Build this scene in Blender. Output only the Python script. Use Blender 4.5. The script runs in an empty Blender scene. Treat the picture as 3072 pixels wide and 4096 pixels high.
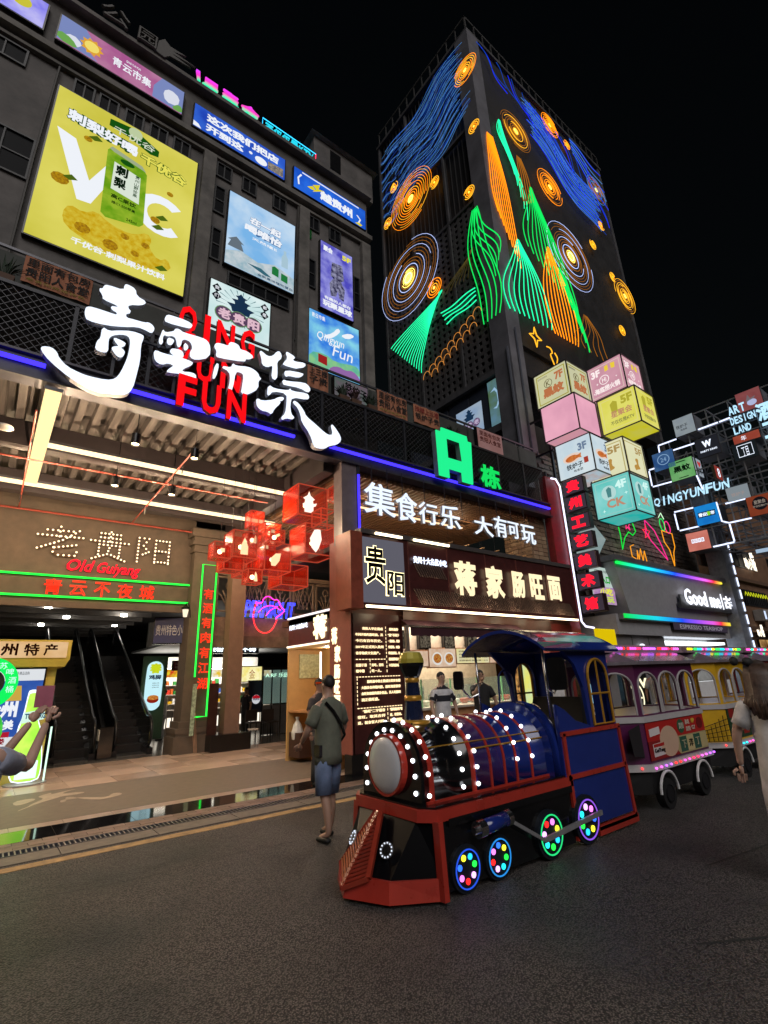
import bpy, bmesh, math, random
from mathutils import Vector, Matrix
from mathutils.geometry import tessellate_polygon
random.seed(7)
R = math.radians
scene = bpy.context.scene
COL = scene.collection
# ------------------------------------------------------------------ camera
cam_d = bpy.data.cameras.new('camera')
cam = bpy.data.objects.new('camera', cam_d); COL.objects.link(cam); scene.camera = cam
YAW, PITCH, ROLL = R(51.8156), R(18.4396), R(-2.2101)
fw = Vector((math.cos(YAW)*math.cos(PITCH), math.sin(YAW)*math.cos(PITCH), math.sin(PITCH)))
rt0 = Vector((math.sin(YAW), -math.cos(YAW), 0)); up0 = rt0.cross(fw)
rt = rt0*math.cos(ROLL) + up0*math.sin(ROLL); up = -rt0*math.sin(ROLL) + up0*math.cos(ROLL)
mw = Matrix((rt, up, -fw)).transposed().to_4x4(); mw.translation = Vector((0, 0, 1.68))
cam.matrix_world = mw
cam_d.sensor_fit = 'VERTICAL'; cam_d.sensor_height = 36; cam_d.lens = 17.5187
cam_d.clip_start = 0.05; cam_d.clip_end = 500
# ------------------------------------------------------------------ world: night sky
SUN_EL, SUN_AZ = 40, -112
w = bpy.data.worlds.new('World'); scene.world = w; w.use_nodes = True
nt = w.node_tree; bg = nt.nodes['Background']
sky = nt.nodes.new('ShaderNodeTexSky'); sky.sky_type = 'NISHITA'; sky.sun_disc = False
sky.sun_elevation = R(1.0); sky.sun_rotation = R(90 - SUN_AZ); sky.altitude = 1000
nt.links.new(sky.outputs[0], bg.inputs[0]); bg.inputs[1].default_value = 0.004
# soft warm sun lamp added as fill, standing in for street lighting behind the camera
sl = bpy.data.lights.new('street_fill_sun', 'SUN'); sl.energy = 1.3; sl.angle = R(40); sl.color = (1.0, 0.95, 0.92)
so = bpy.data.objects.new('street_fill_sun', sl); COL.objects.link(so)
d = -Vector((math.cos(R(SUN_AZ))*math.cos(R(SUN_EL)), math.sin(R(SUN_AZ))*math.cos(R(SUN_EL)), math.sin(R(SUN_EL))))
so.rotation_euler = d.to_track_quat('-Z', 'Y').to_euler()
scene.view_settings.view_transform = 'Standard'; scene.view_settings.look = 'None'
scene.view_settings.exposure = 0.0; scene.view_settings.gamma = 1.0
scene.cycles.use_denoising = True
scene.cycles.max_bounces = 7; scene.cycles.diffuse_bounces = 3; scene.cycles.glossy_bounces = 4
scene.cycles.transparent_max_bounces = 10; scene.cycles.sample_clamp_indirect = 4.0
# ------------------------------------------------------------------ materials
def srgb(h):
    if isinstance(h, str):
        c = [int(h[i:i+2], 16)/255 for i in (0, 2, 4)]
        return tuple(x/12.92 if x <= .04045 else ((x+.055)/1.055)**2.4 for x in c)
    return h
_M = {}
def M(col, rough=.6, metal=0., noise=.25, scale=6., bump=0., coat=0., spec=.5, stretch=None):
    col = srgb(col); key = (col, rough, metal, noise, scale, bump, coat, spec, stretch)
    if key in _M: return _M[key]
    m = bpy.data.materials.new('surface'); m.use_nodes = True; n = m.node_tree; b = n.nodes['Principled BSDF']
    b.inputs['Roughness'].default_value = rough; b.inputs['Metallic'].default_value = metal
    b.inputs['Specular IOR Level'].default_value = spec
    b.inputs['Coat Weight'].default_value = coat; b.inputs['Coat Roughness'].default_value = .08
    if noise:
        tc = n.nodes.new('ShaderNodeTexCoord'); mp = n.nodes.new('ShaderNodeMapping')
        gm = n.nodes.new('ShaderNodeNewGeometry')
        n.links.new(gm.outputs['Position'], mp.inputs[0])
        if stretch: mp.inputs['Scale'].default_value = stretch
        t = n.nodes.new('ShaderNodeTexNoise'); t.inputs['Scale'].default_value = scale; t.inputs['Detail'].default_value = 6
        t.inputs['Roughness'].default_value = .65
        n.links.new(mp.outputs[0], t.inputs['Vector'])
        cr = n.nodes.new('ShaderNodeValToRGB')
        cr.color_ramp.elements[0].position = .3; cr.color_ramp.elements[1].position = .72
        cr.color_ramp.elements[0].color = tuple(c*(1-noise) for c in col)+(1,)
        cr.color_ramp.elements[1].color = tuple(min(1, c*(1+noise*.8)) for c in col)+(1,)
        n.links.new(t.outputs[0], cr.inputs[0]); n.links.new(cr.outputs[0], b.inputs['Base Color'])
        mr = n.nodes.new('ShaderNodeMapRange'); mr.inputs['To Min'].default_value = max(.02, rough*(1-noise*.6)); mr.inputs['To Max'].default_value = min(1, rough*(1+noise*.6))
        n.links.new(t.outputs[0], mr.inputs[0]); n.links.new(mr.outputs[0], b.inputs['Roughness'])
        if bump:
            bm = n.nodes.new('ShaderNodeBump'); bm.inputs['Strength'].default_value = bump; bm.inputs['Distance'].default_value = .03
            n.links.new(t.outputs[0], bm.inputs['Height']); n.links.new(bm.outputs[0], b.inputs['Normal'])
    else: b.inputs['Base Color'].default_value = tuple(col)+(1,)
    _M[key] = m; return m
_E = {}
def E(col, s=1., col2=None, scale=3., sample=True):
    """gives off light: a lamp, a neon tube, a back-lit print"""
    col = srgb(col); c2 = srgb(col2) if col2 else None; key = (col, s, c2, scale, sample)
    if key in _E: return _E[key]
    m = bpy.data.materials.new('lit'); m.use_nodes = True; n = m.node_tree; n.nodes.clear()
    o = n.nodes.new('ShaderNodeOutputMaterial'); e = n.nodes.new('ShaderNodeEmission')
    e.inputs[0].default_value = tuple(col)+(1,); e.inputs[1].default_value = s
    if c2:
        g = n.nodes.new('ShaderNodeNewGeometry'); t = n.nodes.new('ShaderNodeTexNoise'); t.inputs['Scale'].default_value = scale; t.inputs['Detail'].default_value = 4
        n.links.new(g.outputs['Position'], t.inputs['Vector'])
        cr = n.nodes.new('ShaderNodeValToRGB'); cr.color_ramp.elements[0].position = .35; cr.color_ramp.elements[1].position = .65
        cr.color_ramp.elements[0].color = tuple(col)+(1,); cr.color_ramp.elements[1].color = tuple(c2)+(1,)
        n.links.new(t.outputs[0], cr.inputs[0]); n.links.new(cr.outputs[0], e.inputs[0])
    n.links.new(e.outputs[0], o.inputs[0])
    try: m.cycles.emission_sampling = 'AUTO' if sample else 'NONE'
    except Exception: pass
    _E[key] = m; return m
def ramp_lit(axis, a, b, stops, s):
    """LED strip whose colour runs along one axis (a..b metres)"""
    m = bpy.data.materials.new('colour_led'); m.use_nodes = True; n = m.node_tree; n.nodes.clear()
    o = n.nodes.new('ShaderNodeOutputMaterial'); e = n.nodes.new('ShaderNodeEmission'); e.inputs[1].default_value = s
    g = n.nodes.new('ShaderNodeNewGeometry'); sx = n.nodes.new('ShaderNodeSeparateXYZ'); mr = n.nodes.new('ShaderNodeMapRange')
    mr.inputs['From Min'].default_value = a; mr.inputs['From Max'].default_value = b
    cr = n.nodes.new('ShaderNodeValToRGB')
    while len(cr.color_ramp.elements) < len(stops): cr.color_ramp.elements.new(.5)
    for i, (p, c) in enumerate(stops):
        cr.color_ramp.elements[i].position = p; cr.color_ramp.elements[i].color = srgb(c)+(1,)
    n.links.new(g.outputs['Position'], sx.inputs[0]); n.links.new(sx.outputs['XYZ'.index(axis)], mr.inputs[0])
    n.links.new(mr.outputs[0], cr.inputs[0]); n.links.new(cr.outputs[0], e.inputs[0]); n.links.new(e.outputs[0], o.inputs[0])
    return m
def glassy(col, alpha=.35, emit=0., rough=.1):
    m = bpy.data.materials.new('tinted_film'); m.use_nodes = True; n = m.node_tree; b = n.nodes['Principled BSDF']
    c = srgb(col); b.inputs['Base Color'].default_value = tuple(c)+(1,); b.inputs['Alpha'].default_value = alpha
    b.inputs['Roughness'].default_value = rough
    if emit: b.inputs['Emission Color'].default_value = tuple(c)+(1,); b.inputs['Emission Strength'].default_value = emit
    return m
# ------------------------------------------------------------------ frames: flat coordinate systems on real planes
class Fr:
    def __init__(s, O, U, V, N): s.O, s.U, s.V, s.N = Vector(O), Vector(U), Vector(V), Vector(N)
    def p(s, u, v, w=0.): return s.O + s.U*u + s.V*v + s.N*w
def FY(c): return Fr((0, c, 0), (1, 0, 0), (0, 0, 1), (0, -1, 0))      # wall facing the street, u = x, v = z
def FX(c): return Fr((c, 0, 0), (0, 1, 0), (0, 0, 1), (-1, 0, 0))      # wall facing down the street, u = y
def FZ(c): return Fr((0, 0, c), (1, 0, 0), (0, 1, 0), (0, 0, 1))       # floor, u = x, v = y
ORG = {}
def org(o): return ORG.get(o.name, Vector((0, 0, 0))) if o else Vector((0, 0, 0))
def tag(o, label=None, cat=None, group=None, kind=None):
    if label: o['label'] = label
    if cat: o['category'] = cat
    if group: o['group'] = group
    if kind: o['kind'] = kind
    return o
def thing(name, label, cat, loc=(0, 0, 0), group=None):
    o = bpy.data.objects.new(name, None); COL.objects.link(o); o.location = loc; o.empty_display_size = .1
    ORG[o.name] = Vector(loc); return tag(o, label, cat, group)
class B:
    def __init__(s): s.v = []; s.f = []
    def add(s, vs, fs):
        k = len(s.v); s.v += [Vector(x) for x in vs]; s.f += [tuple(i+k for i in f) for f in fs]; return s
    def box(s, x0, x1, y0, y1, z0, z1):
        return s.add([(x0,y0,z0),(x1,y0,z0),(x1,y1,z0),(x0,y1,z0),(x0,y0,z1),(x1,y0,z1),(x1,y1,z1),(x0,y1,z1)],
            [(0,3,2,1),(4,5,6,7),(0,1,5,4),(1,2,6,5),(2,3,7,6),(3,0,4,7)])
    def hexa(s, b4, t4): return s.add(list(b4)+list(t4), [(0,3,2,1),(4,5,6,7),(0,1,5,4),(1,2,6,5),(2,3,7,6),(3,0,4,7)])
    def fbox(s, f, u0, u1, v0, v1, w0, w1):
        return s.hexa([f.p(u0,v0,w0),f.p(u1,v0,w0),f.p(u1,v0,w1),f.p(u0,v0,w1)], [f.p(u0,v1,w0),f.p(u1,v1,w0),f.p(u1,v1,w1),f.p(u0,v1,w1)])
    def bar(s, a, b, t, t2=None):
        a, b = Vector(a), Vector(b); d = (b-a).normalized(); h = Vector((0,0,1)) if abs(d.z) < .95 else Vector((1,0,0))
        x = d.cross(h).normalized(); y = x.cross(d); t2 = t2 or t
        q = [x*t/2*i+y*t2/2*j for i, j in ((-1,-1),(1,-1),(1,1),(-1,1))]
        return s.hexa([a+k for k in q], [b+k for k in q])
    def cyl(s, a, b, r0, r1=None, n=12, caps=True):
        a, b = Vector(a), Vector(b); r1 = r0 if r1 is None else r1
        d = (b-a).normalized(); h = Vector((0,0,1)) if abs(d.z) < .95 else Vector((1,0,0))
        x = d.cross(h).normalized(); y = x.cross(d); k = []
        for c, r in ((a, r0), (b, r1)):
            k += [c+x*r*math.cos(2*math.pi*i/n)+y*r*math.sin(2*math.pi*i/n) for i in range(n)]
        fs = [(i, (i+1) % n, n+(i+1) % n, n+i) for i in range(n)]
        if caps: fs += [tuple(range(n))[::-1], tuple(range(n, 2*n))]
        return s.add(k, fs)
    def tube(s, pts, r, n=5, closed=False):
        pts = [Vector(p) for p in pts]; N = len(pts)
        if N < 2: return s
        k = []; prev = None
        for i, p in enumerate(pts):
            a = pts[(i-1) % N] if (i or closed) else p; b = pts[(i+1) % N] if (i < N-1 or closed) else p
            d = (b-a)
            if d.length < 1e-6: d = Vector((1,0,0))
            d.normalize()
            if prev is None:
                h = Vector((0,0,1)) if abs(d.z) < .9 else Vector((1,0,0)); x = d.cross(h).normalized()
            else:
                x = (prev - d*prev.dot(d)); x = x.normalized() if x.length > 1e-5 else d.orthogonal().normalized()
            prev = x; y = x.cross(d)
            k += [p+x*r*math.cos(2*math.pi*j/n)+y*r*math.sin(2*math.pi*j/n) for j in range(n)]
        fs = []
        for i in range(N if closed else N-1):
            a, b = i*n, ((i+1) % N)*n
            fs += [(a+j, a+(j+1) % n, b+(j+1) % n, b+j) for j in range(n)]
        if not closed: fs += [tuple(range(n))[::-1], tuple(range((N-1)*n, N*n))]
        return s.add(k, fs)
    def ball(s, c, r, n=8, m=5, sq=(1, 1, 1)):
        c = Vector(c); k = [c+Vector((0,0,-r*sq[2]))]
        for i in range(1, m):
            t = -math.pi/2+math.pi*i/m
            k += [c+Vector((r*sq[0]*math.cos(t)*math.cos(2*math.pi*j/n), r*sq[1]*math.cos(t)*math.sin(2*math.pi*j/n), r*sq[2]*math.sin(t))) for j in range(n)]
        k.append(c+Vector((0,0,r*sq[2])))
        fs = [(0, 1+(j+1) % n, 1+j) for j in range(n)]
        for i in range(m-2):
            a = 1+i*n; fs += [(a+j, a+(j+1) % n, a+n+(j+1) % n, a+n+j) for j in range(n)]
        a = 1+(m-2)*n; fs += [(a+j, a+(j+1) % n, len(k)-1) for j in range(n)]
        return s.add(k, fs)
    def lathe(s, c, prof, n=16):
        c = Vector(c); k = []
        for r, z in prof: k += [c+Vector((r*math.cos(2*math.pi*j/n), r*math.sin(2*math.pi*j/n), z)) for j in range(n)]
        fs = [(i*n+j, i*n+(j+1) % n, (i+1)*n+(j+1) % n, (i+1)*n+j) for i in range(len(prof)-1) for j in range(n)]
        fs += [tuple(range(n))[::-1], tuple(range((len(prof)-1)*n, len(prof)*n))]
        return s.add(k, fs)
    def prism(s, f, poly, w0=0., w1=.01, holes=(), back=False):
        loops = [[Vector((a, b, 0)) for a, b in poly]]+[[Vector((a, b, 0)) for a, b in h] for h in holes]
        flat = [p for l in loops for p in l]; n = len(flat)
        tris = tessellate_polygon(loops)
        vs = [f.p(p.x, p.y, w1) for p in flat]+[f.p(p.x, p.y, w0) for p in flat]
        fs = [tuple(t) for t in tris]
        if back: fs += [tuple(i+n for i in t)[::-1] for t in tris]
        k = 0
        for l in loops:
            m = len(l); fs += [(k+i, k+(i+1) % m, n+k+(i+1) % m, n+k+i) for i in range(m)]; k += m
        return s.add(vs, fs)
    def disc(s, f, u, v, r, w0=0, w1=.01, n=16, ru=None):
        return s.prism(f, [(u+(ru or r)*math.cos(2*math.pi*i/n), v+r*math.sin(2*math.pi*i/n)) for i in range(n)], w0, w1)
    def ring(s, f, u, v, r0, r1, w0=0, w1=.01, n=20):
        c = lambda r: [(u+r*math.cos(2*math.pi*i/n), v+r*math.sin(2*math.pi*i/n)) for i in range(n)]
        return s.prism(f, c(r1), w0, w1, [c(r0)])
    def build(s, name, mat, parent=None, smooth=False, **kw):
        o = Vector(org(parent)); me = bpy.data.meshes.new(name)
        me.from_pydata([tuple(v-o) for v in s.v], [], s.f); me.materials.append(mat)
        if smooth: me.polygons.foreach_set('use_smooth', [True]*len(me.polygons))
        me.update()
        ob = bpy.data.objects.new(name, me); COL.objects.link(ob)
        if parent:
            ob.parent = parent; ORG[ob.name] = o
        if kw: tag(ob, **kw)
        return ob
def inst(name, me, loc, parent, rot=None):
    ob = bpy.data.objects.new(name, me); COL.objects.link(ob); ob.location = Vector(loc)-org(parent)
    if rot: ob.rotation_euler = rot
    if parent: ob.parent = parent
    return ob
def unit(b, mat, name='piece'):
    me = bpy.data.meshes.new(name); me.from_pydata([tuple(v) for v in b.v], [], b.f); me.materials.append(mat); me.update(); return me
def chaikin(pts, it=1, closed=True):
    for _ in range(it):
        out = []; n = len(pts)
        for i in range(n if closed else n-1):
            a, b = pts[i], pts[(i+1) % n]
            out += [(a[0]*.75+b[0]*.25, a[1]*.75+b[1]*.25), (a[0]*.25+b[0]*.75, a[1]*.25+b[1]*.75)]
        if not closed: out = [pts[0]]+out+[pts[-1]]
        pts = out
    return pts
def pairs(l): return [(l[i], l[i+1]) for i in range(0, len(l), 2)]
# ------------------------------------------------------------------ lettering
_G = {}
def glyphs(s, bold=0., res=2, outline=0.):
    k = (s, bold, res, outline)
    if k in _G: return _G[k]
    def ev(line):
        c = bpy.data.curves.new('t', 'FONT'); c.body = s; c.resolution_u = res
        if line: c.fill_mode = 'NONE'; c.bevel_depth = line; c.bevel_resolution = 0
        else: c.extrude = .5; c.fill_mode = 'BOTH'
        o = bpy.data.objects.new('t', c)
        me = o.to_mesh()
        a = [tuple(v.co) for v in me.vertices]; b_ = [tuple(p.vertices) for p in me.polygons]
        o.to_mesh_clear(); bpy.data.objects.remove(o); bpy.data.curves.remove(c); return a, b_
    if outline: vs, fs = ev(outline)
    else:
        vs, fs = ev(0)
        if bold:                      # heavier weight: a stroke added round every contour
            v2, f2 = ev(bold); n_ = len(vs); vs += [(x, y, z/bold*.52) for x, y, z in v2]; fs += [tuple(i+n_ for i in f) for f in f2]
    if not vs: vs = [(0,0,0),(1,0,0),(1,1,0)]; fs = [(0,1,2)]
    x0, x1 = min(v[0] for v in vs), max(v[0] for v in vs); y0, y1 = min(v[1] for v in vs), max(v[1] for v in vs)
    dx, dy = max(x1-x0, 1e-4), max(y1-y0, 1e-4)
    vs = [((v[0]-x0)/dx, (v[1]-y0)/dy, v[2]+.5 if not outline else v[2]) for v in vs]
    _G[k] = (vs, fs); return _G[k]
def put(b, f, s, u0, u1, v0, v1, w=0., th=.01, bold=0., shear=0., outline=0., vfun=None, res=2):
    vs, fs = glyphs(s, bold, res, outline); q = []
    for x, y, z in vs:
        u = u0+(u1-u0)*x+shear*(y-.5)*(v1-v0); v = v0+(v1-v0)*y
        if vfun: v += vfun(x)
        q.append(f.p(u, v, w+(th*z if not outline else z*abs(v1-v0))))
    return b.add(q, fs)
def text(f, s, u0, u1, v0, v1, mat, parent=None, name='lettering', **k):
    return put(B(), f, s, u0, u1, v0, v1, **k).build(name, mat, parent)
def chars(f, s, boxes, mat, parent=None, name='letter', **k):
    return [text(f, c, *bx, mat, parent, name, **k) for c, bx in zip(s, boxes)]
def thin(c, a, b):
    return (a, b) if c != 'I' else ((a+b)/2-(b-a)*.13, (a+b)/2+(b-a)*.13)
def row(n, u0, u1, v0, v1, gap=.12):
    st = (u1-u0)/(n-gap); g = st*(1-gap)
    return [(u0+i*st, u0+i*st+g, v0, v1) for i in range(n)]
def col(n, u0, u1, v0, v1, gap=.15):
    st = (v1-v0)/(n-gap); g = st*(1-gap)
    return [(u0, u1, v1-i*st-g, v1-i*st) for i in range(n)]
# ------------------------------------------------------------------ shared finishes
concrete = M((.14,.13,.125), .85, noise=.6, scale=1.1, bump=.6)
concrete2 = M((.17,.16,.148), .85, noise=.5, scale=2.2, bump=.4)
dark = M((.012,.012,.013), .5)
steel = M((.035,.036,.045), .45, .3)
gsteel = M((.10,.10,.115), .4, .4)
brown = M((.16,.10,.075), .5, noise=.2)
black = M((.006,.006,.007), .25)
wood = M((.22,.11,.05), .55, noise=.4, scale=5, stretch=(1,8,8))
white = M((.75,.75,.76), .5, noise=.08)
chrome = M((.6,.6,.62), .22, 1., noise=.1)
redp = M((.20,.03,.025), .45, noise=.3)
maroon = M((.055,.012,.012), .4, noise=.35)
dglass = M((.005,.006,.008), .5, spec=.08, noise=.0)
WHITE_L = E((.82,.90,1.), 2.2); WARM = E((1.,.78,.44), 2.0); 
# ================================================================== ground
def ground_mat():
    m = bpy.data.materials.new('asphalt'); m.use_nodes = True; n = m.node_tree; b = n.nodes['Principled BSDF']
    g = n.nodes.new('ShaderNodeNewGeometry')
    v = n.nodes.new('ShaderNodeTexVoronoi'); v.inputs['Scale'].default_value = 85
    t = n.nodes.new('ShaderNodeTexNoise'); t.inputs['Scale'].default_value = .8; t.inputs['Detail'].default_value = 7
    t2 = n.nodes.new('ShaderNodeTexNoise'); t2.inputs['Scale'].default_value = 45; t2.inputs['Detail'].default_value = 4
    for q in (v, t, t2): n.links.new(g.outputs['Position'], q.inputs['Vector'])
    cr = n.nodes.new('ShaderNodeValToRGB'); e = cr.color_ramp.elements
    e[0].position = .08; e[0].color = (.30, .27, .26, 1); e[1].position = .62; e[1].color = (.022, .021, .021, 1)
    n.links.new(v.outputs['Distance'], cr.inputs[0])
    mx = n.nodes.new('ShaderNodeMix'); mx.data_type = 'RGBA'; mx.blend_type = 'MULTIPLY'; mx.inputs[0].default_value = .85
    c2 = n.nodes.new('ShaderNodeValToRGB'); c2.color_ramp.elements[0].position = .3; c2.color_ramp.elements[0].color = (.6, .6, .6, 1)
    c2.color_ramp.elements[1].position = .7; c2.color_ramp.elements[1].color = (1.25, 1.2, 1.15, 1)
    n.links.new(t.outputs[0], c2.inputs[0]); n.links.new(cr.outputs[0], mx.inputs[6]); n.links.new(c2.outputs[0], mx.inputs[7])
    n.links.new(mx.outputs[2], b.inputs['Base Color'])
    mr = n.nodes.new('ShaderNodeMapRange'); mr.inputs['From Min'].default_value = .35; mr.inputs['From Max'].default_value = .65
    mr.inputs['To Min'].default_value = .28; mr.inputs['To Max'].default_value = .62
    n.links.new(t.outputs[0], mr.inputs[0]); n.links.new(mr.outputs[0], b.inputs['Roughness'])
    ad = n.nodes.new('ShaderNodeMath'); ad.operation = 'SUBTRACT'; n.links.new(t2.outputs[0], ad.inputs[0]); n.links.new(v.outputs['Distance'], ad.inputs[1])
    bm = n.nodes.new('ShaderNodeBump'); bm.inputs['Strength'].default_value = 1.; bm.inputs['Distance'].default_value = .02
    n.links.new(ad.outputs[0], bm.inputs['Height']); n.links.new(bm.outputs[0], b.inputs['Normal'])
    return m
def S(name, b, mat, **k): return b.build(name, mat, kind='structure', **k)
S('asphalt_road', B().box(-60, 120, -60, 7.12, -.3, 0), ground_mat())
S('road_edge_line', B().box(-20, 60, 6.88, 7.04, -.1, .004), M((.42,.27,.12), .7, noise=.5, scale=7))
tile = M((.42,.31,.25), .32, noise=.2, scale=3); tile2 = M((.17,.135,.105), .55, noise=.25, scale=8)
KB = B(); x = -4.
S('kerb_bed', B().box(-20, 60, 7.12, 7.46, -.3, -.004), M((.08,.07,.06), .8))
kerb = bpy.data.objects['kerb_bed']
me = unit(B().box(.006, .994, .0, .33, -.1, .008), M((.17,.145,.12), .6, noise=.35, scale=9, bump=.2))
for i in range(-3, 16): inst('kerb_stone', me, (i, 7.125, 0), kerb)
drain = thing('drain_grate', 'long dark slotted metal drain grate along the kerb', 'drain', (0, 7.6, 0))
B().box(-4, 14, 7.47, 7.66, -.08, -.05).build('channel', black, drain)
fr = B().box(-4, 14, 7.462, 7.478, -.05, .012).box(-4, 14, 7.652, 7.668, -.05, .012).build('frame', gsteel, drain)
me = unit(B().box(-.008, .008, 0, .174, -.03, .010), M((.22,.21,.2), .45, .6))
for i in range(118): inst('bar', me, (.3+i*.052, 7.478, 0), drain)
S('pavement_bed', B().box(-20, 60, 7.67, 30, -.3, -.004), M((.10,.085,.07), .8))
pb = bpy.data.objects['pavement_bed']
# small setts beside the drain, glossy black granite strip, pale strip, brown mat strip, pink granite slabs
sett = M((.20,.135,.105), .5, noise=.3, scale=5)
me = [unit(B().box(.004, .296, .004, .126, -.1, .004), sett), unit(B().box(.004, .296, .004, .126, -.1, .006), M((.25,.17,.135), .5, noise=.3, scale=5))]
for j in range(3):
    for i in range(-2, 22): inst('paving_brick', me[(i*3+j) % 2], (i*.3+(j % 2)*.15, 7.67+j*.13, 0), pb)
gl = M((.012,.012,.014), .06, noise=.5, scale=2.5, spec=.8)
me = unit(B().box(.003, .897, .003, .617, -.1, .006), gl)
for i in range(-1, 11): inst('black_granite_slab', me, (.15+i*.9, 8.06, 0), pb)
me = unit(B().box(.003, .597, .003, .257, -.1, .006), tile)
for i in range(-2, 18): inst('granite_slab', me, (i*.6, 8.68, 0), pb)
B().box(-6, 6.1, 8.95, 11.55, -.1, .006).build('brown_paving_strip', tile2, pb)
me = [unit(B().box(.003, .797, .003, .797, -.1, .006), M((.40+q*.03,.29+q*.02,.225+q*.015), .24+.06*q, noise=.15, scale=4)) for q in range(3)]
for i in range(-3, 17):
    for j in range(4): inst('granite_slab', me[(i*7+j*5) % 3], (i*.8, 11.56+j*.8, 0), pb)
for i in range(8, 20):
    for j in range(4): inst('granite_slab', me[(i*7+j*5) % 3], (i*.8-.3, 8.36+j*.8, 0), pb)
S('hall_floor', B().box(-6, 30, 14.78, 32, -.2, .01), M((.10,.095,.09), .18, noise=.3, scale=1.5))
tar = M((.012,.012,.013), .45, noise=.3)
def seam(name, P, w_=.012):
    b = B()
    for (a, c), (d_, e_) in zip(P, P[1:]):
        L = math.hypot(d_-a, e_-c); nx, ny = -(e_-c)/L*w_, (d_-a)/L*w_
        b.add([(a-nx,c-ny,.003),(d_-nx,e_-ny,.003),(d_+nx,e_+ny,.003),(a+nx,c+ny,.003)], [(0,1,2,3)])
    b.build(name, tar, bpy.data.objects['asphalt_road'])
seam('tar_seam', [(3.9,1.9),(4.35,1.62),(4.9,1.38),(5.6,1.1),(6.4,.95)]); seam('tar_seam', [(.6,5.9),(1.5,5.75),(2.3,5.8),(3.1,5.72)], .006); seam('tar_seam', [(5.4,2.4),(6.6,2.2),(8.2,2.3),(10,2.1)], .01); seam('crack', [(1.2,3.2),(1.5,3.0),(1.62,2.7),(1.95,2.5),(2.1,2.1)], .004)
TR = {}
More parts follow.
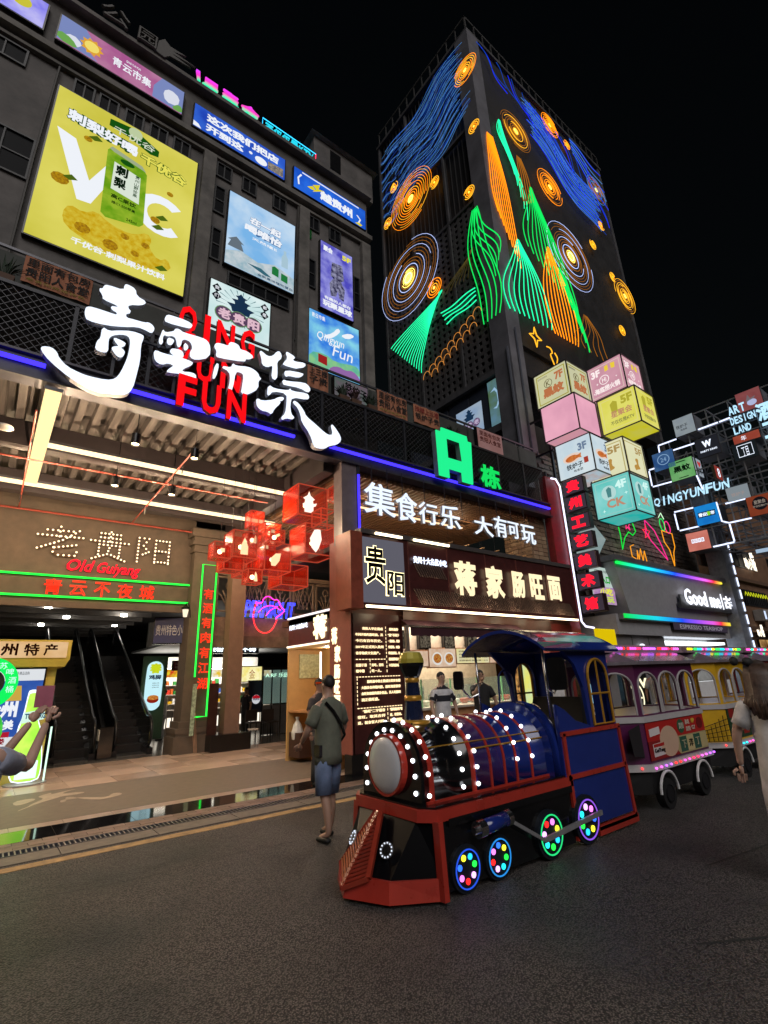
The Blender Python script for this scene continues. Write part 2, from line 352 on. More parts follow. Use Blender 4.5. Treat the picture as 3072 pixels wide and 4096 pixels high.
TR = {'qing':[[0.503,8.209,0.557,8.226,0.568,8.299,0.615,8.341,0.877,8.359,0.871,8.491,0.932,8.511,1.055,8.478,1.083,8.344,1.261,8.299,1.187,8.207,0.994,8.128,0.973,8.033,1.044,7.972,0.957,7.906,0.976,7.82,1.081,7.835,1.271,7.853,1.333,7.889,1.411,7.857,1.446,7.789,1.408,7.7,1.294,7.731,1.165,7.732,0.962,7.637,0.696,7.549,0.419,7.52,0.376,7.6,0.361,7.707,0.386,7.764,0.465,7.792,0.768,7.802,0.828,7.808,0.828,7.878,0.757,7.89,0.716,7.941,0.826,7.971,0.828,8.02,0.584,8.038,0.579,8.107],[0.646,7.48,0.753,7.438,0.889,7.511,1.091,7.592,1.272,7.591,1.292,7.541,1.26,7.364,1.283,7.075,1.253,6.704,1.232,6.5,1.162,6.356,0.984,6.294,0.699,6.236,0.357,6.358,0.029,6.567,-0.111,6.724,-0.09,6.774,0.023,6.802,0.106,6.743,0.142,6.654,0.271,6.541,0.445,6.495,0.572,6.481,0.827,6.502,0.951,6.57,1.017,6.725,1.084,7.039,1.097,7.225,1.094,7.407,1.049,7.491,0.946,7.475,0.817,7.399,0.768,7.309,0.773,7.177,0.789,7.05,0.714,7.008,0.597,7.025,0.603,7.17,0.65,7.257],[0.831,7.349,0.98,7.334,1.04,7.292,0.952,7.198,1.032,7.153,1.028,7.072,0.983,7.015,0.921,7.028,0.843,7.118,0.833,7.158,0.942,7.216,0.873,7.288]],'yun':[[1.588,8.1,1.618,8.197,1.725,8.216,1.987,8.227,2.084,8.183,2.068,8.124,2.019,8.094,1.623,8.042],[1.582,7.863,1.623,7.797,1.783,7.906,1.779,7.954,1.846,7.984,1.94,7.94,2.279,7.978,2.387,7.949,2.449,7.848,2.451,7.61,2.215,7.464,2.102,7.479,2.092,7.597,2.134,7.701,2.084,7.816,1.98,7.833,1.925,7.772,1.917,7.633,1.86,7.609,1.825,7.777,1.762,7.81,1.67,7.757,1.62,7.771,1.591,7.673,1.612,7.562,1.557,7.534,1.539,7.626,1.558,7.719],[1.673,7.722,1.781,7.721,1.794,7.678,1.753,7.595,1.685,7.594],[1.968,7.741,2.042,7.699,2.049,7.628,1.983,7.576],[1.744,7.487,1.789,7.53,1.925,7.551,1.979,7.501,1.978,7.404,1.84,7.395,1.759,7.433],[1.482,7.318,1.498,7.372,1.632,7.357,1.88,7.388,2.15,7.389,2.155,7.33,1.997,7.184,1.984,7.108,2.139,7.156,2.231,7.143,2.245,7.052,2.173,6.997,2.004,6.998,2.006,7.081,1.75,7.018,1.729,7.044,1.849,7.197,1.741,7.213,1.635,7.129,1.519,7.17]],'shi':[[2.526,7.892,2.544,7.975,2.662,8.008,2.802,8.01,2.809,8.111,2.918,8.137,3.007,8.108,3.031,8.03,3.177,8.047,3.324,7.974,3.244,7.897,3.163,7.875,3.151,7.797,2.61,7.681,2.571,7.718,2.583,7.819],[2.576,7.53,2.643,7.525,2.598,7.207,2.534,7.183],[2.668,7.504,2.893,7.55,2.9,7.66,2.968,7.622,3.215,7.698,3.355,7.676,3.438,7.62,3.461,7.552,3.512,7.527,3.445,7.458,3.453,7.277,3.303,7.128,3.191,7.053,3.113,7.082,3.126,7.202,3.148,7.488,3.088,7.529,2.975,7.507,2.934,7.092,2.902,7.014,2.847,7.009,2.885,7.283,2.856,7.461]],'ji':[[3.448,8.16,3.477,8.184,3.621,8.107,3.735,8.165,3.825,8.319,3.9,8.338,3.948,8.206,3.834,8.067,3.851,7.868,3.849,7.63,3.733,7.643,3.751,7.897,3.743,7.951,3.631,7.861,3.517,7.884,3.501,8.024],[4.036,8.395,4.085,8.399,4.265,8.347,4.189,8.257,4.257,8.232,4.495,8.297,4.508,8.206,4.338,8.116,4.293,8.086,3.985,8.058,3.994,8.12,4.089,8.263],[4.032,7.938,4.453,8.019,4.454,7.96,4.343,7.876,4.122,7.846,4.068,7.796,4.024,7.832],[3.979,7.69,4.082,7.683,4.479,7.794,4.583,7.762,4.641,7.678,4.596,7.593,4.392,7.647,4.042,7.589,3.999,7.595],[3.668,7.453,3.794,7.399,4.131,7.474,4.151,7.538,4.185,7.482,4.551,7.554,4.609,7.493,4.587,7.417,4.21,7.356,4.161,7.15,4.188,6.939,4.271,6.878,4.233,6.834,4.095,6.824,4.003,6.748,3.98,6.809,4.071,6.924,4.096,7.173,4.09,7.404,3.775,7.348,3.698,7.212,3.656,7.23],[3.434,7.057,3.544,7.03,3.783,7.133,3.894,7.236,4.008,7.275,4.021,7.213,3.917,7.156,3.95,7.113,3.811,6.927,3.765,6.801,3.682,6.842,3.553,6.822,3.451,6.894,3.438,6.973],[4.245,7.278,4.355,7.248,4.49,7.102,4.537,6.994,4.764,6.875,5.018,6.726,5.136,6.714,5.219,6.783,5.172,6.952,5.184,7.001,5.28,6.915,5.4,6.767,5.411,6.656,5.325,6.553,5.111,6.462,5.018,6.371,4.835,6.334,4.745,6.364,4.653,6.621,4.45,6.846,4.426,6.993,4.357,7.148,4.246,7.223]],'gui_':[[5.968,4.214,6.025,4.31,6.097,4.304,6.111,4.187,6.258,4.219,6.235,4.112,6.14,4.027,6.193,3.989,6.172,3.913,5.886,3.869,5.731,3.853,5.731,3.887,5.854,3.952,5.853,4.141,5.914,4.163,5.964,4.081],[5.952,3.933,6.19,3.93,6.148,3.779,6.075,3.729,6.302,3.59,6.28,3.516,6.156,3.549,6.001,3.636,5.892,3.522,5.806,3.52,5.826,3.606,5.934,3.73,5.99,3.836]],'yangb':[[6.439,3.778,6.514,3.779,6.565,3.686,6.657,3.65,6.793,3.691,6.778,3.453,6.735,3.376,6.546,3.354,6.434,3.312,6.362,3.321,6.359,3.421,6.426,3.513,6.357,3.595,6.35,3.681]],'floor':[[0.793,10.14,0.74,9.986,1.034,10.447,1.288,10.667,1.407,10.801,1.58,10.746,1.757,10.832,1.701,10.968,1.394,11.022,1.569,11.265,1.686,11.286,1.577,11.332,1.259,11.103,1.315,11.326,1.14,11.165,1.077,11.031,1.163,10.805,0.936,10.435,0.91,10.29],[1.353,10.467,1.309,10.207,1.417,10.272,1.425,10.647,1.526,10.602,1.597,10.327,1.793,9.985,1.916,9.977,2.092,10.044,2.212,10.182,2.167,10.345,2.071,10.339,1.975,10.107,1.828,10.203,1.612,10.441],[0.734,10.894,0.973,11.013,1.064,10.848,0.845,10.533,0.734,10.536]]}
for i, p in enumerate(TR['floor']):
    B().prism(FZ(0), chaikin(pairs(p)), .006, .0075).build('painted_stroke', M((.42,.33,.25), .5), pb)
# ================================================================== left mall building
mall = thing('mall_building', 'dark concrete mall block with ledges, small windows and lit posters', 'building', (3, 10, 0))
B().box(-9, 7.62, 10.02, 22, 9.3, 16.9).build('wall', concrete, mall)
B().box(-9, 7.62, 10.02, 22, 7.0, 9.3).build('lower_wall', concrete2, mall)
for z, h, o in ((15.05, .16, .22), (14.86, .08, .10), (9.35, .12, .12)): B().box(-9, 7.66, 10.02-o, 10.02, z, z+h).build('ledge', concrete2, mall)
for z in (16.86,): B().box(-9, 7.7, 9.8, 22.05, z, z+.12).build('coping', concrete, mall)
for x in (-4.6, -2.35, 2.34, 5.1, 7.3): B().box(x, x+.32, 9.86, 10.02, 7.0, 14.86).build('pier', concrete2, mall)
win_m = M((.03,.032,.035), .5); 
def window(x0, x1, z0, z1, nx=2, nz=1, Y=10.02, parent=mall, lit=None):
    f = FY(Y); b = B().fbox(f, x0, x1, z0, z0+.04, -.02, .05).fbox(f, x0, x1, z1-.04, z1, -.02, .05)
    b.fbox(f, x0, x0+.04, z0+.04, z1-.04, -.02, .05).fbox(f, x1-.04, x1, z0+.04, z1-.04, -.02, .05)
    for i in range(1, nx): q = x0+(x1-x0)*i/nx; b.fbox(f, q-.015, q+.015, z0+.04, z1-.04, -.02, .04)
    for i in range(1, nz): q = z0+(z1-z0)*i/nz; b.fbox(f, x0+.04, x1-.04, q-.015, q+.015, -.02, .035)
    o = b.build('window', win_m, parent)
    B().fbox(f, x0+.04, x1-.04, z0+.04, z1-.04, .001, .012).build('pane', lit or dglass, o)
for i, x in enumerate((-.55, -.05, .5, 1.05, 1.6, 2.7, 3.4, 4.3, 5.4, 6.15)): window(x, x+.42, 14.32, 14.82, 2, 1)
for x in (-3.2, -2.2): window(x, x+.8, 14.3, 14.8, 2)
window(-1.95, -.92, 11.4, 12.5, 2, 2); window(-4.1, -2.5, 11.4, 12.5, 3, 2); window(2.72, 2.98, 11.6, 12.6, 1, 2)
window(2.7, 3.0, 13.1, 14.0, 1, 2); window(5.05, 5.7, 12.2, 13.2, 2, 2); window(5.05, 5.45, 10.2, 11.7, 1, 2)
window(3.2, 4.9, 11.05, 11.45, 5, 1); window(7.0, 7.25, 12.2, 13.4, 1, 2)
for x, z, c in ((5.35, 14.05, '1d5a2a'), (5.9, 13.75, '154a22')): B().fbox(FY(10.0), x, x+.2, z-.1, z+.2, 0, .02).build('green_pane', E(c, .35), mall)
for x in (-.9, 2.55, 5.02): B().tube([(x, 9.93, 9.5), (x, 9.93, 12), (x+.05, 9.93, 14.8)], .025).build('downpipe', M((.06,.055,.05), .6), mall)
bt = B().box(5.6, 7.9, 10.0, 12.6, 16.98, 18.3); bt.build('stair_tower', concrete, mall)
B().hexa([(5.45,9.85,18.3),(8.05,9.85,18.3),(8.05,12.8,18.3),(5.45,12.8,18.3)], [(6.6,10.9,20.0),(6.9,10.9,20.0),(6.9,11.7,20.0),(6.6,11.7,20.0)]).build('stair_tower_roof', concrete2, mall)
B().box(6.2, 6.6, 9.98, 10.0, 17.3, 18.1).build('opening', black, mall)
# rooftop letters, unlit
ro = thing('rooftop_letters', 'unlit grey rooftop characters with a leaf emblem on the mall roof', 'sign', (.4, 9.8, 17))
lm = M((.09,.085,.08), .6)
text(FY(9.8), '众', -1.45, -.85, 17.3, 17.95, lm, ro, 'letter', th=.08, bold=.02); text(FY(9.8), '公', -.38, .28, 17.0, 17.52, lm, ro, 'letter', th=.08, bold=.02)
text(FY(9.8), '园', .45, .9, 16.98, 17.45, lm, ro, 'letter', th=.08, bold=.02)
B().prism(FY(9.8), [(.9,16.98),(1.1,16.95),(1.22,17.12),(1.75,17.2),(1.25,17.25),(1.85,17.34),(1.28,17.36),(1.6,17.5),(1.2,17.47),(1.05,17.6),(.92,17.4)], 0, .05).build('leaf', lm, ro)
B().bar((-2, 9.85, 16.98), (1.8, 9.85, 16.98), .05).build('rail', steel, ro)

# ------------------------------------------------------------------ light boxes on the mall
def lightbox(name, label, cat, f, u0, u1, v0, v1, face, depth=.12, rim=.03, fm=None, group=None, back=0.):
    c = f.p((u0+u1)/2, v0, back)
    t = thing(name, label, cat, c, group)
    B().fbox(f, u0-rim, u1+rim, v0-rim, v1+rim, back, back+depth-.015).build('casing', fm or black, t)
    B().fbox(f, u0, u1, v0, v1, back+depth-.015, back+depth).build('face', face, t)
    class X: pass
    h = X(); h.t = t; h.f = Fr(f.p(u0, v0, back+depth), f.U*(u1-u0), f.V*(v1-v0), f.N)
    return h
def pr(h, name, polys, m, w=.004, sm=0):
    for p in polys: o = B().prism(h.f, chaikin(p, sm) if sm else p, 0, w).build(name, m, h.t)
    return o
def tx(h, s, u0, u1, v0, v1, m, name='lettering', w=.004, th=.006, **k): return text(h.f, s, u0, u1, v0, v1, m, h.t, name, w=w, th=th, **k)
def circ(u, v, a, b, n=16, p=0): return [(u+a*math.cos(2*math.pi*i/n+p), v+b*math.sin(2*math.pi*i/n+p)) for i in range(n)]
def star(u, v, a, b, k=5, p=1.57, r=.4): return [(u+a*(1 if i % 2 == 0 else r)*math.cos(math.pi*i/k+p), v+b*(1 if i % 2 == 0 else r)*math.sin(math.pi*i/k+p)) for i in range(2*k)]
F9 = FY(10.02)
W = E('f4f8ff', .95, sample=False); DG = E('1f6b1a', .55, sample=False); YE = E('e8e020', .85, sample=False)
# big yellow drink poster
h = lightbox('drink_poster', 'huge yellow lit poster with a green drink can and the letters VC', 'poster', F9, -.77, 2.21, 10.09, 14.25, E('e6de66', .92, 'd2ca48', .6))
def tilt(u, v, a, c=(.5, .5)):
    q = math.radians(a); du, dv = (u-c[0])*.716, v-c[1]; return (c[0]+(du*math.cos(q)-dv*math.sin(q))/.716, c[1]+du*math.sin(q)+dv*math.cos(q))
pr(h, 'letter', [[(.04,.72),(.16,.70),(.285,.47),(.40,.68),(.47,.66),(.32,.33),(.235,.32)]], W)
cc = [(.78+.19*math.cos(t), .47+.135*math.sin(t)) for t in [R(a) for a in range(45, 320, 18)]]; ci = [(.78+.105*math.cos(t), .47+.08*math.sin(t)) for t in [R(a) for a in range(318, 40, -18)]]
pr(h, 'letter', [cc+ci], W)
pr(h, 'brand_shield', [[(.34,.965),(.50,.985),(.70,.92),(.70,.875),(.64,.865),(.48,.905),(.34,.915)]], DG)
pr(h, 'emblem', [circ(.52,.955,.05,.04)], E('cfe0b0', .8, sample=False), .006)
tx(h, '千优谷', .37, .67, .885, .935, E('e6f0d8', .8, sample=False), w=.007, bold=.01)
tx(h, '刺梨好喝', .08, .56, .805, .885, W, w=.008, bold=.045, vfun=lambda x: -.02*x); tx(h, '刺梨好喝', .075, .565, .80, .89, E('2c6a30', .45, sample=False), w=.003, bold=.09, vfun=lambda x: -.02*x)
tx(h, '千优谷', .58, .93, .775, .85, E('f0e860', .9, sample=False), w=.008, bold=.045, vfun=lambda x: -.02*x); tx(h, '千优谷', .575, .935, .77, .855, DG, w=.003, bold=.09, vfun=lambda x: -.02*x)
can = [(.36,.74),(.38,.765),(.60,.735),(.64,.70),(.665,.35),(.64,.325),(.42,.29),(.385,.31)]
pr(h, 'can', [can], E('7fc21e', .6, 'b7df3a', 4, sample=False), .006); pr(h, 'can_top', [[(.37,.755),(.385,.775),(.60,.745),(.63,.715),(.60,.72),(.40,.745)]], E('b9c8a0', .7, sample=False), .009)
pr(h, 'can_label', [[(.415,.68),(.60,.655),(.615,.47),(.42,.49)]], E('e9f4e4', .85, sample=False), .009)
tx(h, '刺', .43, .515, .60, .67, E('1c3a20', .3, sample=False), w=.011, bold=.05); tx(h, '梨', .43, .515, .515, .585, E('1c3a20', .3, sample=False), w=.011, bold=.05)
for j, c in enumerate('贵州山野珍果'): tx(h, c, .565, .595, .635-.026*j, .657-.026*j, E('2c6a30', .4, sample=False), w=.011)
tx(h, '高C果饮', .43, .60, .43, .46, E('1d4a10', .35, sample=False), w=.011, bold=.03); tx(h, '维C1:500苹果', .44, .60, .395, .415, E('1d4a10', .35, sample=False), w=.011, bold=.02); tx(h, '245ml', .55, .62, .325, .343, E('1d4a10', .35, sample=False), w=.011)
pr(h, 'can_mark', [circ(.50,.71,.05,.018)], DG, .011)
spl = [(.17,.20),(.20,.27),(.29,.255),(.36,.30),(.44,.265),(.53,.25),(.62,.26),(.70,.31),(.74,.27),(.72,.22),(.80,.16),(.86,.20),(.90,.13),(.78,.09),(.55,.06),(.35,.09),(.20,.13)]
pr(h, 'juice_splash', [spl], E('e0b414', .75, 'f0d846', 9, sample=False), .005, 1)
for u, v, a in ((.12,.40,.055),(.23,.74,.028),(.74,.42,.035),(.82,.65,.025),(.56,.22,.03),(.64,.14,.03),(.30,.16,.05),(.48,.13,.05),(.70,.22,.03)):
    pr(h, 'fruit', [circ(u,v,a,a*.62,10)], E('d8a818', .7, 'a8761a', 20, sample=False), .007)
for u, v in ((.13,.425),(.23,.76),(.74,.445),(.78,.11),(.72,.37)): pr(h, 'fruit_leaf', [[(u,v),(u+.05,v+.03),(u+.09,v+.01),(u+.04,v-.01)]], E('6a8a20', .5, sample=False), .008)
tx(h, '千优谷·刺梨果汁饮料', .25, .86, .045, .085, W, w=.009, bold=.035, vfun=lambda x: -.0*x)
# pale blue drink poster
h = lightbox('pale_blue_poster', 'pale blue lit drink poster above the round pavilion poster', 'poster', F9, 3.08, 4.97, 11.60, 13.96, E('7cb8ec', .95, 'd2e6f6', .9))
tx(h, '在一起', .30, .78, .68, .79, W, w=.008, bold=.05, shear=.15); tx(h, '喝唯怡', .20, .80, .55, .66, W, w=.008, bold=.05, shear=.15)
tx(h, '在一起', .295, .785, .673, .797, E('4a86c8', .6, sample=False), w=.003, bold=.09, shear=.15); tx(h, '喝唯怡', .195, .805, .543, .667, E('4a86c8', .6, sample=False), w=.003, bold=.09, shear=.15)
tx(h, '天然植E', .35, .72, .47, .51, W, w=.005)
pr(h, 'cloud', [[(.0,.16),(.2,.24),(.45,.19),(.7,.27),(1,.2),(1,.0),(0,.0)]], E('dfeaf0', .75, 'a8cad8', 5, sample=False), .004)
pr(h, 'pavilion', [[(.02,.24),(.06,.33),(.02,.33),(.13,.40),(.24,.33),(.20,.33),(.24,.24)]], E('8a9aa8', .5, sample=False), .006)
pr(h, 'carton', [[(.66,.13),(.66,.23),(.70,.25),(.76,.23),(.76,.12)], [(.80,.1),(.80,.2),(.90,.19),(.90,.09)]], E('2e9a50', .55, sample=False), .008)
pr(h, 'boat', [[(.3,.12),(.56,.06),(.66,.07),(.5,.13)]], E('4a8aa0', .5, sample=False), .006)
pr(h, 'bottle', [[(.80,.3),(.80,.44),(.83,.49),(.83,.54),(.87,.54),(.87,.49),(.90,.44),(.90,.3)]], E('b8d8e8', .8, sample=False), .006)
tx(h, '全新果味植物蛋白', .45, .98, .015, .05, E('3a6a90', .5, sample=False), w=.006)
# purple poster (stand-in figure is a plain visor shape)
h = lightbox('purple_poster', 'narrow purple lit karaoke poster with a yellow 5F', 'poster', F9, 5.82, 6.92, 11.62, 14.0, E('5450c8', .85, 'a8a8f4', 2.5))
pr(h, 'figure', [[(.3,.52),(.34,.74),(.66,.76),(.72,.54),(.62,.50),(.74,.40),(.70,.22),(.56,.24),(.52,.34),(.46,.24),(.30,.22),(.26,.40),(.38,.5)]], E('2b2658', .5, 'c8c8f0', 9, sample=False), .005)
tx(h, '5F', .66, .95, .86, .94, E('f0e838', .95, sample=False), w=.006, bold=.05); tx(h, '聚会', .06, .36, .86, .95, W, w=.006, bold=.05)
tx(h, '有趣的人都在', .10, .92, .135, .185, W, w=.007, bold=.03); tx(h, '玩聚星球', .05, .96, .03, .125, W, w=.007, bold=.05)
# Old Guiyang pavilion poster
h = lightbox('pavilion_poster', 'white lit poster with a blue pavilion over round pink characters', 'poster', F9, 2.80, 4.33, 9.5, 10.93, E('c8e4e4', 1.0, 'e0f0f0', 1.5))
for k in range(22):
    a = math.radians(k*360/22+4); pr(h, 'ray', [[(.5+.22*math.cos(a), .62+.22*math.sin(a)), (.5+.40*math.cos(a+.02), .62+.36*math.sin(a+.02)), (.5+.40*math.cos(a-.02), .62+.36*math.sin(a-.02))]], E('6fa0a8', .6, sample=False), .003)
blu = E('27486e', .45, sample=False)
pr(h, 'pavilion', [[(.45,.88),(.49,.93),(.53,.88),(.60,.86),(.56,.83),(.56,.79),(.66,.77),(.61,.73),(.60,.68),(.73,.66),(.66,.60),(.64,.52),(.36,.52),(.34,.60),(.27,.66),(.40,.68),(.39,.73),(.34,.77),(.44,.79),(.44,.83),(.40,.86)]], blu, .005)
for u, c in ((.24,'老'),(.48,'贵'),(.72,'阳')):
    B().prism(h.f, circ(u,.40,.15,.15,18), 0, .007).build('roundel', E('7cae70', .6, sample=False), h.t); B().prism(h.f, circ(u,.40,.135,.135,18), .007, .010).build('roundel_field', E('7a5a80', .5, sample=False), h.t)
    tx(h, c, u-.10, u+.10, .30, .50, E('f0c8d8', .85, sample=False), w=.011, bold=.05)
for u, v, c in ((.10,.86,'我'),(.10,.70,'们'),(.90,.86,'都'),(.90,.70,'是')):
    pr(h, 'diamond', [[(u,v+.09),(u+.075,v),(u,v-.09),(u-.075,v)]], E('16202e', .3, sample=False), .005); tx(h, c, u-.035, u+.035, v-.035, v+.035, W, w=.006)
# sky-painting poster
h = lightbox('sky_poster', 'blue and green sky poster with white handwriting at the mall corner', 'poster', F9, 5.47, 7.10, 9.55, 11.38, E('3078e0', 1.0, '86d4e8', 1.6))
tx(h, 'Qingyun', .14, .68, .48, .66, W, w=.006, shear=.2); tx(h, 'Fun', .46, .86, .32, .52, W, w=.006, shear=.2); tx(h, '青云市集', .04, .3, .87, .95, W, w=.006)
pr(h, 'cloud', [[(.25,.60),(.45,.72),(.55,.86),(.62,.82),(.50,.68),(.36,.58)], [(.6,.74),(.8,.86),(.92,.84),(.75,.72)]], W, .004, 1)
pr(h, 'hill', [[(.35,0),(.42,.12),(.58,.17),(.7,.14),(.86,.19),(1,.1),(1,0)]], E('a878c0', .7, sample=False), .004, 1); pr(h, 'meadow', [[(0,.0),(0,.24),(.3,.3),(.5,.22),(.9,.3),(1,.25),(1,.1),(.42,.1),(.3,0)]], E('9adf9a', .75, '60c8b0', 4, sample=False), .003, 1)
pr(h, 'red_flag', [[(.17,.12),(.17,.26),(.34,.25),(.34,.1)]], E('b02828', .7, sample=False), .006)
# top banner row
h = lightbox('purple_banner', 'purple lit banner at the far left top corner of the mall', 'banner', F9, -2.9, -1.30, 15.60, 16.42, E('807af0', .95, 'c0bcf8', 2))
pr(h, 'moon', [circ(.72,.55,.12,.22)], E('d8d040', .85, sample=False))
h = lightbox('pink_banner', 'long pink and violet lit banner with a sun shape on the left', 'banner', F9, -1.03, 1.69, 15.58, 16.38, E('b8609c', .8, 'c884ac', 2))
pr(h, 'sky_patch', [[(0,0),(.0,1),(.18,1),(.26,.6),(.22,.2),(.30,0)], [(.74,0),(.74,.5),(.80,1),(1,1),(1,0)]], E('8fa0dc', .7, sample=False), .003)
pr(h, 'cloud', [[(.02,.2),(.1,.5),(.18,.3),(.14,.05),(.03,.0)], [(.82,.5),(.88,.75),(.97,.62),(.96,.2),(.85,.1)]], E('e8ecfa', .85, sample=False), .005, 1)
pr(h, 'hill', [[(0,0),(0,.35),(.1,.3),(.16,0)], [(.9,0),(.96,.3),(1,.25),(1,0)]], E('7fc060', .7, sample=False), .006, 1)
pr(h, 'sun', [star(.24,.45,.09,.34,10,0,.72)], E('e8a83a', .9, sample=False), .006); pr(h, 'sun_disc', [circ(.24,.45,.055,.2)], E('f6e070', .95, sample=False), .008)
tx(h, '青云市集', .40, .72, .30, .66, W, w=.006, bold=.02, vfun=lambda x: -.06*x); tx(h, 'QING YUN FUN', .50, .62, .70, .80, W, w=.006)
h = lightbox('blue_banner', 'blue lit banner with two rows of white characters under the rainbow neon', 'banner', F9, 1.99, 4.59, 15.48, 16.27, E('2448c0', .85, '3a70e4', 1.5))
tx(h, '这次我们把店', .12, .92, .50, .88, W, w=.006, bold=.05); tx(h, '开到这', .12, .52, .06, .42, W, w=.006, bold=.05)
pr(h, 'white_ring', [circ(.60,.3,.02,.06), circ(.72,.2,.07,.17)], W); pr(h, 'food_photo', [[(.80,.05),(.80,.4),(.98,.45),(.98,.05)]], E('c8b8a0', .6, '6a6a78', 25, sample=False)); pr(h, 'wave', [[(0,0),(0,.2),(.05,.15),(.08,0)]], W)
h = lightbox('guizhou_banner', 'blue lit banner with a yellow arrow and white wording by the roof stairs', 'banner', F9, 4.90, 7.48, 15.47, 16.26, E('1c54c8', .95, '2c70e8', 1.5))
tx(h, '越贵州', .34, .80, .12, .62, W, w=.006, bold=.06); pr(h, 'yellow_bolt', [[(.17,.38),(.24,.56),(.30,.40),(.22,.36)],[(.24,.62),(.34,.85),(.32,.58),(.40,.66),(.24,.28),(.29,.5)]], E('e8d828', .9, sample=False), .006)
pr(h, 'arc', [[(.07,.25),(.06,.55),(.10,.78),(.08,.8),(.04,.55),(.05,.22)], [(.88,.5),(.93,.35),(.9,.1),(.88,.12),(.91,.34),(.86,.48)]], W); pr(h, 'yellow_mark', [[(.84,.04),(.90,.16),(.95,.1),(.92,.0)]], E('e8d828', .9, sample=False)); pr(h, 'top_strip', [[(.1,.9),(.1,.95),(.9,.95),(.9,.9)]], W)
# roof neon
rb = ramp_lit('Z', 16.86, 17.5, [(0, '20c8ff'), (.35, '28ffb0'), (.6, 'ff40c0'), (.85, 'ff40ff'), (1, '5060ff')], 1.1)
t = thing('rainbow_neon_sign', 'rainbow coloured neon characters on the mall roof edge', 'neon sign', (2.8, 9.9, 16.95))
for c, bx in zip('星聚会', ((2.08,2.55,16.98,17.40),(2.62,3.12,17.0,17.42),(3.17,3.72,16.98,17.42))): text(FY(9.9), c, *bx, rb, t, 'letter', th=.06, bold=.025)
B().prism(FY(9.9), [(1.9,17.45),(2.0,17.45),(2.04,17.0),(1.98,17.0)], 0, .06).build('stroke', rb, t)
t = thing('framed_neon_sign', 'cyan neon characters in a thin red and blue frame on the roof edge', 'neon sign', (4.7, 9.9, 16.9))
text(FY(9.9), '不仅仅是KTV', 3.92, 5.52, 16.98, 17.26, E('28d8f0', 1.1), t, 'lettering', th=.04, bold=.0)
B().tube([FY(9.9).p(3.84,16.91), FY(9.9).p(5.61,16.91), FY(9.9).p(5.62,17.34)], .012).build('red_tube', E('ff2850', 2.5), t); B().tube([FY(9.9).p(3.84,16.91), FY(9.9).p(3.84,17.38), FY(9.9).p(5.62,17.34)], .012).build('cyan_tube', E('30c0ff', 2.5), t)
t = thing('floor_neon_sign', 'small blue neon characters ending in 5F at the roof corner', 'neon sign', (6.1, 9.9, 16.9))
text(FY(9.9), '本座5F', 5.73, 6.55, 16.86, 17.08, ramp_lit('X', 5.7, 6.5, [(0, 'e04060'), (.3, '6060ff'), (1, '30a8f0')], 1.6), t, 'lettering', th=.04, bold=.03)

# ================================================================== terrace, parapet and main beam
par = thing('terrace_parapet', 'grey concrete terrace parapet above the blue lit beam', 'wall', (6, 9.3, 8.1))
B().box(-6, 14.1, 9.24, 9.4, 8.05, 8.98).build('wall', M((.06,.066,.06), .8, noise=.5, scale=1.2), par)
for i in range(14): B().box(-3.0+i*1.24, -2.93+i*1.24, 9.22, 9.24, 8.08, 8.96).build('joint_rib', M((.035,.04,.036), .8), par)
rl = B().bar((-6, 9.3, 9.12), (14.1, 9.3, 9.12), .05)
for i in range(17): rl.bar((-5.5+i*1.24, 9.3, 8.98), (-5.5+i*1.24, 9.3, 9.12), .03)
rl.build('handrail', gsteel, par)
B().box(-6, 14.1, 8.72, 9.9, 7.95, 8.05).build('slab', concrete2, par)
og = M((.42,.17,.095), .85, noise=.2); blk = M((.012,.010,.010), .8, noise=0)
banner_defs = [(-.60,.45,8.47,9.02,'leftmost orange cloth banner with black brush characters, left of the big white sign'),(5.05,5.64,8.40,9.0,'narrow orange cloth banner right of the big white sign end'),(7.16,8.20,8.41,9.05,'orange cloth banner with black characters below the tower lattice'),(8.44,9.44,8.47,9.04,'orange cloth banner with red and black characters above the green A sign')]
for i, (x0, x1, z0, z1, lb) in enumerate(banner_defs):
    t = thing('cloth_banner', lb, 'banner', ((x0+x1)/2, 9.2, z0), 'handwritten banners on the terrace parapet')
    f = FY(9.2); b = B(); n = 10
    for k in range(n):
        a, c = x0+(x1-x0)*k/n, x0+(x1-x0)*(k+1)/n; w0, w1 = .015*math.sin(k*1.7), .015*math.sin((k+1)*1.7)
        b.add([f.p(a,z0,w0),f.p(c,z0,w1),f.p(c,z1,w1),f.p(a,z1,w0),f.p(a,z0,w0-.01),f.p(c,z0,w1-.01),f.p(c,z1,w1-.01),f.p(a,z1,w0-.01)], [(0,1,2,3),(4,7,6,5),(0,4,5,1),(2,6,7,3)])
    b.build('cloth', og, t)
    mm = M((.22,.02,.015), .8, noise=0)
    if i in (0, 2): L = [('里面有包房', .62, .95, blk), ('贵阳人食堂', .22, .58, blk)]
    elif i == 1: L = [('上三楼', .62, .95, blk), ('子贵', .22, .58, blk)]
    else: L = [('扶梯上三楼', .60, .93, mm), ('铁炉子贵', .18, .55, blk)]
    for s_, a, c, m_ in L: text(f, s_, x0+.04, x1-.04, z0+(z1-z0)*a, z0+(z1-z0)*c, m_, t, 'lettering', w=.018, th=.004, bold=.02)
    if i in (0, 2): text(f, '老贵阳民族特色', x0+.06, x1-.08, z0+.04, z0+.1, M((.25,.22,.03), .8, noise=0), t, 'lettering', w=.018, th=.003)
h = lightbox('pink_panel_banner', 'pale pink panel with faded characters right of the green A sign', 'banner', FY(9.2), 10.95, 12.10, 8.14, 8.98, E('c89a98', .38, 'b88078', 2))
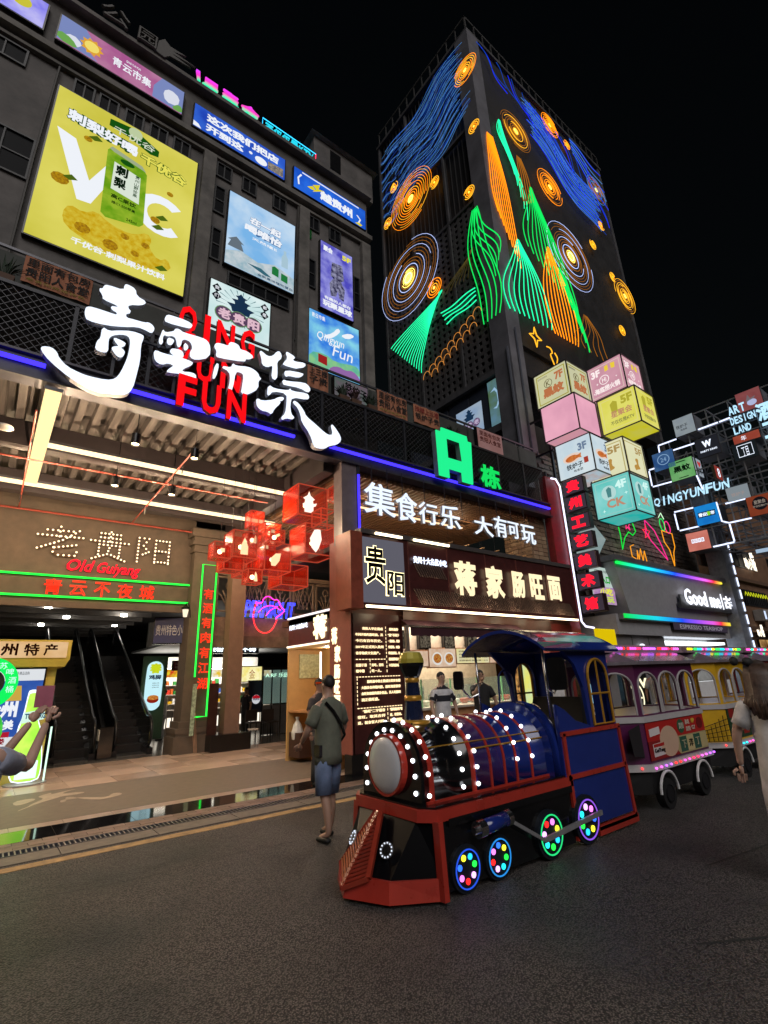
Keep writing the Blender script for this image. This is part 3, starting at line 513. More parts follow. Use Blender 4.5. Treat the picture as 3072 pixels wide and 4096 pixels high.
tx(h, '里面有包房', .06, .92, .72, .92, E('5a2018', .3, sample=False), bold=.02); tx(h, '贵阳人食堂', .06, .92, .46, .68, E('5a2018', .3, sample=False), bold=.02)
# potted plants on the terrace
def leafy(name, label, x, y, z, s, n=60, col=(.025,.045,.02)):
    t = thing(name, label, 'plant', (x, y, z), 'pot plants along the terrace')
    B().hexa([(x-.12,y-.08,z),(x+.12,y-.08,z),(x+.12,y+.08,z),(x-.12,y+.08,z)], [(x-.15,y-.1,z+.2),(x+.15,y-.1,z+.2),(x+.15,y+.1,z+.2),(x-.15,y+.1,z+.2)]).build('pot', M((.10,.05,.03), .7), t)
    b = B(); rr = random.Random(int(x*100))
    for k in range(n):
        a = rr.uniform(0, 6.28); l = rr.uniform(.5, 1)*s; tl = rr.uniform(.1, .9)
        p = Vector((x+.05*math.cos(a), y+.05*math.sin(a), z+.2)); q = p+Vector((math.cos(a)*l*tl, math.sin(a)*l*tl*.5, l*(1.1-tl*.6))); sd = Vector((-math.sin(a), math.cos(a), .3))*.018
        mid = (p+q)/2+Vector((0,0,.06)); b.add([p, mid-sd, q, mid+sd], [(0,1,2,3)])
    b.build('leaves', M(col, .6, noise=.4), t)
for x, lb in ((5.9, 'spiky pot plant behind the end of the big white sign'), (6.25, 'reddish spiky pot plant beside the terrace sign'), (6.75, 'bushy pot plant between two orange banners'), (9.75, 'dark bushy pot plant behind the green A'), (-.8, 'pot plant left of the leftmost orange banner')):
    leafy('pot_plant', lb, x, 8.95, 8.05, .42, 55, (.05,.02,.02) if x == 6.25 else (.02,.04,.022))
h = lightbox('terrace_sign', 'small pink terrace sign with dark green brush characters', 'sign', FY(9.2), 5.75, 6.75, 8.35, 8.85, E('b090a8', .3, '7fa090', 3))
tx(h, '铁炉子', .3, .98, .45, .95, E('081c14', .2, sample=False), bold=.03, vfun=lambda x: -.2*x)
# steel frame and beam
fb = thing('canopy_beam', 'long dark steel beam with blue light strips across the mall entrance', 'beam', (4, 8.66, 6.3))
B().box(-6, 13.55, 8.62, 8.86, 6.33, 6.78).build('beam', M((.055,.052,.075), .4, .3, noise=.3), fb)
B().box(-6, 13.55, 8.56, 8.62, 6.33, 6.37).box(-6, 13.55, 8.56, 8.62, 6.74, 6.78).build('flange', M((.07,.065,.085), .4, .3), fb)
for a, c in ((-6, 0.0), (1.23, 4.42), (5.3, 9.9), (9.92, 13.45)): B().box(a, c, 8.555, 8.615, 6.575, 6.625).build('blue_light', E('3a2cff', 2.6), fb)
rlg = thing('mesh_railing', 'wire mesh railing standing on the canopy beam', 'railing', (4, 8.7, 6.8))
g = B(); g.bar((-6, 8.7, 7.98), (13.5, 8.7, 7.98), .06); g.build('top_rail', steel, rlg)
me = unit(B().box(-.03, .03, -.03, .03, 6.78, 7.97), steel)
for i in range(13): inst('post', me, (-.95+i*1.22, 8.7, 0), rlg)
g = B(); n = 0; x = -2.2
while x < 13.4:
    for s_ in (1, -1):
        a, c = (x, x+1.19) if s_ == 1 else (x+1.19, x); a, c = max(a, -2.2), min(c, 13.5); g.bar((a, 8.70+.006*s_, 6.79), (min(c, 13.5), 8.70+.006*s_, 7.95), .008)
    x += .14
o = g.build('wire_mesh', M((.10,.10,.11), .5, .4), rlg); o['kind'] = 'stuff'
# big calligraphy sign
sg = thing('calligraphy_sign', 'huge white lit brush characters on the canopy beam', 'sign', (3, 8.4, 6.4))
WL = E((.80,.87,1.), 1.35)
for nm in ('qing', 'yun', 'shi', 'ji'):
    b = B(); b2 = B()
    for p in TR[nm]: b.prism(FY(8.34), chaikin(pairs(p)), .0, .035); b2.prism(FY(8.34), chaikin(pairs(p)), -.12, -.0005)
    o = b.build('character', WL, sg); b2.build('return_edge', M((.45,.47,.52), .4), o)
fb2 = B()
for x in (.9, 1.9, 2.6, 3.5, 4.4): fb2.bar((x, 8.48, 6.7), (x, 8.48, 7.6), .05)
fb2.bar((.5, 8.5, 7.6), (4.6, 8.5, 7.6), .05); fb2.build('support', steel, sg)
rs = thing('red_letter_sign', 'tall red letters QING YUN FUN behind the white brush characters', 'sign', (2.5, 8.5, 6.4))
RL = E('ff1018', 1.05); RE = M((.12,.005,.005), .5)
f = FY(8.5)
for y, L in (('QING', [('Q',1.87,2.21,8.00,8.72),('I',2.35,2.47,8.00,8.68),('N',2.60,2.97,8.00,8.68),('G',3.10,3.40,8.02,8.72)]), ('YUN', [('Y',1.87,2.18,7.15,7.75),('U',2.28,2.60,7.15,7.75),('N',2.74,3.16,7.15,7.75)]), ('FUN', [('F',1.92,2.25,6.38,7.02),('U',2.35,2.70,6.38,7.02),('N',2.82,3.20,6.38,7.02)])):
    ff = FY(8.25) if y == 'FUN' else f
    for c, a, b_, z0, z1 in L:
        o = text(ff, c, a, b_, z0, z1, RL, rs, 'letter', th=.03, bold=.035); text(ff, c, a, b_, z0, z1, RE, o, 'return_edge', w=-.11, th=.108, bold=.035)
# columns
cl = thing('canopy_column', 'tall steel column with a blue light strip at the corner of the noodle shop', 'column', (5.8, 8.7, 0))
B().box(5.62, 6.02, 8.62, 8.95, 4.45, 6.33).build('shaft', M((.16,.125,.13), .45, noise=.2), cl); B().box(6.025, 6.1, 8.6, 8.66, 4.5, 6.33).build('dark_edge', steel, cl)
B().box(6.03, 6.075, 8.57, 8.6, 4.75, 6.1).build('blue_light', E('3a2cff', 2.6), cl)

# ================================================================== entrance canopy ceiling (left) and its lamps
cel = thing('canopy_ceiling', 'corrugated metal canopy ceiling over the mall entrance', 'ceiling', (2, 11, 6.6))
ck = M((.10,.086,.08), .5, .2, noise=.75, scale=1.6, stretch=(7,.5,1))
def deck(x0, x1, y0, y1, z, pitch=.3, horiz=True):
    b = B(); x = x0
    while x < x1:
        for a, c, za, zb in ((0,.42,0,0),(.42,.5,0,.15),(.5,.92,.15,.15),(.92,1,.15,0)):
            b.add([(x+a*pitch,y0,z+za),(x+c*pitch,y0,z+zb),(x+c*pitch,y1,z+zb),(x+a*pitch,y1,z+za)], [(0,1,2,3)])
        x += pitch
    return b
deck(-6, 5.3, 8.86, 14.9, 6.62, .30).build('corrugated_deck', ck, cel)
B().box(-6, 14, 8.9, 14.95, 6.80, 6.95).build('slab', dark, cel)
bd = M((.028,.021,.023), .5, noise=.2)
for y in (10.8, 13.55): B().box(-6, 5.3, y, y+.28, 6.1, 6.60).build('cross_beam', bd, cel)
for x in (-1.7, 5.3): B().box(x, x+.26, 8.87, 14.8, 6.12, 6.60).build('main_beam', bd, cel)
for x0, x1, y0, y1, nm in ((.25, 5.15, 10.36, 10.46, 'middle'), (-4, 6.0, 12.72, 12.84, 'rear')):
    t = thing('light_strip', f'warm white ceiling light strip, {nm} row across the entrance', 'light strip', (x0, y0, 6.05))
    B().box(x0, x1, y0, y1, 6.07, 6.12).build('housing', gsteel, t); B().box(x0, x1, y0+.01, y1-.01, 6.0, 6.068).build('diffuser', WARM, t)
t = thing('light_strip', 'wide warm ceiling light strip running away from the street', 'light strip', (.15, 10, 6.05))
B().box(.04, .28, 8.3, 12.6, 6.07, 6.12).build('housing', gsteel, t); B().box(.05, .27, 8.32, 12.58, 5.99, 6.068).build('diffuser', E((1,.74,.34), 1.5), t)
for x, y, z, lb in ((1.48, 7.96+.95, 5.75, 'pendant spotlight under the big brush character'), (2.52, 8.95, 5.75, 'pendant spotlight left of the red letters end'), (1.48, 10.51, 5.5, 'pendant spotlight hanging from the middle beam'), (2.55, 10.46, 5.5, 'pendant spotlight right of the middle one')):
    t = thing('spotlight', lb, 'lamp', (x, y, z), 'pendant spotlights')
    B().cyl((x,y,z), (x,y,z+.2), .075, n=14, caps=False).cyl((x,y,z+.199), (x,y,z+.2), .075, n=14).build('shade', black, t, True); B().cyl((x,y,z+.02), (x,y,z+.05), .06, n=12).build('bulb', E((1,.72,.38), 20), t)
    B().tube([(x,y,z+.2),(x+.01,y,z+.45),(x,y,6.6)], .008).build('cord', black, t)
t = thing('ceiling_dome_lamp', 'round flat white ceiling fitting at the left edge', 'lamp', (-.33, 9.9, 5.6)); B().lathe((-.36, 8.97, 5.55), [(.02,.06),(.12,.05),(.13,.02),(.06,0)], 16).build('cover', M((.5,.48,.45), .5), t, True)
t = thing('sprinkler_pipes', 'thin red sprinkler pipes under the entrance ceiling', 'pipe', (2, 12, 6.0))
rp = M((.30,.05,.03), .45)
B().tube([(-6,14.6,5.98),(5.1,14.6,5.98)], .025, 6).build('main_pipe', rp, t); B().tube([(2.55,9.2,6.0),(2.6,14.6,6.0)], .018, 6).build('branch_pipe', rp, t)
B().tube([(-3,11.2,5.98),(5.0,11.1,5.98)], .018, 6).build('branch_pipe', rp, t); B().tube([(.0,9.0,6.0),(.05,14.6,6.0)], .016, 6).build('branch_pipe', rp, t)
for x, y in ((2.57,9.9),(.02,9.9),(.03,13.5),(2.58,13.0)): B().tube([(x,y,6.0),(x,y,5.8)], .012, 5).build('sprinkler', chrome, t)

# ================================================================== Old Guiyang arch wall
aw = thing('arch_wall', 'brown plaster wall over the escalators carrying bulb letters and neon', 'wall', (2, 14.95, 3.7))
pl = M((.095,.07,.05), .8, noise=.3, scale=2.5, bump=.3)
B().box(-6, 4.45, 14.95, 15.25, 3.72, 6.62).build('wall', pl, aw)
B().box(-6, 4.45, 14.86, 14.95, 3.66, 3.80).build('cornice', pl, aw)
bl = thing('bulb_letter_sign', 'three large characters outlined in warm round bulbs', 'sign', (2, 14.9, 4.9))
STK = {'老': [[(.2,.85),(.75,.88)],[(.47,1),(.47,.66)],[(.02,.66),(.98,.69)],[(.88,.92),(.55,.55),(.05,.2)],[(.38,.42),(.38,.12),(.5,.03),(.85,.05),(.88,.18)],[(.85,.42),(.4,.27)]],
 '贵': [[(.25,.93),(.75,.93),(.75,.78),(.25,.78),(.25,.93)],[(.5,1),(.5,.66)],[(.02,.64),(.98,.64)],[(.24,.16),(.24,.52),(.76,.52),(.76,.16)],[(.5,.42),(.46,.2),(.1,.0)],[(.56,.18),(.92,.0)]],
 '阳': [[(.06,0),(.06,.95),(.34,.95),(.2,.65),(.36,.42),(.2,.3)],[(.55,.02),(.55,.92),(.95,.92),(.95,.02)],[(.55,.5),(.95,.5)],[(.55,.06),(.95,.06)]]}
bm_ = E((1,.80,.50), 2.5)
for c, (x0, x1, z0, z1) in zip('老贵阳', ((.52,1.56,4.95,5.72),(1.70,2.66,4.97,5.74),(2.84,3.76,5.0,5.72))):
    b = B(); k = B(); f = FY(14.93)
    for st in STK[c]:
        P = [(x0+(x1-x0)*u, z0+(z1-z0)*v) for u, v in st]; k.tube([f.p(u, v, .03) for u, v in P], .045, 4); acc = 0
        for (a0, a1), (b0, b1) in zip(P, P[1:]):
            L = math.hypot(b0-a0, b1-a1); m_ = max(1, round(L/.105))
            for i in range(m_+1): b.ball(f.p(a0+(b0-a0)*i/m_, a1+(b1-a1)*i/m_, .08), .026, 6, 4)
    o = k.build('character', M((.10,.06,.04), .5), bl); b.build('bulbs', bm_, o)
t = thing('red_script_neon', 'red script neon reading Old Guiyang under the bulb letters', 'neon sign', (2.1, 14.9, 4.6))
NR = E('ff2030', 1.7)
put(B(), FY(14.9), 'Old', 1.27, 1.86, 4.60, 4.92, th=.03, bold=.02, shear=.25).build('lettering', NR, t); put(B(), FY(14.9), 'Guiyang', 1.95, 3.0, 4.52, 4.90, th=.03, bold=.02, shear=.25).build('lettering', NR, t)
t = thing('red_character_neon', 'five red outlined neon characters inside the long green frame', 'neon sign', (2.1, 14.9, 3.95))
for c, bx in zip('青云不夜城', row(5, .86, 3.44, 3.97, 4.36, .3)): text(FY(14.9), c, *bx, E('ff3018', 1.7), t, 'letter', outline=.02, w=.03)
t = thing('green_neon_frame', 'long horizontal green neon frame across the arch wall', 'neon sign', (2, 14.9, 3.9))
GN = E('28ff48', 1.7)
B().tube([FY(14.9).p(u, v, .02) for u, v in ((-4,3.90),(4.55,3.94),(4.55,4.46),(-4,4.42))], .026).build('tube', GN, t)
t = thing('vertical_neon_frame', 'tall narrow green neon frame on the stone pillar', 'neon sign', (4.8, 14.55, .9))
B().tube([FY(14.55).p(u, v, .02) for u, v in ((4.63,1.9),(4.62,5.04),(5.03,5.04),(5.02,.88),(4.70,.88))], .024).build('tube', GN, t)
t = thing('vertical_red_neon', 'seven red outlined neon characters stacked down the stone pillar', 'neon sign', (4.8, 14.55, 1.6))
for c, bx in zip('有酒有肉有江湖', col(7, 4.70, 4.98, 1.58, 4.33, .28)): text(FY(14.55), c, *bx, E('ff3018', 1.7), t, 'letter', outline=.02, w=.03)
t = thing('stone_pillar', 'carved brown stone pillar with a stepped base beside the escalators', 'pillar', (4.65, 14.8, 0))
B().box(4.38, 5.12, 14.62, 15.3, .78, 5.4).build('shaft', pl, t)
for z0, z1, o in ((0,.42,.2),(.42,.5,.15),(.5,.62,.17),(.62,.78,.08)): B().box(4.38-o, 5.12+o, 14.62-o, 15.3, z0, z1).build('base_course', pl, t)
for z0, z1, o in ((5.4,5.48,.06),(5.48,5.62,.02),(5.62,5.72,.1),(5.72,5.86,.05),(5.86,6.1,.14)): B().box(4.38-o, 5.12+o, 14.62-o, 15.3, z0, z1).build('capital_course', pl, t)
t = thing('wall_lantern', 'small black wall lantern with a lit glass on the stone pillar', 'lamp', (4.2, 14.5, 3.5))
B().lathe((4.22,14.5,3.74), [(.02,.12),(.03,.08),(.13,.0),(.11,-.02)], 6).build('cap', black, t); B().lathe((4.22,14.5,3.5), [(.05,0),(.085,.2)], 6).build('glass', E((1,.85,.6), 1.2), t); B().tube([(4.22,14.5,3.86),(4.3,14.55,3.9),(4.38,14.62,3.7),(4.4,14.62,3.5)], .015).build('bracket', black, t)
# brown column and black plinth, black board
t = thing('brown_column', 'square brown clad column standing on a black plinth', 'column', (5.6, 14.3, 0))
B().box(5.44, 5.84, 14.3, 14.7, .42, 6.6).build('shaft', M((.21,.125,.09), .45, noise=.15), t); B().box(5.0, 6.1, 14.0, 14.95, 0, .42).build('plinth', black, t)
B().box(5.84, 5.86, 14.28, 14.72, .42, 6.6).build('corner_trim', M((.26,.15,.11), .4), t)
t = thing('black_board', 'black slanted display board beside the brown column', 'board', (5.0, 14.2, .1)); B().box(4.95, 5.2, 14.2, 14.25, .42, 1.72).build('panel', M((.03,.012,.012), .2), t)
t = thing('folded_banner', 'narrow green and white roll banner leaning on the pillar', 'banner', (4.6, 14.25, 0)); B().hexa([(4.50,14.2,.45),(4.60,14.2,.45),(4.60,14.23,.45),(4.50,14.23,.45)], [(4.55,14.35,1.72),(4.66,14.35,1.72),(4.66,14.38,1.72),(4.55,14.38,1.72)]).build('fabric', M((.28,.36,.25), .7, noise=.7, scale=14), t)
for k in range(3): B().tube([(4.66+k*.03,14.2,.02),(4.58+.05*k,14.4,1.0)], .008).build('pole', M((.35,.2,.12), .6), t)
t = thing('bar_stool', 'round stool with thin metal legs beside the black plinth', 'stool', (6.22, 14.2, 0)); B().cyl((6.22,14.15,.46), (6.22,14.15,.49), .15, n=16).build('seat', M((.5,.45,.4), .4), t)
for a in range(4): B().tube([(6.22+.13*math.cos(a*1.57+.7),14.15+.13*math.sin(a*1.57+.7),.46),(6.22+.16*math.cos(a*1.57+.7),14.15+.16*math.sin(a*1.57+.7),0)], .008).build('leg', chrome, t)
# stone ledge with carved lattice panels
t = thing('gallery_balustrade', 'stone gallery balustrade with pierced lattice panels', 'balustrade', (7, 14.95, 2.7))
st = M((.25,.175,.12), .75, noise=.45, scale=3, bump=.3)
B().box(5.15, 8.6, 14.9, 15.2, 2.72, 3.05).build('ledge', st, t); B().box(5.15, 8.6, 14.93, 15.2, 3.05, 3.6).build('band', M((.30,.19,.13), .75, noise=.4, scale=4), t)
B().box(5.15, 10.5, 14.9, 15.12, 4.86, 5.0).build('top_rail', st, t)
lt = M((.22,.15,.10), .7, noise=.2)
for i in range(6):
    x = 5.2+i*.86; f = FY(15.0)
    b = B().fbox(f, x, x+.8, 3.75, 3.81, 0, .06).fbox(f, x, x+.8, 4.78, 4.84, 0, .06).fbox(f, x, x+.06, 3.81, 4.78, 0, .06).fbox(f, x+.74, x+.8, 3.81, 4.78, 0, .06)
    if i % 2: 
        for k in range(4):
            u = x+.16+k*.16
            b.tube([f.p(u-.14, 3.95+.0, .03), f.p(u+.1, 4.7, .03)], .018, 4).tube([f.p(u+.1, 3.95, .03), f.p(u-.14, 4.7, .03)], .018, 4)
        b.tube([f.p(x+.4+.2*math.cos(a*.6), 4.3+.28*math.sin(a*.6), .03) for a in range(11)], .02, 4)
    else:
        for k in range(5): b.tube([f.p(x+.4, 3.85, .03), f.p(x+.4+(k-2)*.12, 4.25, .03), f.p(x+.4+(k-2)*.19, 4.5-abs(k-2)*.08, .03)], .025, 4)
        b.tube([f.p(x+.4+.1*math.cos(a*.65), 4.55+.12*math.sin(a*.65), .03) for a in range(10)], .025, 4); b.fbox(f, x+.32, x+.48, 3.81, 3.95, .0, .05)
    b.build('lattice_panel', lt, t)
t = thing('blue_word_neon', 'blue neon word PERNIGHT on the gallery balustrade', 'neon sign', (6.9, 14.7, 3.6))
text(FY(14.72), 'PERNIGHT', 6.05, 7.72, 3.60, 4.12, E('3440ff', 4.), t, 'lettering', outline=.02, shear=.12)
t = thing('pink_lips_neon', 'pink and red neon drawing of lips over the blue neon word', 'neon sign', (6.8, 14.65, 3.2))
f = FY(14.66)
B().tube([f.p(u, v) for u, v in chaikin([(6.4,3.95),(6.32,4.08),(6.55,4.0),(6.62,4.22),(6.8,4.28),(6.95,4.15),(7.1,4.2),(7.2,3.95),(7.36,3.85),(7.2,3.7),(7.05,3.62),(7.05,3.55)], 2, False)], .016).build('upper_tube', E('ff30b0', 3.), t)
B().tube([f.p(u, v) for u, v in chaikin([(6.36,4.0),(6.28,3.7),(6.32,3.4),(6.5,3.16),(6.75,3.12),(6.95,3.25),(7.08,3.55)], 2, False)], .016).build('lower_tube', E('ff3030', 3.), t)
B().tube([f.p(u, v) for u, v in chaikin([(6.45,3.75),(6.6,3.92),(6.9,4.0),(7.2,3.85)], 2, False)], .012).tube([f.p(u, v) for u, v in chaikin([(6.7,3.65),(6.85,3.85),(7.1,3.95)], 2, False)], .012).build('inner_tube', E('ff30d8', 3.), t)
# ================================================================== hall behind the arch: escalators, shops
S('hall_ceiling', B().box(-6, 20, 15.3, 32, 4.15, 4.3), M((.03,.03,.032), .7)); S('hall_back_wall', B().box(-6, 24, 31.8, 32, 0, 4.2), M((.02,.02,.022), .7))
S('gallery_ceiling', B().box(4.4, 16, 15.2, 22, 6.2, 6.35), M((.03,.03,.032), .7)); 
hb = B()
for i in range(9): hb.box(-5, 4.3, 16+i*1.3, 16.12+i*1.3, 3.95, 4.14)
S('hall_ceiling_ribs', hb, M((.08,.075,.07), .6))
for i, (x, y) in enumerate(((1.2,17.2),(1.9,19.5),(1.4,22),(3.4,18.4),(3.7,21.5),(4.1,16.6),(6.8,17),(7.5,19.5),(6.0,18))):
    t = thing('downlight', 'round ceiling downlight in the hall, '+('just inside the arch over the left escalator','above the middle of the left escalator','deepest one over the left escalator','above the upper part of the right escalator','deepest one over the right escalator','beside the stone pillar','behind the brown column','over the drinks stall','between the pillar and the stalls')[i], 'lamp', (x, y, 4), 'downlights in the hall ceiling'); B().cyl((x,y,4.0),(x,y,3.93), .09, n=12).build('lens', E((1,.93,.82), 40), t)
er = M((.012,.012,.014), .35); eg = glassy('0c0e10', .82)
def escalator(x0, label):
    t = thing('escalator', label, 'escalator', (x0+.5, 15.6, 0), 'pair of escalators'); W_ = .86; ang = (5.4, 2.6)
    b = B()
    for k in range(15):
        y = 16.0+k*.38; z = .05+k*.185
        B().box(x0+.12, x0+W_-.12+.12, y, y+.40, z-.3, z+.185).build('step', er, t)
    B().box(x0+.1, x0+W_, 15.4, 16.0, 0, .03).build('landing_plate', M((.2,.2,.2), .3, .9), t)
    for sx in (x0, x0+W_):
        P = [(15.45,.0),(15.45,.9),(15.6,.98),(16.0,.98),(21.6,3.72),(21.9,3.72),(21.9,2.8)]
        prof = [(15.5,.12),(15.42,.5),(15.55,.86),(15.8,.93),(16.1,.95),(21.7,3.68),(22.2,3.7),(22.2,2.8),(21.7,2.72),(16.1,.1)]
        f = Fr((sx, 0, 0), (0,1,0), (0,0,1), (-1,0,0))
        B().prism(f, prof, -.012, .012, back=True).build('glass_side', eg, t)
        B().prism(f, [(15.35,0),(15.35,.16),(16.05,.2),(21.7,2.85),(22.2,2.9),(22.2,2.6),(16.2,0)], -.07, .07, back=True).build('skirt', M((.05,.05,.055), .25, .8), t)
        B().tube([(sx, y, z) for y, z in chaikin([(15.75,.16),(15.42,.22),(15.32,.55),(15.5,.93),(16.05,1.02),(21.7,3.78),(22.1,3.85),(22.3,3.7),(22.25,3.3)], 2, False)], .04, 6).build('handrail', M((.008,.008,.009), .3), t, True)
    B().box(x0+W_-.03, x0+W_+.03, 15.38, 15.42, .3, .55).build('yellow_notice', M((.5,.45,.1), .5, noise=.5, scale=30), t)
escalator(1.65, 'left hand black escalator rising into the dark hall'); escalator(3.0, 'right hand black escalator with a yellow notice on its newel')
for s_ in bpy.data.objects:
    pass
t = thing('steel_bollard_bin', 'polished steel cabinet between the two escalators', 'cabinet', (2.75, 15.3, 0)); B().box(2.6, 2.92, 15.2, 15.5, 0, .75).build('body', M((.12,.11,.10), .12, .9), t)
B().box(2.585, 2.6, 15.22, 15.48, .45, .7).build('notice', M((.6,.6,.55), .6, noise=.5, scale=25), t)
# blue banner sign in the hall, oval sign, red clock sign
h = lightbox('hall_blue_sign', 'dark blue hanging sign with pale characters inside the hall', 'sign', Fr((0,17,0),(.93,-.37,0),(0,0,1),(-.37,-.93,0)), 4.0, 5.35, 2.85, 3.55, M((.01,.015,.09), .5))
tx(h, '贵州特色小吃在二楼', .03, .97, .3, .72, M((.4,.4,.42), .5))
t = thing('oval_sign', 'tall white lit oval sign with a yellow character and a bowl photo', 'sign', (4.3, 17.2, 1.0))
f = FY(17.2); ov = [(4.01,1.25),(4.06,1.08),(4.26,.99),(4.44,1.08),(4.5,1.25),(4.5,2.2),(4.44,2.38),(4.26,2.46),(4.06,2.38),(4.01,2.2)]
B().fbox(f, 3.9, 4.62, .2, 2.6, -.1, -.03).build('board', M((.02,.06,.03), .6), t); B().prism(f, chaikin(ov, 2), -.02, .03).build('face', E('bfe8f0', 1.1), t)
text(f, '春', 4.08, 4.44, 2.08, 2.38, E('c8d820', 1.0), t, 'letter', w=.032, bold=.06); text(f, '鸡脚', 4.08, 4.44, 1.90, 2.04, E('1a3a60', .4), t, 'lettering', w=.032, bold=.04)
for k in range(3): text(f, '贵阳小吃', 4.2, 4.4, 1.78-.06*k, 1.81-.06*k, E('1a3a60', .4), t, 'lettering', w=.032)
B().prism(f, circ(4.26,1.32,.17,.1), .03, .034).build('bowl', E('a02818', .7), t); B().prism(f, circ(4.26,1.38,.16,.07), .034, .037).build('food', E('e0a040', .9, 'b04020', 30), t)
h = lightbox('clock_repair_sign', 'small dark red sign with white characters hanging in the hall', 'sign', FY(18), 4.98, 5.28, 2.2, 2.46, M((.2,.01,.01), .5)); tx(h, '钟表', .15, .85, .55, .9, M((.5,.4,.4), .5)); tx(h, '维修', .15, .85, .12, .45, M((.5,.4,.4), .5))
# bright shops beyond
def stall(name, label, x0, x1, y, cols, z1=2.3):
    t = thing(name, label, 'stall', ((x0+x1)/2, y, 0))
    B().box(x0, x1, y, y+.6, 0, .85).build('counter', M((.35,.3,.25), .5), t); B().box(x0, x1, y+1.6, y+1.7, 0, z1+.5).build('back_wall', M((.5,.48,.44), .6), t)
    B().box(x0, x1, y+.2, y+.26, z1-.3, z1).build('lit_fascia', E(cols[0], 1.0, cols[1], 6), t)
    B().box(x0+.05, x1-.05, y+.3, y+1.5, z1+.0, z1+.03).build('light_panel', E((1,.95,.85), 9), t)
    rr = random.Random(int(x0*31))
    for z in (1.0, 1.35, 1.7):
        B().box(x0, x1, y+1.3, y+1.6, z, z+.03).build('shelf', M((.5,.45,.4), .5), t); x = x0+.05
        while x < x1-.1:
            w_ = rr.uniform(.06, .16); B().box(x, x+w_, y+1.34, y+1.5, z+.03, z+rr.uniform(.12, .28)).build('goods', M(srgb(rr.choice(['c83020','e0b020','2a7a30','e8e0d0','d06020','3050a0','f0f0f0'])), .5, noise=0), t); x += w_+.03
    n = int((x1-x0)/.18)
    for k in range(n): B().box(x0+.03+k*.18, x0+.16+k*.18, y-.01, y-.001, .25, .6).build('lit_tile', E('fff4e0', 1.3), t)
stall('snack_stall', 'bright snack stall with goods shelves behind the escalators', 5.0, 6.5, 20.2, ('e8d830','d04020'))
stall('drinks_stall', 'bright drinks stall seen between the pillar and brown column', 6.7, 9.4, 19.6, ('f0f0e8','e8c030'), 2.25)
h = lightbox('yellow_menu_board', 'yellow lit menu board right of the brown column', 'sign', FY(18), 7.35, 8.1, 1.75, 2.25, E('e8d870', 1.1, 'f4eec0', 4)); tx(h, '金', .35, .65, .2, .8, E('b06018', .8))
h = lightbox('cola_poster', 'black poster with a round blue and red drink emblem', 'poster', FY(17.5), 7.45, 7.95, .75, 1.75, M((.02,.02,.05), .3)); B().prism(h.f, circ(.5,.4,.3,.15,18), .002, .006).build('emblem', E('e8e8f0', .7), h.t); B().prism(h.f, [(.21,.43),(.79,.43),(.72,.51),(.5,.55),(.28,.51)], .006, .008).build('emblem_red', E('c01828', .7), h.t); tx(h, 'PEPSI', .27, .73, .37, .43, E('10184a', .5), w=.009, bold=.04)
h = lightbox('hall_word_sign', 'white lit characters sign in the shop passage behind the brown column', 'sign', FY(17.6), 5.95, 7.75, 2.72, 2.95, M((.02,.02,.022), .5)); tx(h, '酸粉     大不碍', .0, .95, .1, .9, E('e0f0ff', 3), bold=.02)
t = thing('glass_partition', 'black framed glass partition with grey lower panels', 'partition', (8.2, 17, 0))
for k in range(4): B().box(7.72+k*.34, 7.76+k*.34, 16.95, 17.0, 0, 2.2).build('post', black, t)
for k in range(3): B().box(7.76+k*.34, 8.06+k*.34, 16.96, 16.99, 0.03, .95).build('lower_panel', M((.10,.11,.13), .4), t); B().box(7.76+k*.34, 8.06+k*.34, 16.97, 16.98, 1.0, 2.1).build('pane', glassy('a8c8c0', .35, .25), t)
B().box(7.72, 8.8, 16.94, 17.01, 2.1, 2.2).build('head_rail', black, t)
text(FY(16.9), 'A.RF 乐园', 7.8, 8.7, 1.85, 2.0, E('c8ffe0', 1.2), t, 'lettering')
for k, (x, y) in enumerate(((7.3,16.6),(7.75,16.3))):
    t = thing('shop_chair', ('dark shop chair nearer the brown column', 'dark shop chair nearer the glass partition')[k], 'chair', (x, y, 0)); B().box(x-.2, x+.2, y-.2, y+.2, .45, .49).build('seat', M((.03,.02,.02), .5), t); B().box(x-.2, x+.2, y+.17, y+.2, .5, .85).build('backrest', M((.03,.02,.02), .5), t)
    for a, c in ((-.17,-.17),(.17,-.17),(-.17,.17),(.17,.17)): B().bar((x+a,y+c,0),(x+a,y+c,.45), .025).build('leg', dark, t)
# upper gallery behind the lattice
S('gallery_floor', B().box(4.5, 16, 15.2, 22, 2.95, 3.02), M((.05,.05,.05), .6)); S('gallery_back_wall', B().box(5, 16, 21.8, 22, 3, 6.3), M((.10,.09,.08), .7))
for k, (x, c) in enumerate(((7.2,'4aa8c0'),(8.6,'e8e0d0'),(9.9,'f0e0b0'),(11.2,'60b8a0'))):
    h = lightbox('gallery_window', ('blue green lit shop window far left on the gallery','white lit shop window on the gallery','cream lit shop window on the gallery','green lit shop window far right on the gallery')[k], 'window', FY(19), x, x+.8, 3.1, 4.9, E(c, .45, '202020', 2)); 
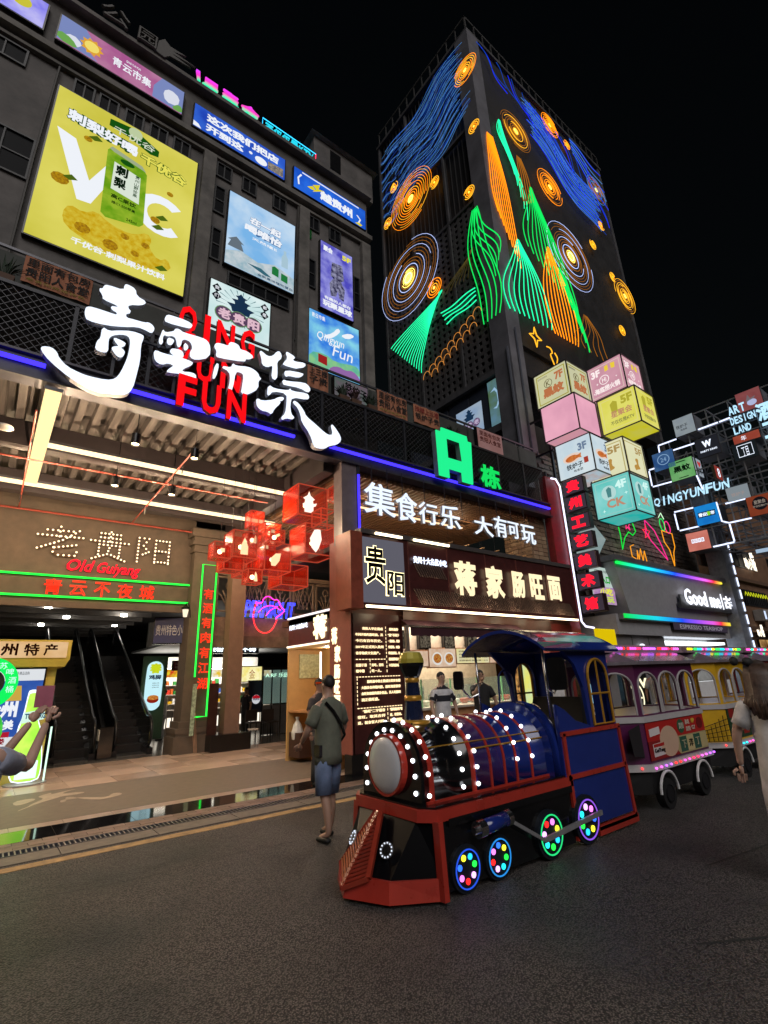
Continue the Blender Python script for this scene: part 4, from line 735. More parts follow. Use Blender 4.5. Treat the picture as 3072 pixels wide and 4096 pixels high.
# ================================================================== kiosk at the left edge
ks = thing('souvenir_kiosk', 'yellow souvenir kiosk with a cream lit sign board', 'kiosk', (0, 13, 0)); ym = M((.50,.38,.06), .5, noise=.1)
B().box(-2, 1.24, 12.95, 14.2, 0, 2.16).build('body', ym, ks); B().hexa([(-2,12.8,2.16),(1.36,12.8,2.16),(1.36,14.3,2.16),(-2,14.3,2.16)], [(-2,12.78,2.30),(1.42,12.78,2.30),(1.42,14.3,2.30),(-2,14.3,2.30)]).build('eaves', ym, ks)
B().box(-2, 1.43, 12.8, 14.3, 2.30, 2.70).build('sign_case', ym, ks); o = B().box(-2, 1.36, 12.775, 12.795, 2.34, 2.66).build('sign_face', E('d8a868', .95, 'e8c090', 2), ks)
for c, bx in zip('贵州特产', ((-.18,.14,2.38,2.62),(.22,.5,2.38,2.62),(.60,.86,2.38,2.62),(.94,1.18,2.38,2.62))): text(FY(12.77), c, *bx, E('40180a', .35), ks, 'letter', bold=.03, th=.01)
h = lightbox('kiosk_poster', 'blue kiosk poster with a white top strip and large white characters', 'poster', FY(12.95), .1, 1.03, .55, 2.12, E('3860c0', .7, '5080d8', 2)); pr(h, 'white_strip', [[(0,.86),(0,1),(1,1),(1,.86)], [(0,.0),(0,.2),(1,.2),(1,0)]], E('e8ecf0', .9))
tx(h, '贵州', .02, .62, .42, .62, W, bold=.05); tx(h, '贵州美', .05, .6, .28, .40, W, bold=.04); pr(h, 'red_strip', [[(0,.19),(0,.26),(.55,.26),(.55,.19)]], E('c02038', .8)); tx(h, '三楼', .05, .5, .12, .19, E('a82838', .7), bold=.04); tx(h, '更多精品选购', .45, .72, .93, .97, E('303848', .4)); pr(h, 'beer_mug', [[(.35,.62),(.38,.8),(.62,.8),(.66,.62)]], E('e0b850', .8))
t = thing('bottle_sign', 'giant lit green beer bottle cut-out standing on the pavement', 'sign', (.95, 12.7, 0))
bt_ = [(.78,.05),(1.18,.05),(1.22,.2),(1.2,.5),(1.12,.95),(1.02,1.2),(1.0,1.66),(.98,1.72),(.82,1.72),(.80,1.66),(.78,1.25),(.72,1.0),(.70,.5),(.70,.2)]
B().prism(FY(12.7), chaikin(bt_), 0, .1, back=True).build('rim', E('e8f4ff', 1.6), t); B().prism(Fr((.95,12.6,.86),(.93,0,0),(0,0,.95),(0,-1,0)), [(u-.95, v-.88) for u, v in chaikin(bt_)], 0, .02).build('bottle', E('8ae838', 1.3, 'c8f060', 3), t)
B().prism(FY(12.57), [(.74,1.10),(1.12,1.16),(1.12,1.35),(.78,1.3)], 0, .01).build('label', E('d0f0e0', 1.1), t); text(FY(12.55), 'TUBORG', .80, 1.14, 1.18, 1.28, E('206890', .6), t, 'lettering', bold=.04)
B().prism(FY(12.57), [(.8,.12),(1.14,.12),(1.14,.42),(.8,.5)], 0, .01).build('lower_label', E('e0fff0', 1.3), t); B().disc(FZ(0), 1.0, 12.75, .35, .008, .03, 20).build('base', M((.3,.3,.3), .3), t); B().bar((1.3,12.8,0),(1.3,12.8,1.0),.03).build('stand', E('d8ffe8', 1.4), t)
t = thing('round_green_sign', 'green round lit sign with an arc of characters at the left edge', 'sign', (.2, 12.4, 1.1))
f = FY(12.3); B().ring(f, .12, 1.86, .26, .46, 0, .08, 28).build('ring', E('10d050', 1.5), t); B().disc(f, .12, 1.86, .25, -.02, .04, 24).build('hub', M((.1,.1,.1), .2, .6), t)
for k, c in enumerate('乌苏啤酒桶'): a = R(85-k*26); text(f, c, .12+.36*math.cos(a)-.06, .12+.36*math.cos(a)+.06, 1.86+.36*math.sin(a)-.06, 1.86+.36*math.sin(a)+.06, E('a8ffc8', 1.8), t, 'letter', w=.085)
B().prism(f, chaikin([(-.3,1.4),(.3,1.4),(.46,1.2),(.48,.9),(.3,.6),(.1,.3),(-.3,.3)]), 0, .06).build('lower_bottle', E('18a838', 1.1, '60d850', 4), t)
# ================================================================== red cube lanterns
lr = E('d8563c', .62); film = glassy('c42408', .50, .13, .2)
lanterns = [(5.08,9.6,5.28,.76,.74,'largest red cube lantern, top right of the cluster, white pavilion inside','pav'),(5.27,9.6,4.40,.75,.70,'big red cube lantern below the top right one','peony'),(4.45,9.9,4.0,.62,.62,'red cube lantern low in the middle with a leaf shape','leaf'),(3.62,9.6,4.13,.52,.56,'red cube lantern at the left holding a small tower shape','tower'),
 (3.28,9.7,4.10,.34,.32,'small red cube lantern at the far left','dot'),(3.97,9.7,4.45,.31,.28,'small red cube lantern with a gourd glow, upper middle','gourd'),(4.38,9.5,4.53,.33,.27,'small red cube lantern with a bean glow, upper middle right','bean'),(3.97,9.6,3.63,.30,.28,'lowest small red cube lantern with a tower glow','tower2'),
 (5.35,9.05,4.95,.40,.36,'small open red frame hanging under the largest lantern','none'),(4.75,10.6,4.9,.4,.4,'red cube lantern behind, upper left of the largest','dot'),(4.55,11.0,5.3,.34,.38,'narrow red lantern behind near the ceiling strip','none'),(4.1,10.4,3.95,.45,.42,'dim red lantern behind the lowest small one','none'),(5.2,10.6,3.85,.7,.5,'dim red lantern low behind the big ones','none'),(5.95,9.4,5.75,.3,.35,'small red lantern at the column near the beam','dot'),(3.6,10.0,3.95,.42,.35,'dim red lantern under the left group','none'),(4.9,11.4,4.7,.5,.5,'red lantern at the back right of the cluster','dot')]
SH = {'pav':[[(.2,.1),(.2,.3),(.12,.34),(.2,.4),(.22,.5),(.15,.55),(.3,.66),(.35,.8),(.4,.66),(.55,.55),(.48,.5),(.5,.4),(.62,.44),(.58,.34),(.5,.3),(.5,.1)]],'leaf':[[(.25,.15),(.2,.4),(.4,.6),(.6,.62),(.55,.35),(.4,.15)]],'peony':[[(.2,.2),(.15,.5),(.3,.8),(.5,.85),(.55,.5),(.45,.2),(.35,.05)]],'tower':[[(.3,.1),(.3,.4),(.45,.75),(.6,.4),(.6,.1)]],'tower2':[[(.4,.1),(.45,.6),(.5,.8),(.6,.6),(.65,.1)]],'gourd':[[(.35,.2),(.4,.45),(.5,.75),(.62,.45),(.65,.2),(.5,.1)]],'bean':[[(.3,.35),(.35,.55),(.6,.7),(.65,.5),(.45,.35)]],'dot':[[(.35,.35),(.35,.6),(.6,.6),(.6,.35)]]}
for x, y, z, s_, hh, lb, kind in lanterns:
    t = thing('red_lantern', lb, 'lantern', (x+s_/2, y+s_/2, z), 'red cube lanterns'); e = .012
    c8 = [(x+a*s_, y+c*s_, z+k*hh) for k in (0, 1) for a, c in ((0,0),(1,0),(1,1),(0,1))]; b = B()
    for i, j in ((0,1),(1,2),(2,3),(3,0),(4,5),(5,6),(6,7),(7,4),(0,4),(1,5),(2,6),(3,7)): b.bar(c8[i], c8[j], .022)
    b.build('frame', lr, t)
    if not lb.startswith('small open'):
        for i, q in enumerate(((0,1,5,4),(3,0,4,7),(0,1,2,3),(1,2,6,5),(2,3,7,6))):
            me = B(); me.add([c8[k] for k in q], [(0,1,2,3)]); me.build('panel', film, t)
    if kind != 'none':
        b = B(); f = Fr((x, y-.012, z), (s_,0,0), (0,0,hh), (0,-1,0))
        for p in SH[kind]: b.prism(f, p, 0, .01)
        b.build('lit_motif', E((1,.86,.74) if kind in ('pav','peony') else (1,.66,.36), 1.3), t)
        B().ball((x+s_/2, y+s_/2, z+hh/2), .05).build('bulb', E((1,.55,.3), 14), t)
    B().tube([(x+s_/2, y+s_/2, z+hh), (x+s_/2, y+s_/2, 6.6)], .004, 4).build('cord', dark, t)
# ================================================================== noodle shop
ns = thing('noodle_shop', 'dark red noodle shop block with a slatted upper storey', 'shop', (9, 8.5, 0))
B().box(5.68, 7.0, 8.42, 8.62, .36, 2.95).build('front_wall', maroon, ns); B().box(5.62, 7.02, 8.38, 8.62, 0, .36).build('plinth', black, ns)
B().box(5.66, 5.72, 8.42, 9.2, .34, 4.55).build('side_wall', M((.30,.09,.07), .45, noise=.15), ns); B().box(5.45, 5.74, 8.06, 8.62, 3.0, 4.56).build('corner_case', M((.26,.06,.035), .4), ns)
B().box(7.0, 13.4, 11.4, 11.5, 0, 3.0).build('back_wall', M((.35,.30,.22), .6), ns); B().box(5.7, 13.4, 8.45, 11.5, 2.95, 3.1).build('ceiling_slab', M((.10,.03,.02), .6), ns)
B().box(12.2, 13.4, 8.42, 8.7, 0, 2.95).build('right_pier', redp, ns); B().box(5.74, 13.35, 8.10, 8.5, 3.04, 3.08).build('sign_soffit', M((.09,.035,.02), .5), ns); B().box(6.98, 12.3, 8.35, 8.5, 2.72, 3.04).build('lintel', M((.09,.03,.02), .5), ns)
B().box(7.0, 12.2, 8.55, 11.4, 0, .02).build('floor', M((.2,.18,.15), .3), ns); B().box(7.3, 12, 9.0, 11.2, 2.90, 2.94).build('ceiling_light', E((1,.86,.68), 11), ns)
B().box(5.72, 13.35, 8.08, 8.6, 4.56, 4.66).build('sign_cap', M((.07,.06,.06), .5), ns)
# sign board
sb = thing('noodle_sign', 'long maroon shop sign with big warm lit characters and hatched strips', 'sign', (9.5, 8.1, 3.1))
B().box(5.72, 13.35, 8.12, 8.4, 3.09, 4.55).build('casing', M((.06,.016,.016), .35, noise=.25), sb)
for a in (7.0, 8.2, 9.53, 10.75, 12.02): B().box(a-.012, a+.012, 8.10, 8.12, 3.1, 4.54).build('seam', M((.12,.035,.03), .4), sb)
me = unit(B().hexa([(0,8.09,3.16),(.028,8.09,3.16),(.028,8.115,3.16),(0,8.115,3.16)], [(-.22,8.09,3.5),(-.192,8.09,3.5),(-.192,8.115,3.5),(-.22,8.115,3.5)]), M((.13,.085,.07), .4))
for k in range(82):
    if 7.32+k*.072 < 13.3: inst('slat', me, (7.32+k*.072, 0, 0), sb)
for k in range(12): inst('slat', me, (7.32+k*.072, 0, .62), sb)
h_ = B().box(5.76, 6.86, 8.09, 8.115, 3.13, 4.48).build('white_panel', E('9a98a8', .35), sb)
bk_ = M((.02,.018,.016), .15, .6, noise=.8, scale=10)
for c, bx, q in (('贵', (5.80,6.32,3.50,4.30), .0), ('阳', (6.34,6.80,3.30,3.80), .04)):
    o = text(FY(8.075), c, bx[0]-.02, bx[1]+.02, bx[2]-.02, bx[3]+.02, E((1,.85,.45), 2.6), sb, 'halo_light', th=.01, bold=.045, shear=q)
    text(FY(8.06), c, *bx, bk_, o, 'brush_character', th=.02, bold=.018, shear=q)
for c, bx in zip('蒋家肠旺面', ((8.32,9.08,3.44,4.26),(9.40,10.10,3.44,4.26),(10.40,10.93,3.50,4.20),(11.16,11.74,3.52,4.20),(11.98,12.56,3.54,4.22))): text(FY(8.06), c, *bx, E((1,.82,.50), 1.25), sb, 'letter', th=.04, bold=.045)
text(FY(8.08), '贵州十大名优小吃', 7.12, 8.14, 4.06, 4.22, E('d8e4ff', 2.2), sb, 'lettering', th=.02, bold=.025)
LW = E((1,.80,.52), 5.)
for a, c, z, l in ((6.08,6.80,4.585,'short upper light bar on the noodle sign, left one'),(7.14,8.24,4.585,'upper light bar on the noodle sign, right one'),(5.80,6.38,3.05,'short lower light bar under the white panel'),(6.40,10.0,3.05,'long lower light bar under the noodle sign'),(10.03,13.2,3.05,'lower light bar under the right end of the noodle sign')):
    t = thing('light_bar', l, 'light', (a, 8.05, z)); B().box(a, c, 8.03, 8.07, z-.025, z+.02).build('tube', LW, t); B().box(a, c, 8.07, 8.085, z-.03, z+.03).build('holder', gsteel, t)
t = thing('lit_text_panel', 'dark panel filled with rows of small warm lit characters', 'sign', (6.3, 8.4, 1.2)); f = FY(8.40); LT = E((1,.76,.42), 1.7)
rows = [(2.62,'贵阳人早在道咸',5.93,6.45),(2.50,'年间开始吃肠旺面，其',5.76,6.45),(2.38,'今已有百年历史。',5.76,6.42),(2.26,'2019年正式列入贵州',5.76,6.45),(2.14,'省非物质文化遗产。',5.76,6.36),(2.62,'肠旺面作',6.62,6.86),(2.50,'“面”不同于',6.58,6.88),(2.38,'一般面条，其制',6.58,6.88),(2.26,'作精细，爽脆',6.58,6.88),(2.14,'鲜香而出名，有',6.58,6.88),(2.02,'着浓郁的地方风',6.58,6.88),(1.90,'不尝绝佳味。',6.58,6.86),(1.91,'起源于清',5.76,6.02),(1.80,'朝中期',5.76,5.96),(1.91,'好吃，连吃',6.14,6.44),(1.80,'吃一人。',6.14,6.38),(1.60,'肠旺面中的主要成分其实有猪',6.02,6.86),(1.49,'大肠及各种猪内脏，肠旺寓意繁荣',5.88,6.86),(1.38,'血旺如初般的滋补佳品，其人吃肠旺',5.88,6.86),(1.27,'面正值旺盛。',5.88,6.3)]
rows = [(z*1.0, s_, a, c) for z, s_, a, c in rows]
for z, s_, a, c in rows: text(f, s_, a, c, z-.04+.04, z+.06, LT, t, 'text_line', th=.012, bold=.02)
b = B()
def dash(x0, z0, x1, z1):
    L = math.hypot(x1-x0, z1-z0); n = int(L/.07)
    for i in range(n):
        a = i/n; c = (i+.6)/n
        b.tube([f.p(x0+(x1-x0)*a, z0+(z1-z0)*a, .01), f.p(x0+(x1-x0)*c, z0+(z1-z0)*c, .01)], .008, 4)
for q in ((6.52,2.7,6.52,2.05),(5.76,2.05,6.52,2.05),(6.1,2.05,6.1,1.76),(6.52,2.02,6.52,1.76),(5.76,1.72,6.88,1.72),(5.78,1.7,5.78,1.18),(5.78,1.15,6.9,1.15),(6.5,1.12,6.5,.8)): dash(*q)
b.build('dashed_border', LT, t)
for k, (z, s_, a, c) in enumerate([(1.06,'“肠旺”二字谐音',5.9,6.44),(.96,'常旺，取其吉祥',5.78,6.44),(.86,'道，祝食客大兴旺。',5.78,6.44),(1.06,'“肠旺面店名”取',6.56,6.88),(.96,'意，经营来。',6.56,6.86),(.86,'良机，不容错过。',6.56,6.88)]): text(f, s_, a, c, z, z+.06, LT, t, 'text_line', th=.012, bold=.02)
# side wall characters (face down the street) and side sign
t = thing('side_characters', 'five warm lit characters running down the side wall of the noodle shop', 'sign', (5.6, 8.8, 1.2)); f = FX(5.66)
for c, bx in zip('蒋家肠旺面', ((9.12,8.90,2.38,2.72),(9.0,8.78,2.02,2.36),(9.02,8.80,1.70,1.98),(9.02,8.82,1.42,1.68),(9.02,8.80,1.16,1.40))): text(f, c, *bx, E((1,.80,.45), 2.2), t, 'letter', th=.02, bold=.05)
t = thing('side_sign', 'maroon side sign with one big lit character over the serving hatch', 'sign', (5.7, 10.1, 2.4)); B().box(5.7, 5.95, 9.22, 11.15, 2.46, 3.1).build('casing', M((.09,.014,.02), .4), t); B().box(5.66, 5.7, 9.2, 11.15, 2.44, 2.48).build('light_bar', E((1,.85,.65), 2), t); B().box(5.66, 5.7, 9.2, 11.15, 3.10, 3.14).build('light_bar', E((.9,.8,.8), 1.5), t)
text(FX(5.69), '蒋', 9.95, 9.35, 2.54, 3.06, E((1,.80,.45), 2.2), t, 'letter', th=.02, bold=.06); text(FX(5.69), '贵州十大名优小吃', 11.08, 10.2, 2.84, 2.96, E('e8f0ff', 2.0), t, 'lettering', th=.01, bold=.02)
t = thing('serving_hatch', 'warm yellow serving corner with a wooden shelf and a taped notice', 'counter', (6.5, 10.4, 0)); yw = M((.52,.30,.10), .6, noise=.1)
B().box(6.6, 6.65, 9.22, 11.2, 0, 2.45).build('rear_wall', yw, t); B().box(5.72, 6.62, 11.15, 11.2, 0, 2.45).build('end_wall', yw, t); B().box(5.72, 6.6, 9.22, 9.3, 0, 2.45).build('near_wall', yw, t); B().box(5.72, 6.6, 9.3, 11.15, 2.4, 2.45).build('ceiling', yw, t)
B().box(5.75, 6.3, 10.0, 11.15, 1.02, 1.06).build('shelf', M((.40,.2,.08), .5), t); B().box(5.98, 6.0, 10.1, 10.15, 1.06, 2.3).build('light_tube', E((1,.9,.8), 2.5), t)
B().box(6.0, 6.55, 11.12, 11.145, 1.75, 2.3).build('notice', M((.5,.52,.28), .5, noise=.5, scale=16), t); B().box(5.68, 5.74, 9.3, 9.75, 0, .98).build('front_panel', M((.62,.36,.16), .45), t); B().box(5.75, 6.3, 10.6, 11.1, .1, .6).build('brown_bin', M((.05,.02,.012), .5), t)
t = thing('plastic_bag', 'white plastic bag hanging by the serving shelf', 'bag', (5.9, 10.95, .55)); B().lathe((5.85,10.9,.4), [(.03,0),(.12,.06),(.14,.2),(.09,.36),(.03,.45),(.05,.52)], 9).build('bag', M((.6,.6,.56), .4), t)
# awning and kitchen
t = thing('awning', 'dark maroon scalloped awning over the noodle shop counter', 'awning', (8.7, 8, 2.5)); am = M((.05,.012,.02), .7, noise=.2)
B().add([(6.9,8.35,2.86),(10.7,8.35,2.86),(10.6,7.92,2.66),(6.8,7.92,2.66)], [(0,1,2,3)]).build('canvas', am, t)
vp = [(6.8,2.66)]+[(10.6,2.66)]; sc_ = [(10.6-i*.0475, 2.50-.025*abs(math.sin(i*math.pi/4))) for i in range(81)]
B().prism(FY(7.92), vp+sc_, 0, .008, back=True).build('valance', am, t); B().tube([(6.75,7.91,2.67),(10.65,7.91,2.67)], .022, 8).build('roller', chrome, t)
B().bar((6.78,8.0,.5),(6.74,7.98,2.7),.07).build('post', M((.2,.16,.13), .5), t)
kc = thing('kitchen_counter', 'noodle shop counter with a glass screen and tiled front', 'counter', (9, 9.2, 0))
B().box(7.2, 12, 9.2, 9.8, 0, .95).build('counter', M((.45,.22,.10), .5, noise=.2), kc); B().box(7.1, 12.1, 9.1, 9.85, .95, 1.0).build('worktop', M((.5,.45,.38), .3), kc)
B().box(7.2, 12, 9.22, 9.24, 1.0, 1.62).build('glass_screen', glassy('b8e0c8', .22, .05), kc)
for k in range(6): B().box(7.2+k*.95, 7.22+k*.95, 9.21, 9.25, 1.0, 1.62).build('screen_post', M((.2,.5,.25), .4), kc)
rr = random.Random(3)
for k in range(14):
    x = 7.3+k*.33; B().lathe((x,9.6,1.0), [(.06,0),(.11,.05),(.12,.12),(.10,.13)], 10).build('bowl', M(srgb(rr.choice(['d8d0c0','b03020','c8c8c8','806040'])), .3, noise=0), kc)
for k in range(10): x = 7.3+k*.47; B().cyl((x,11.0,1.0),(x,11.0,1.0+rr.uniform(.15,.5)), .13, n=10).build('pot', M((.4,.4,.4), .3, .8), kc)
B().box(7.2, 12, 10.8, 11.35, .0, 1.0).build('stove_bench', M((.4,.4,.4), .35, .7), kc)
for i, (x0, x1, z0, z1, s_, lb) in enumerate(((8.02,8.66,1.92,2.28,'面','lit menu board with a noodle bowl photo, leftmost'),(8.72,9.62,1.90,2.34,'肉','large lit menu board with bowls and red slices'),(9.68,10.9,1.98,2.34,'价','lit price board with rows of writing'),(10.95,11.9,1.98,2.34,'汤','lit menu board at the right end'))):
    h = lightbox('menu_board', lb, 'menu board', FY(9.6), x0, x1, z0, z1, E('f0d8c0' if i != 2 else 'f0e4a0', .85, 'd8b090' if i != 2 else 'e8e0b8', 4), rim=.025, fm=M((.3,.14,.07), .5))
    if i == 2:
        for k in range(4): tx(h, '招牌肠旺面 大碗 12元', .05, .95, .12+.21*k, .24+.21*k, E('604018', .4))
    else:
        for u in ((.5,) if i != 1 else (.28,.74)): pr(h, 'bowl', [circ(u,.45,.2,.36)], E('e8e4dc', .9)); pr(h, 'noodles', [circ(u,.46,.15,.26)], E('b04818', .7, 'e0a850', 25), .007)
for i in range(5):
    h = lightbox('paper_cut_panel', ('black and white lattice pattern panel, first from the left under the awning','lattice pattern panel, second under the awning','lattice pattern panel, third under the awning','lattice pattern panel, fourth under the awning','lattice pattern panel, fifth under the awning')[i], 'panel', FY(9.6), 7.6+i*.85, 7.92+i*.85, 2.36, 2.74, E('b8a890', .35, '1a120c', 22))
B().box(7.0, 12.2, 9.64, 9.7, 2.3, 2.9).build('menu_rail_board', M((.5,.42,.34), .6), ns)
# upper storey room over the noodle shop
ur = thing('upper_storey', 'timber slatted ceiling and stone walls of the storey over the noodle shop', 'storey', (9.6, 10, 4.7))
B().box(5.95, 13.5, 8.9, 14.8, 6.32, 6.4).build('ceiling_board', M((.08,.04,.02), .7), ur)
me = unit(B().box(-.04, .04, 8.9, 14.7, 6.22, 6.31), wood)
for k in range(50): inst('ceiling_slat', me, (6.05+k*.15, 0, 0), ur)
B().box(5.75, 13.5, 8.6, 11.5, 4.44, 4.55).build('floor', dark, ur)
brm = [M((.30,.20,.12), .8, noise=.3), M((.24,.15,.09), .8, noise=.3), M((.34,.24,.15), .8, noise=.3)]
meb = [unit(B().box(0, .24, 0, .05, 0, .115), m_) for m_ in brm]; mec = [unit(B().box(0, .05, 0, .24, 0, .115), m_) for m_ in brm]
B().box(12.75, 13.5, 8.95, 9.9, 4.56, 6.3).build('stone_pier', M((.10,.065,.04), .9), ur)
rr = random.Random(5)
for j in range(13):
    for i in range(3): inst('brick', rr.choice(meb), (12.74+i*.25+(j % 2)*.0, 8.90-rr.uniform(0,.015), 4.58+j*.13), ur)
    for i in range(4): inst('brick', rr.choice(mec), (12.70-rr.uniform(0,.015), 8.92+i*.25-(j % 2)*.0, 4.58+j*.13), ur)
B().box(9.4, 10.6, 13.2, 14.0, 4.56, 6.2).build('inner_pier', brm[0], ur)
t = thing('light_strip', 'warm ceiling light strip behind the white hanging characters', 'light strip', (8, 10.3, 6.05)); B().box(6.3, 11.2, 10.27, 10.37, 6.07, 6.1).build('housing', gsteel, t); B().box(6.3, 11.2, 10.28, 10.36, 6.04, 6.068).build('diffuser', E((1,.70,.42), 1.4), t)
for k in range(6):
    t = thing('hanging_light_tube', 'thin wooden tube hung level in the upper storey, '+('leftmost','second from the left','third from the left','third from the right','second from the right','rightmost by the stone pier')[k], 'light tube', (9.5+k*.5, 8.9, 5.0), 'level tubes in the upper storey'); x = 9.2+k*.62; B().tube([(x, 8.85, 5.0), (x+.05, 10.2, 5.0)], .018, 6).build('tube', M((.6,.36,.18), .4), t)
    for yy in (9.0, 10.0): B().tube([(x, yy, 5.0), (x, yy, 6.3)], .004, 4).build('wire', dark, t)
t = thing('hanging_character_sign', 'white lit hanging characters over the noodle sign', 'sign', (9, 8.4, 5.1)); f = FY(8.36); hw = E((.80,.88,1.), 1.15)
for c, bx in zip('集食行乐大有可玩', ((6.02,6.92,5.12,5.88),(6.92,7.58,5.10,5.82),(7.62,8.24,5.14,5.70),(8.32,9.04,5.14,5.76),(9.54,10.28,5.14,5.68),(10.34,10.88,5.20,5.80),(10.93,11.40,5.24,5.72),(11.50,12.14,5.17,5.73))):
    o = text(f, c, *bx, hw, t, 'letter', th=.03, bold=.014); text(f, c, *bx, M((.25,.27,.33), .5), o, 'return_edge', w=-.08, th=.078, bold=.014)
for x in (6.3, 6.75, 7.2, 7.9, 8.6, 9.2, 9.9, 10.6, 11.2, 11.8): B().tube([(x, 8.42, 5.6), (x, 8.42, 6.33)], .01, 5).build('hanging_rod', dark, t)
B().tube([(6.1, 8.45, 5.5),(12.0, 8.45, 5.5)], .012, 5).build('cross_rod', dark, t)
# green A building sign
t = thing('green_a_sign', 'green pixel style letter A with a green character beside it', 'sign', (9, 8.4, 6.5)); gm = E('22f090', 1.05); f = FY(8.34)
A_ = [(8.38,6.52),(8.74,6.52),(8.74,6.78),(9.22,6.78),(9.22,6.52),(9.62,6.52),(9.70,7.78),(9.56,7.78),(9.54,7.93),(8.57,7.93),(8.55,7.80),(8.37,7.80)]; Ah = [(8.74,7.09),(8.74,7.66),(9.24,7.66),(9.28,7.10)]
o = B().prism(f, A_, 0, .03, [Ah]).build('letter', gm, t); B().prism(f, A_, -.16, -.002, [Ah]).build('return_edge', M((.20,.28,.28), .4), o)
o = text(f, '栋', 9.98, 10.82, 6.58, 7.26, E('16e060', 1.05), t, 'letter', th=.03, bold=.04); text(f, '栋', 9.98, 10.82, 6.58, 7.26, M((.02,.12,.06), .4), o, 'return_edge', w=-.12, th=.118, bold=.04)
# ================================================================== neon tower block
tw = thing('tower_block', 'tall black block with pierced screens and neon line patterns on two faces', 'building', (21, 14, 0))
XL, YF = 14.55, 10.0
tm = M((.022,.022,.025), .75, noise=.5, scale=.8); tm2 = M((.075,.075,.082), .7, noise=.4, scale=1.5)
B().box(XL+.25, 27.4, YF+.2, 17.6, 13.3, 33.6).build('core_wall', tm, tw); B().box(XL+.25, 27.4, YF+.2, 17.6, 9.4, 11.0).build('core_wall', tm, tw); B().box(XL+.9, 27.4, YF+.9, 17.6, 11.0, 13.3).build('window_recess', black, tw)
B().box(XL+.2, 27.4, YF+.05, YF+.2, 14.6, 33.6).build('front_screen', M((.018,.018,.02), .8, noise=.6, scale=1.2), tw)
B().box(XL-.1, 27.5, YF-.1, 17.7, 33.6, 33.8).build('roof_slab', tm2, tw)
pp = B()
for k in range(20): pp.box(XL+k*.68, XL+.06+k*.68, YF-.02, YF+.04, 33.8, 34.9)
for k in range(12): pp.box(XL-.02, XL+.04, YF+k*.68, YF+.06+k*.68, 33.8, 34.9)
pp.box(XL, 27.4, YF-.02, YF+.03, 34.8, 34.92).box(XL-.02, XL+.03, YF, 17.6, 34.8, 34.92); pp.build('roof_railing', M((.05,.05,.05), .6), tw)
B().box(XL-.12, XL+.75, YF-.12, YF+.75, 8.0, 33.6).build('corner_pillar', M((.16,.16,.185), .6, noise=.35, scale=.9), tw)
B().tube([(XL-.16, YF-.0, 8), (XL-.16, YF-.0, 14)], .05).tube([(XL+.3, YF-.18, 8), (XL+.3, YF-.18, 15)], .04).build('drain_pipe', M((.10,.11,.14), .5), tw)
B().box(27.1, 27.4, YF-.05, YF+.2, 9.5, 33.6).build('edge_frame', tm2, tw)
# pierced screen on the left face: real lattice of strips in front of the dark core
ps = M((.075,.073,.078), .7, noise=.35, scale=1.5); g = B(); step = .34
y = YF+.8
while y < 17.5: g.box(XL+.0, XL+.1, y, y+.16, 13.45, 22.6); y += step
z = 13.45
while z < 22.5: g.box(XL+.003, XL+.097, YF+.75, 17.6, z, z+.16); z += step
g.build('pierced_screen', ps, tw)['kind'] = 'stuff'
g = B()
for z in (13.3, 17.9, 22.6, 27.2, 31.8): g.box(XL-.05, XL+.12, YF+.75, 17.65, z, z+.16)
for yy in (12.4, 15.0, 17.5): g.box(XL-.06, XL+.12, yy, yy+.12, 13.3, 33.5)
g.build('screen_frame', tm2, tw)
g = B(); y = YF+.85
while y < 17.5: g.box(XL+.05, XL+.1, y, y+.03, 22.8, 33.5); y += .3
g.build('louvres', M((.03,.03,.033), .7), tw)
B().hexa([(XL-.1,10.75,13.2),(XL+.2,10.75,13.2),(XL+.2,17.6,13.2),(XL-.1,17.6,13.2)], [(XL-.1,10.75,13.42),(XL+.2,10.75,13.42),(XL+.2,17.6,13.42),(XL-.1,17.6,13.42)]).build('lintel', M((.09,.09,.10), .6), tw)
B().box(XL-.08, XL+.3, 10.7, 17.6, 10.7, 11.0).build('sill', M((.08,.08,.09), .6), tw)
o = B().box(XL+.12, XL+.2, 11.2, 16.4, 11.0, 13.2).build('window_band', M((.03,.035,.05), .4), tw)
me = unit(B().box(0, .02, .03, 1.18, 11.05, 13.15), M((.05,.06,.09), .04, noise=0, spec=1.))
for k in range(4): inst('pane', me, (XL+.1, 11.2+k*1.25, 0), o)
# poster reflections in the big panes, painted as lit panels on the glass
h = lightbox('poster_reflection', 'painted reflection of the pale pavilion poster in the big tower window', 'poster', Fr((XL+.08,0,0),(0,-1,0),(0,0,1),(-1,0,0)), -13.2, -11.75, 11.2, 12.5, E('a8c4e8', .6, 'c0d4e8', 2), .03)
pr(h, 'pavilion', [[(.45,.88),(.49,.93),(.53,.88),(.60,.86),(.56,.83),(.56,.79),(.66,.77),(.61,.73),(.60,.68),(.73,.66),(.66,.60),(.64,.52),(.36,.52),(.34,.60),(.27,.66),(.40,.68),(.39,.73),(.34,.77),(.44,.79),(.44,.83),(.40,.86)]], blu); 
for u, c in ((.24,'阳'),(.5,'贵'),(.76,'老')): pr(h, 'roundel', [circ(u,.35,.13,.14,14)], E('8a6a98', .5), .006); tx(h, c, u-.09, u+.09, .27, .44, E('d8c8e8', .7), w=.009, bold=.04)
h = lightbox('poster_reflection', 'painted reflection of a green and blue poster at the corner of the big tower window', 'poster', Fr((XL+.08,0,0),(0,-1,0),(0,0,1),(-1,0,0)), -11.35, -10.75, 11.05, 13.1, E('6c9060', .45, '7fb0c8', 1.2), .03)
pr(h, 'letter', [[(.2,.75),(.6,.82),(.85,.7),(.85,.45),(.6,.35),(.3,.38),(.6,.4),(.75,.5),(.72,.68),(.55,.76)]], E('a0c8e8', .8))
